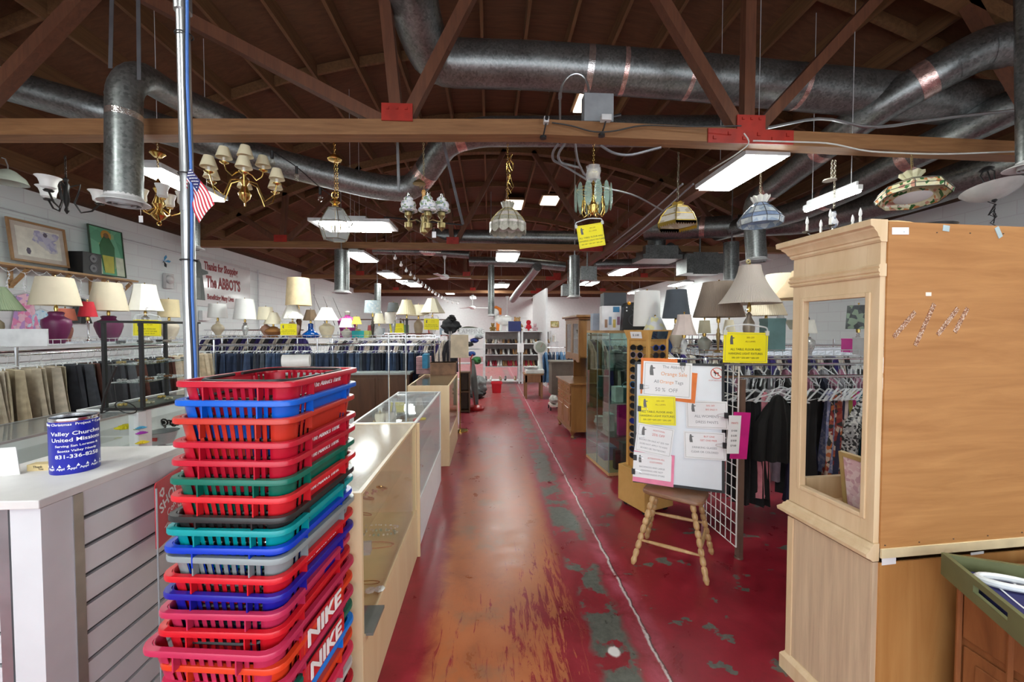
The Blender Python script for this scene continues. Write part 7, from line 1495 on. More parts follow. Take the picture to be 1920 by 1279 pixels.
# red floor basket
b_ = PZ(931, 736, 0); s_ = M(931, 1, 10.1)
e = thing('floor_basket', 'small red shopping basket standing alone on the floor at the end of the aisle', 'shopping basket', b_)
q = MB(); n4 = [(9, 0), (11, 20)]; q.T = Matrix.Identity(4); q.lathe([(.02, .004), (8.6 * s_ * 1.3, 0), (10.5 * s_ * 1.3, 20 * s_), (9.9 * s_ * 1.3, 20 * s_), (8.2 * s_ * 1.3, .01), (.02, .012)], 4, cap=False, twist=math.pi / 4); part('basket_body', q, RED, e, smooth=False); q = MB(); q.lathe([(10.4 * s_ * 1.3, 17.5 * s_), (11.6 * s_ * 1.3, 17.5 * s_), (11.6 * s_ * 1.3, 20.5 * s_), (10.4 * s_ * 1.3, 20.5 * s_)], 4, cap=False, twist=math.pi / 4); part('basket_rim', q, RED, e, smooth=False)
# ================================================================ shoe shelves
SY = 11.95; sx0, sx1 = PY(907, 650, SY).x, PY(1034, 650, SY).x
zz = [PY(940, y_, SY).z for y_ in (714, 687, 665, 644, 621)]
shelf_unit('shoe_rack', 'wide grey-white shoe rack of five shelves at the end of the aisle', 'shoe rack', sx0, sx1, SY, zz, .42, PEG, posts=(0, .52, .565, 1), top=zz[-1] + .02)
q = MB(); q.bb((sx0, SY + .425, zz[1]), (sx1, SY + .44, zz[-1])); single('rack_back_board', q, plain((.3, .26, .25)), 'grey brown board closing the back of the shoe rack', 'board', smooth=False)
SHC = [((.03, .02, .02), 'black'), ((.3, .16, .07), 'brown'), ((.55, .45, .33), 'tan'), ((.65, .64, .62), 'white'), ((.35, .02, .04), 'red'), ((.05, .08, .25), 'blue'), ((.4, .3, .28), 'taupe')]
def shoe_mesh(heel):
    q = MB(); n = 8; secs = [(-.13, .028, .0, .07), (-.1, .034, 0, .085), (-.04, .034, 0, .075), (.02, .036, 0, .05), (.07, .042, 0, .042), (.11, .034, 0, .032), (.135, .012, 0, .02)]; vs = []
    for y_, w_, z0_, z1_ in secs:
        lift = heel * max(0, (.03 - y_) / .16)
        for k in range(n): a_ = 2 * math.pi * k / n; vs.append((w_ * math.cos(a_), y_, lift + z1_ / 2 + z1_ / 2 * math.sin(a_)))
    m = len(secs); q.add(vs, [(j * n + k, j * n + (k + 1) % n, (j + 1) * n + (k + 1) % n, (j + 1) * n + k) for j in range(m - 1) for k in range(n)] + [tuple(range(n)), tuple(range((m - 1) * n, m * n))[::-1]])
    q.bb((-.02, -.13, 0), (.02, -.1, max(.012, heel))); return q
for li, z_ in enumerate(zz[:-1]):
    n = 26 if li else 14; sm_ = [shoe_mesh(.05 if li in (1, 2) else .01).mesh('shoe', plain(c_, .45), angle=60) for c_, _ in SHC]
    for i in range(n):
        if li == 0 and i % 3 == 2: continue
        k = RJ.choice([0, 0, 1, 1, 2, 3, 6] if li != 1 else [0, 4, 5, 1, 3, 2, 4]); x_ = sx0 + .06 + (sx1 - sx0 - .12) * i / (n - 1)
        if abs((x_ - sx0) / (sx1 - sx0) - .54) < .035: continue
        o = bpy.data.objects.new('shoe', sm_[k]); COL.objects.link(o); o.location = (x_, SY + .16, z_ + .001); o.rotation_euler = (0, 0, math.pi + RJ.uniform(-.15, .15)); o.scale = (1.0, 1.1, 1.35); lv_ = ('lowest', 'second lowest', 'middle', 'second highest')[li]
        tag(o, SHC[k][1] + ' shoe on the %s shelf of the shoe rack' % lv_, 'shoe', SHC[k][1] + ' shoes on the %s shelf' % lv_)
# soft toys on the top shelf
def toy(px, py, z, s_, col, label, kind, col2=None):
    e = thing(kind, label, 'soft toy', V((PY(px, py, SY + .2).x, SY + .2, zz[-1] + .001))); c2 = col2 or col
    q = MB(); q.ball((0, 0, .32 * s_), .3 * s_, 14, (1, .8, 1.05)); part('body', q, plain(col, .95), e)
    q = MB(); q.ball((0, -.04 * s_, .78 * s_), .22 * s_, 14); q.ball((0, -.22 * s_, .73 * s_), .09 * s_, 10); part('head', q, plain(col, .95), e)
    for k in (-1, 1):
        q = MB(); q.ball((k * .17 * s_, 0, .97 * s_), .075 * s_, 8, (1, .5, 1)); part('ear', q, plain(c2, .95), e)
        q = MB(); q.tube([(k * .22 * s_, 0, .5 * s_), (k * .38 * s_, -.12 * s_, .3 * s_)], [.1 * s_, .07 * s_], 10); part('arm', q, plain(c2, .95), e)
        q = MB(); q.tube([(k * .15 * s_, -.05 * s_, .12 * s_), (k * .25 * s_, -.35 * s_, .1 * s_)], [.12 * s_, .11 * s_], 10); part('leg', q, plain(c2, .95), e)
        q = MB(); q.ball((k * .08 * s_, -.21 * s_, .84 * s_), .022 * s_, 6); part('eye', q, BLACK, e)
    return e
toy(970, 618, 12, .42, (.45, .28, .12), 'large brown teddy bear on top of the shoe rack', 'teddy_bear')
toy(991, 618, 12, .34, (.6, .02, .04), 'red and white soft toy right of the teddy bear', 'stuffed_toy', (.75, .7, .7))
toy(924, 618, 12, .24, (.25, .15, .04), 'small dark golden soft toy at the left of the top shelf', 'stuffed_toy')
toy(1003, 618, 12, .22, (.6, .4, .42), 'small pink soft toy by the peg panel', 'stuffed_toy')
e = thing('stuffed_pony', 'white toy pony with orange mane on top of the shoe rack', 'soft toy', (PY(946, 600, SY + .2).x, SY + .2, zz[-1])); WT, OR = plain((.8, .8, .78), .9), plain((.75, .2, .03), .9)
q = MB(); q.tube([(-.22, 0, .3), (-.05, 0, .32), (.2, 0, .3)], [.1, .16, .14], 14); q.tube([(-.2, 0, .32), (-.28, 0, .5)], [.1, .08], 12); q.ball((-.3, 0, .56), .14, 14); part('body', q, WT, e)
for x_ in (-.18, -.12, .12, .2): q = MB(); q.tube([(x_, .0, .25), (x_ - .02, -.02, .01)], [.07, .06], 10); part('leg', q, OR if x_ in (-.18, .2) else WT, e)
q = MB(); q.tube([(-.36, 0, .66), (-.26, 0, .72), (-.14, 0, .66), (-.12, .0, .5)], [.03, .06, .06, .03], 10); part('mane', q, OR, e); q = MB(); q.tube([(.3, 0, .36), (.42, 0, .3), (.45, 0, .14)], [.05, .06, .02], 10); part('tail', q, OR, e)
q = MB(); q.ball((-.35, -.12, .58), .035, 8, (1, .4, 1)); part('eye', q, plain((.05, .1, .3)), e)
c = PY(965, 612, SY - .08); w_, h_ = M(965, 24, 11.9), M(965, 19, 11.9); q = MB(); q.box((0, 0, 0), (w_, .012, h_)); single('blue_panel', q, plain((.01, .02, .12)), 'plain navy blue board hanging in front of the top shoe shelf', 'board', c, smooth=False)
for px, lab in ((973, 'left'), (979, 'right')): q = MB(); q.box((0, 0, 0), (.1, .006, .28)); single('price_list', q, PAPER, lab + ' white price list on the shoe rack post', 'sign', PY(px, 652, SY - .035), smooth=False)
# far shelf of small ceramics, right of the shoe rack
fa, fb = PY(985, 640, 12.8).x, PY(1045, 640, 12.8).x
shelf_unit('ceramics_shelf', 'far shelf of small china figures behind the scale', 'shelving', fa, fb, 12.75, (.4, .8, 1.23), .3, PEG, posts=(0, 1))
for i in range(14):
    q = MB(); h_ = RJ.uniform(.14, .26); q.lathe([(.05, 0), (.06, h_ * .3), (.035, h_ * .6), (.045, h_ * .8), (.01, h_)], 10); k = i % 4
    single('china_figure', q, plain([(.6, .5, .4), (.7, .68, .65), (.4, .22, .12), (.3, .35, .25)][k], .3), ('cream', 'white', 'brown', 'green')[k] + ' china figure on the far shelf behind the scale', 'figurine', (fa + .08 + (fb - fa - .16) * i / 13, 12.9, 1.232), group=('cream', 'white', 'brown', 'green')[k] + ' china figures on the far shelf')
c = PY(1026, 603, 13.2); q = MB(); q.torus((0, 0, 0), .14, .012, 20, 6, (0, 1, 0)); single('wire_hoop', q, plain((.6, .58, .5)), 'pale wire hoop standing on the far ceramics shelf', 'hoop', (c.x, 12.87, 1.39))
# picture on the back wall
c = PY(1040, 608, Y1 - .03); q = MB(); q.box((0, 0, 0), (.5, .03, .38)); e = single('wall_picture', q, plain((.35, .22, .06)), 'small yellowish landscape picture on the far back wall', 'picture', c, smooth=False); q = MB(); q.box((0, -.018, 0), (.42, .01, .3)); part('picture_sheet', q, multi([(.5, .45, .2), (.3, .3, .12), (.6, .55, .35)], 9), e, smooth=False)
# ================================================================ side table with weighing scale
SD = wood((.22, .1, .04), (.32, .16, .07), (5, 5, 1), .45, 2)
a = PZ(1000, 748, 0); e = thing('side_table', 'square brown wooden side table with a drawer, carrying the scale', 'table', (a.x, a.y, 0)); w_ = M(1010, 34, 9.4); H = P(1010, 702, 9.3).z
q = MB(); q.bb((-.2 - .02, -.02, H - .03), (w_ - .18, .46, H)); part('table_top', q, SD, e, smooth=False)
q = MB(); q.bb((-.19, .0, H - .2), (w_ - .21, .44, H - .03)); part('apron', q, SD, e, smooth=False); q = MB(); q.bb((-.1, -.012, H - .18), (w_ - .3, 0, H - .05)); part('drawer', q, SD, e, smooth=False)
for x_, y_ in ((-.19, 0), (w_ - .25, 0), (-.19, .4), (w_ - .25, .4)): q = MB(); q.bb((x_, y_, 0), (x_ + .045, y_ + .045, H - .03)); part('leg', q, SD, e, smooth=False)
t = V((a.x, a.y, H)); ENA = plain((.74, .76, .74), .2)
e = thing('weighing_scale', 'white enamel shop scale with a big round dial on the side table', 'scale', t + V((.02, .2, .001)))
q = MB(); q.bb((-.2, -.15, .0), (.25, .17, .1)); part('scale_base', q, ENA, e, bevel=.02, smooth=False); q = MB(); q.lathe([(.02, .12), (.05, .13), (.17, .15), (.17, .16), (.02, .15)], 24, (-.06, 0, 0)); part('weighing_plate', q, ENA, e)
q = MB(); q.tube([(.17, .03, .1), (.17, .03, .35), (.17, .03, .5)], [.07, .05, .07], 14); part('column', q, ENA, e); q = MB(); q.tube([(.17, -.04, .62), (.17, .06, .62)], .16, 28); part('dial_housing', q, ENA, e)
q = MB(); q.tube([(.17, -.05, .62), (.17, -.04, .62)], .125, 28); part('dial_face', q, plain((.4, .46, .38), .2), e); q = MB(); q.bar((.17, -.054, .62), (.22, -.054, .71), .008, .004); part('dial_pointer', q, RED, e)
# grey cabinet behind
a = PZ(1042, 745, 0); q = MB(); q.bb((-.05, 0, 0), (.7, .5, .8)); q.bb((-.08, -.03, .8), (.73, .53, .84)); single('grey_cabinet', q, plain((.16, .14, .11), .5), 'weathered grey brown cabinet between the scale table and the wooden hutch', 'cabinet', (a.x, a.y + .3, 0), smooth=False)
a = PZ(1038, 768, 0); e = thing('toy_trolley', 'small pale wheeled trolley with boots in front of the grey cabinet', 'trolley', a); q = MB(); q.bb((-.08, -.15, .08), (.1, .2, .12)); part('deck', q, plain((.6, .55, .48)), e, smooth=False)
for x_, y_ in ((-.08, -.12), (.1, -.12), (-.08, .16), (.1, .16)): q = MB(); q.tube([(x_ - .01, y_, .04), (x_ + .01, y_, .04)], .04, 12); part('wheel', q, BLACK, e)
o = blob('boot', 1036, 755, 8.0, 16, 16, (.35, .33, .3), 'grey white boot on the small trolley', 'boot', seed=40); o.location = V((a.x, a.y, .121)); 
# ================================================================ wooden china hutch on the right of the aisle
HON = wood((.19, .08, .022), (.3, .14, .042), (4, 4, .7), .3, 2.2, .3)
n_ = PZ(1071, 823, 0); f_ = PZ(1046, 795, 0); d = V((f_.x - n_.x, f_.y - n_.y, 0)); Lh = d.length; rzh = math.atan2(d.y, d.x) - math.pi / 2
e = thing('china_hutch', 'honey brown wooden hutch with glass doors above drawers, right of the far aisle', 'hutch', (n_.x, n_.y, 0), rzh); Wd = .48; hb = .83
q = MB(); q.bb((0, 0, .12), (Wd, Lh, hb - .025)); part('carcase', q, HON, e, smooth=False)
q = MB(); q.bb((-.03, -.03, hb - .025), (Wd, Lh + .03, hb)); part('counter_top', q, HON, e, bevel=.005, smooth=False)
for i in range(2):
    for j in range(2):
        q = MB(); y_ = .04 + j * (Lh - .08) / 2; q.bb((-.014, y_, hb - .16 - i * .14), (0, y_ + (Lh - .1) / 2, hb - .05 - i * .14)); dr = part('drawer', q, HON, e, bevel=.004, smooth=False)
        q = MB(); q.ball((-.022, y_ + .1, hb - .105 - i * .14), .011, 8); q.ball((-.022, y_ + .35, hb - .105 - i * .14), .011, 8); part('knob', q, ANT, dr)
for j in range(2): q = MB(); y_ = .04 + j * (Lh - .08) / 2; q.bb((-.014, y_, .17), (0, y_ + (Lh - .1) / 2, hb - .32)); q.bb((-.02, y_ + .07, .24), (-.01, y_ + (Lh - .1) / 2 - .07, hb - .39)); part('door', q, HON, e, bevel=.005, smooth=False)
q = MB(); q.bb((-.015, -.015, .1), (Wd, Lh + .015, .13)); part('base_rail', q, HON, e, smooth=False)
for x_, y_ in ((.03, .02), (.03, Lh - .05), (Wd - .05, .02), (Wd - .05, Lh - .05)): q = MB(); q.lathe([(.022, 0), (.03, .012), (.018, .04), (.05, .1)], 12, (x_, y_ + .02, 0)); part('foot', q, HON, e)
x0_, hz0, hz1 = .14, 1.2, 1.78
q = MB(); q.bb((Wd - .02, .05, hb), (Wd, Lh - .03, hz1)); part('upper_back', q, HON, e, smooth=False)
for y_ in (.05, Lh - .05): q = MB(); q.bb((x0_, y_, hz0 - .0), (Wd, y_ + .02, hz1)); q.poly([], 0) if 0 else q.bb((x0_ + .12, y_, hb), (Wd, y_ + .02, hz0)); part('upper_side', q, HON, e, smooth=False)
q = MB(); q.bb((x0_, .05, hz0), (Wd, Lh - .03, hz0 + .02)); q.bb((x0_, .05, hz1 - .02), (Wd, Lh - .03, hz1)); q.bb((x0_ + .02, .07, 1.48), (Wd, Lh - .05, 1.495)); part('upper_shelf', q, HON, e, smooth=False)
for j in range(2):
    y_ = .055 + j * (Lh - .09) / 2; yy = y_ + (Lh - .1) / 2; q = MB(); framed(q, x0_ - .018, x0_, y_, yy, hz0, hz1, y_ + .05, yy - .05, hz0 + .06, hz1 - .06); g_ = part('glass_door', q, HON, e, smooth=False); q = MB(); q.bb((x0_ - .012, y_ + .05, hz0 + .06), (x0_ - .008, yy - .05, hz1 - .06)); part('pane', q, GLASS, g_, smooth=False)
q = MB(); n = 7; pr = [(0, 0), (.02, .0), (.035, .03), (.06, .05), (.07, .08), (0, .08)]
q.bb((x0_ - .03, .03, hz1), (Wd, Lh - .01, hz1 + .03)); q.bb((x0_ - .07, -.01, hz1 + .03), (Wd + .0, Lh + .03, hz1 + .07)); part('cornice', q, HON, e, bevel=.012, smooth=False)
q = MB(); q.T = Matrix.Translation((x0_, 0, 0)) @ Matrix(((0, 0, -1, 0), (1, 0, 0, 0), (0, 1, 0, 0), (0, 0, 0, 1))); q.poly([(.05, hz0)] + [(.05 + (Lh - .08) * i / 24, hz0 - .03 - .02 * abs(math.sin(i * math.pi / 6)) - .03 * abs(1 - i / 12) ** 2) for i in range(25)] + [(Lh - .03, hz0)], .018); part('scalloped_apron', q, HON, e, smooth=False)
# ================================================================ glass cabinet
n_ = PZ(1141, 893, 0); f_ = PZ(1099, 856, 0); d = V((f_.x - n_.x, f_.y - n_.y, 0)); Lg = d.length; rzg = math.atan2(d.y, d.x) - math.pi / 2; Wg = .52; Hg = 1.62
e = thing('glass_cabinet', 'tall frameless glass cabinet on a thin wooden base, right of the aisle', 'glass cabinet', (n_.x, n_.y, 0), rzg); GC = e
BAM = wood((.5, .3, .13), (.6, .38, .18), (3, 3, 1), .4); GREENG = glassy((.8, .9, .87), .35)
q = MB(); q.bb((0, 0, 0), (Wg, Lg, .035)); part('base_board', q, BAM, e, smooth=False); q = MB(); q.bb((0, 0, Hg - .03), (Wg, Lg, Hg)); part('top_board', q, BAM, e, smooth=False)
for a, b, nm in (((0, .01), (.005, Lg - .01), 'side_glass'), ((.01, 0), (Wg, .005), 'front_glass'), ((.01, Lg - .005), (Wg, Lg), 'back_glass'), ((Wg - .005, .01), (Wg, Lg - .01), 'side_glass')): q = MB(); q.bb((a[0], a[1], .035), (b[0], b[1], Hg - .03)); part(nm, q, GREENG, e, smooth=False)
for z_ in (.42, .8, 1.17): q = MB(); q.bb((.02, .02, z_), (Wg - .02, Lg - .02, z_ + .006)); part('glass_shelf', q, glassy((.7, .88, .83), .3), e, smooth=False)
for x_, y_ in ((.004, .004), (.004, Lg / 2), (.004, Lg - .004), (Wg / 2, 0)): q = MB(); q.bb((x_ - .004, y_ - .004, .035), (x_ + .004, y_ + .004, Hg - .03)); part('edge_strip', q, plain((.3, .36, .35), .2, .4), e, smooth=False)
GM = Matrix.Translation((n_.x, n_.y, 0)) @ Matrix.Rotation(rzg, 4, 'Z')
for x_, y_, z_, s_, c_, lab, nm in ((.16, .14, .807, (.09, .12, .17), (.72, .72, .7), 'white twin-pack box on the third level of the glass cabinet', 'box'), (.3, .1, .427, (.3, .05, .34), (.62, .01, .2), 'hot pink box on the second level of the glass cabinet', 'box'), (.3, .12, .036, (.2, .1, .3), (.09, .1, .1), 'dark grey case on the floor of the glass cabinet', 'case'),
    (.15, .12, .036, (.06, .07, .22), (.02, .02, .02), 'black boxed set with white print at the bottom of the glass cabinet', 'box'), (.15, .3, 1.177, (.12, .12, .2), (.25, .33, .3), 'pale green jar on the top level of the glass cabinet', 'jar'), (.3, .2, 1.177, (.18, .2, .26), (.04, .06, .05), 'dark handbag on the top level of the glass cabinet', 'bag'),
    (.28, .45, 1.177, (.18, .2, .2), (.05, .1, .07), 'dark green planter far back on the top level of the glass cabinet', 'planter'), (.15, .5, .807, (.18, .2, .25), (.04, .1, .09), 'green glass vase group on the third level of the glass cabinet', 'vase'), (.35, .3, .807, (.15, .2, .2), (.05, .12, .14), 'teal handbag on the third level of the glass cabinet', 'bag'), (.15, .35, .427, (.08, .16, .2), (.68, .66, .62), 'white shoe box on the second level of the glass cabinet', 'box'), (.12, .56, .427, (.14, .12, .12), (.7, .7, .68), 'white crumpled ornament far back on the second level', 'ornament'), (.2, .5, .036, (.16, .2, .16), (.25, .2, .35), 'lilac box at the far bottom of the glass cabinet', 'box')):
    q = MB()
    if nm in ('jar', 'planter', 'vase', 'ornament'): q.lathe([(s_[0] * .3, 0), (s_[0] * .5, s_[2] * .4), (s_[0] * .35, s_[2] * .85), (s_[0] * .42, s_[2])], 16, lobes=5 if nm == 'ornament' else 0, amp=.1)
    elif nm == 'bag': q.bb((-s_[0] / 2, -s_[1] / 2, 0), (s_[0] / 2, s_[1] / 2, s_[2] * .7)); q.torus((0, 0, s_[2] * .7), s_[0] * .35, .008, 16, 5, (0, 1, 0))
    else: q.bb((-s_[0] / 2, -s_[1] / 2, 0), (s_[0] / 2, s_[1] / 2, s_[2]))
    single(nm if nm not in ('box', 'case') else 'gift_box', q, plain(c_, .45, 0, .25), lab, nm, GM @ V((x_, y_, z_ + .001)), rzg, smooth=nm not in ('box', 'case'))
# things on top of the glass cabinet
def topthing(px, py, z): p = P(px, py, z); return V((p.x, p.y, Hg + .001))
e = thing('party_speaker', 'black toy karaoke speaker with orange lights on the glass cabinet', 'speaker', topthing(1181, 617, 4.45), -.1); w_ = .125
q = MB(); q.T = Matrix.Rotation(math.pi / 2, 4, 'X'); q.poly([(-w_, 0), (w_, 0), (w_ * .96, .1), (w_ * .86, .25), (w_ * .6, .3), (-w_ * .6, .3), (-w_ * .86, .25), (-w_ * .96, .1)], .18); part('speaker_body', q, BLACK, e, smooth=False)
q = MB(); q.torus((0, -.183, .11), .06, .008, 24, 6, (0, 1, 0)); q.torus((0, -.183, .235), .03, .006, 20, 6, (0, 1, 0)); q.ball((0, -.18, .11), .02, 8); part('driver_ring', q, plain((.05, .05, .055), .3), e)
for k in (-1, 1):
    q = MB(); q.ball((k * .055, -.18, .29), .02, 10); part('orange_light', q, plain((.85, .35, .01), .4), e)
    for i in range(2): q = MB(); q.ball((k * .08, -.182, .245 - i * .035), .009, 8); part('button', q, WHITE, e)
e = thing('toy_carton', 'white product carton printed with small pictures left of the toy speaker', 'box', topthing(1144, 617, 4.5), -.1)
q = MB(); q.bb((-.11, -.1, 0), (.1, .06, .27)); part('carton', q, plain((.72, .72, .74)), e, smooth=False); q = MB(); q.bb((.01, -.103, .2), (.08, -.1, .26)); part('printed_panel', q, plain((.03, .18, .35)), e, smooth=False)
for i, c_ in enumerate(((.35, .2, .12), (.2, .3, .45), (.6, .45, .1), (.25, .12, .2))): q = MB(); q.bb((-.08 + i * .045, -.103, .03 + .03 * (i % 2)), (-.05 + i * .045, -.1, .12 + .03 * (i % 2))); part('printed_figure', q, plain(c_), e, smooth=False)
q = MB(); q.bb((-.05, -.06, 0), (.05, .06, .2)); single('grey_box', q, plain((.35, .4, .48)), 'small blue grey box at the left end of the cabinet top', 'box', topthing(1117, 617, 4.8), 0, smooth=False)
q = MB(); q.bb((-.13, -.12, 0), (.13, .12, .44)); single('subwoofer', q, plain((.03, .035, .045)), 'dark loudspeaker box behind the white carton on the glass cabinet', 'speaker', topthing(1149, 617, 4.78), -.1, smooth=False)
lamp(1228, 595, 621, 11, 23, 622, 3.72, multi([(.6, .62, .65), (.55, .6, .7), (.7, .68, .4), (.62, .64, .66)], 25), '', 1, CLR, 'loose floral cone lamp shade lying on the sunglasses tower', finial=BRASS)
# ================================================================ sunglasses tower
n_ = PZ(1208, 972, 0); ang = math.radians(22); YB = wood((.56, .32, .09), (.64, .39, .13), (2, 2, 2), .35, 3); e = thing('rolling_base_box', 'honey coloured wooden box on castors under the sunglasses tower', 'box', (n_.x, n_.y, 0), ang)
q = MB(); q.bb((0, 0, .045), (.34, .34, .375)); part('box_body', q, YB, e, smooth=False, bevel=.003)
for x_, y_ in ((.05, .05), (.29, .05), (.05, .29), (.29, .29)): q = MB(); q.tube([(x_ - .012, y_, .022), (x_ + .012, y_, .022)], .022, 12); q.tube([(x_, y_, .02), (x_, y_, .046)], .008, 6); part('castor', q, BLACK, e)
BM = Matrix.Translation((n_.x, n_.y, 0)) @ Matrix.Rotation(ang, 4, 'Z'); tn = P(1213, 880, 3.5); o_ = V((tn.x, tn.y, .376)); ang2 = math.radians(25)
e = thing('sunglasses_tower', 'wooden four-sided sunglasses display tower on the honey coloured box', 'display stand', o_, ang2); TWd = .225; TH = 1.25; HN = wood((.56, .29, .07), (.66, .38, .12), (6, 6, .8), .35, 2)
q = MB(); q.bb((0.004, 0.004, 0), (TWd - .004, TWd - .004, TH - .06)); part('tower_core', q, HN, e, smooth=False)
for x_, y_ in ((0, 0), (TWd, 0), (0, TWd), (TWd, TWd)): q = MB(); q.bb((x_ - .014, y_ - .014, 0), (x_ + .014, y_ + .014, TH - .06)); part('corner_rail', q, HN, e, smooth=False, bevel=.002)
q = MB(); s1 = .03; q.add([(a_, b_, z_) for z_, o2 in ((TH - .09, .012), (TH, .035)) for a_, b_ in ((-o2, -o2), (TWd + o2, -o2), (TWd + o2, TWd + o2), (-o2, TWd + o2))], [(3, 2, 1, 0), (4, 5, 6, 7), (0, 1, 5, 4), (1, 2, 6, 5), (2, 3, 7, 6), (3, 0, 4, 7)]); part('flared_top', q, HN, e, smooth=False)
q = MB(); q.T = Matrix.Translation((-.03, TWd * .5, TH - .045)) @ Matrix.Rotation(-.25, 4, 'Y'); q.box((0, 0, 0), (.003, .13, .06)); part('price_card', q, PAPER, e, 'white card reading $3.00', smooth=False)
q = MB(); text(q, '$ 3.00', Matrix.Translation((-.033, TWd * .5, TH - .045)) @ Matrix(((0, 0, -1, 0), (-1, 0, 0, 0), (0, 1, 0, 0), (0, 0, 0, 1))), .03); part('printed_lettering', q, INK, e, smooth=False)
q = MB(); q.T = Matrix.Translation((TWd * .5, -.028, TH - .045)) @ Matrix.Rotation(.25, 4, 'X'); q.box((0, 0, 0), (.19, .003, .07)); part('mirror_strip', q, plain((.2, .3, .45), .05, .9), e, 'small mirror', smooth=False)
TM = Matrix.Translation(o_) @ Matrix.Rotation(ang2, 4, 'Z')
def sunglasses(M_, fc, lens, label, round_=False):
    o = bpy.data.objects.new('sunglasses', None); COL.objects.link(o); o.matrix_world = M_ @ Matrix.Scale(1.25, 4); tag(o, label, 'sunglasses')
    for k in (-1, 1):
        q = MB(); n = 14; pts = [(k * .033 + .027 * math.cos(a_ * 2 * math.pi / n), (.0 if round_ else -.003 * abs(math.cos(a_ * 2 * math.pi / n))) + (.023 if round_ else .02) * math.sin(a_ * 2 * math.pi / n), 0) for a_ in range(n)]; q.tube(pts, .0028, 5, True); fr_ = part('lens_rim', q, fc, o)
        q = MB(); q.add(pts, [tuple(range(n)), tuple(range(n))[::-1]]); part('dark_lens', q, lens, o, smooth=False)
        q = MB(); q.tube([(k * .06, .006, 0), (k * .066, .006, -.008), (k * .066, .004, -.06)], .0022, 4); part('temple', q, fc, o)
    q = MB(); q.tube([(-.008, .008, 0), (0, .011, .003), (.008, .008, 0)], .0025, 5); part('bridge', q, fc, o)
ys = [652, 666, 679, 694, 708, 723, 735, 749, 763, 778, 792, 806, 819, 832, 846, 859]
fcol = [((.02, .015, .012), 'black'), ((.35, .25, .3), 'pinkish'), ((.02, .02, .02), 'black wire'), ((.03, .02, .02), 'dark brown'), ((.55, .45, .45), 'clear'), ((.02, .2, .55), 'bright blue'), ((.08, .05, .04), 'tortoise'), ((.05, .03, .02), 'brown'), ((.04, .04, .04), 'plain black'), ((.12, .06, .03), 'light brown'), ((.02, .02, .2), 'blue mirrored'), ((.03, .02, .02), 'thin dark'), ((.5, .45, .4), 'silver'), ((.02, .02, .03), 'charcoal'), ((.02, .06, .2), 'navy'), ((.1, .06, .03), 'amber')]
FL = TM @ Matrix(((0, 0, -1, -.018), (-1, 0, 0, TWd * .5), (0, 1, 0, 0), (0, 0, 0, 1)))
for i, y_ in enumerate(ys):
    z_ = P(1193, y_, 3.55).z - .376; c_, nm = fcol[i]; sunglasses(FL @ Matrix.Translation((0, z_, .004)), plain(c_, .25), plain((.02, .02, .025) if i != 10 else (.02, .03, .3), .06), '%s sunglasses, %s from the top on the left face of the tower' % (nm, ('first', 'second', 'third', 'fourth', 'fifth', 'sixth', 'seventh', 'eighth', 'ninth', 'tenth', 'eleventh', 'twelfth', 'thirteenth', 'fourteenth', 'fifteenth', 'lowest')[i]), i % 4 == 1)
FR = TM @ Matrix(((1, 0, 0, TWd * .5), (0, 0, -1, -.018), (0, 1, 0, 0), (0, 0, 0, 1)))
for i, y_ in enumerate((652, 666, 680, 695)):
    z_ = P(1230, y_, 3.5).z - .376; sunglasses(FR @ Matrix.Translation((0, z_, .004)), plain(((.02, .08, .4), (.1, .05, .03), (.02, .02, .02), (.03, .03, .04))[i], .25), plain((.02, .02, .03), .06), ('blue', 'brown', 'black', 'charcoal')[i] + ' sunglasses, %s on the right face of the tower' % ('first', 'second', 'third', 'fourth')[i])
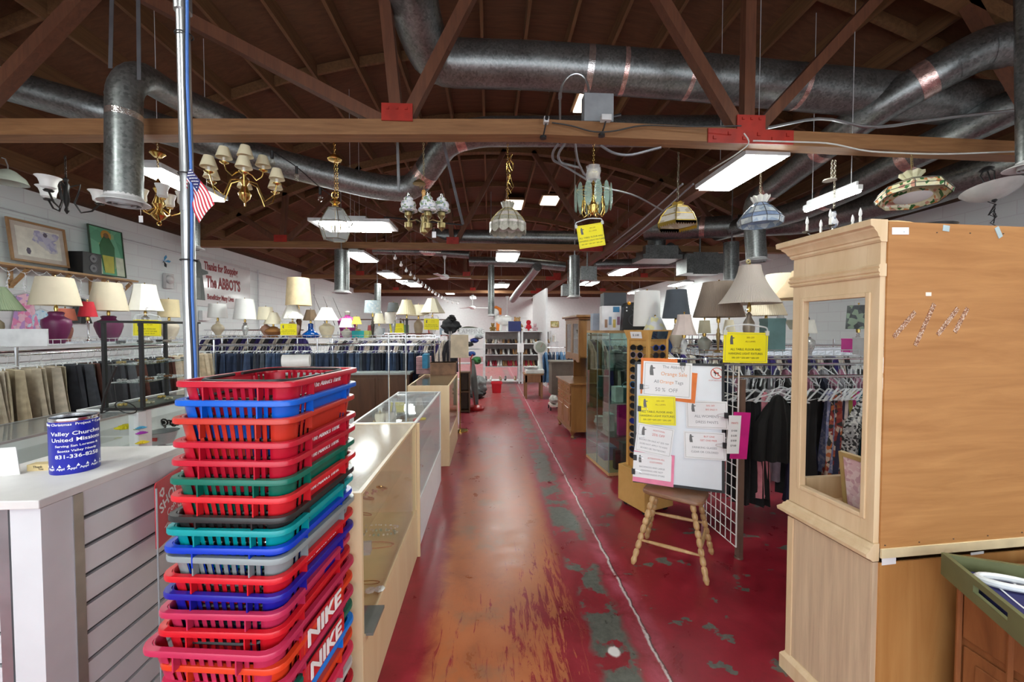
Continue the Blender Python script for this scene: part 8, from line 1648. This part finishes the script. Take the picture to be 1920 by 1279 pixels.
for i, (a_, b_) in enumerate((((588, 552), (612, 592)), ((606, 556), (628, 590)), ((624, 558), (648, 594)))):
    A, B = PXx(*a_, WX + .03), PXx(b_[0], b_[1] + 20, WX + .3); q = MB(); q.tube([(0, 0, 0), B - A], [.006, .012], 6); single('fishing_rod', q, BLACK, ('left', 'middle', 'right')[i] + ' thin fishing rod leaning on the left wall behind the lamps', 'fishing rod', A)
# mannequin top on the jeans shelf
c = P(652, 632, 7.15); e = thing('dress_form', 'purple clothed dress form standing behind the yellow shaded lamp', 'dress form', (c.x, c.y, LS)); 
q = MB(); q.lathe([(.13, 0), (.12, .1), (.15, .22), (.17, .3), (.1, .35), (.045, .37), (.04, .42)], 18); part('torso', q, plain((.3, .02, .18), .8), e); q = MB(); q.lathe([(.045, .4), (.05, .45), (.02, .47)], 14); part('neck_cap', q, plain((.25, .24, .2)), e)
for px, y0, y1, w_, c_, lab in ((676, 620, 631, 26, (.0, .3, .3), 'teal box on the wire shelf by the mannequin'), (690, 612, 628, 9, (.4, .45, .1), 'lime green packet on the wire shelf'),):
    q = MB(); q.box((0, 0, .06), (M(px, w_, 6.9), .16, .12)); p = P(px, 630, 6.85); single('shelf_box', q, plain(c_), lab, 'box', (p.x, p.y, LS), smooth=False)
# dark wooden shelf with goods far left-middle
p = P(682, 625, 11); shelf_unit('dark_shelf', 'dark wooden shelving of goods far behind the blue lattice lamp', 'shelving', p.x - .7, p.x + 2.2, 12.4, (.5, 1.0, 1.45, 1.95), .35, BRN, posts=(0, .5, 1))
for i in range(16):
    q = MB(); h_ = RJ.uniform(.15, .35); k = i % 5; q.lathe([(.06, 0), (.07, h_ * .5), (.05, h_)], 10) if k % 2 else q.bb((-.07, -.07, 0), (.07, .07, h_)); single('shelf_item', q, plain([(.5, .5, .1), (.5, .1, .1), (.3, .4, .5), (.6, .58, .5), (.15, .3, .12)][k]), ('yellow box', 'red jar', 'blue grey box', 'cream jar', 'green box')[k] + ' on the %s board of the far dark shelving' % ('upper' if i < 8 else 'middle'), 'household item', (p.x - .6 + (i % 8) * .37, 12.55, 1.452 if i < 8 else 1.002), group=('yellow boxes', 'red jars', 'blue grey boxes', 'cream jars', 'green boxes')[k] + ' on the %s board of the far dark shelving' % ('upper' if i < 8 else 'middle'))
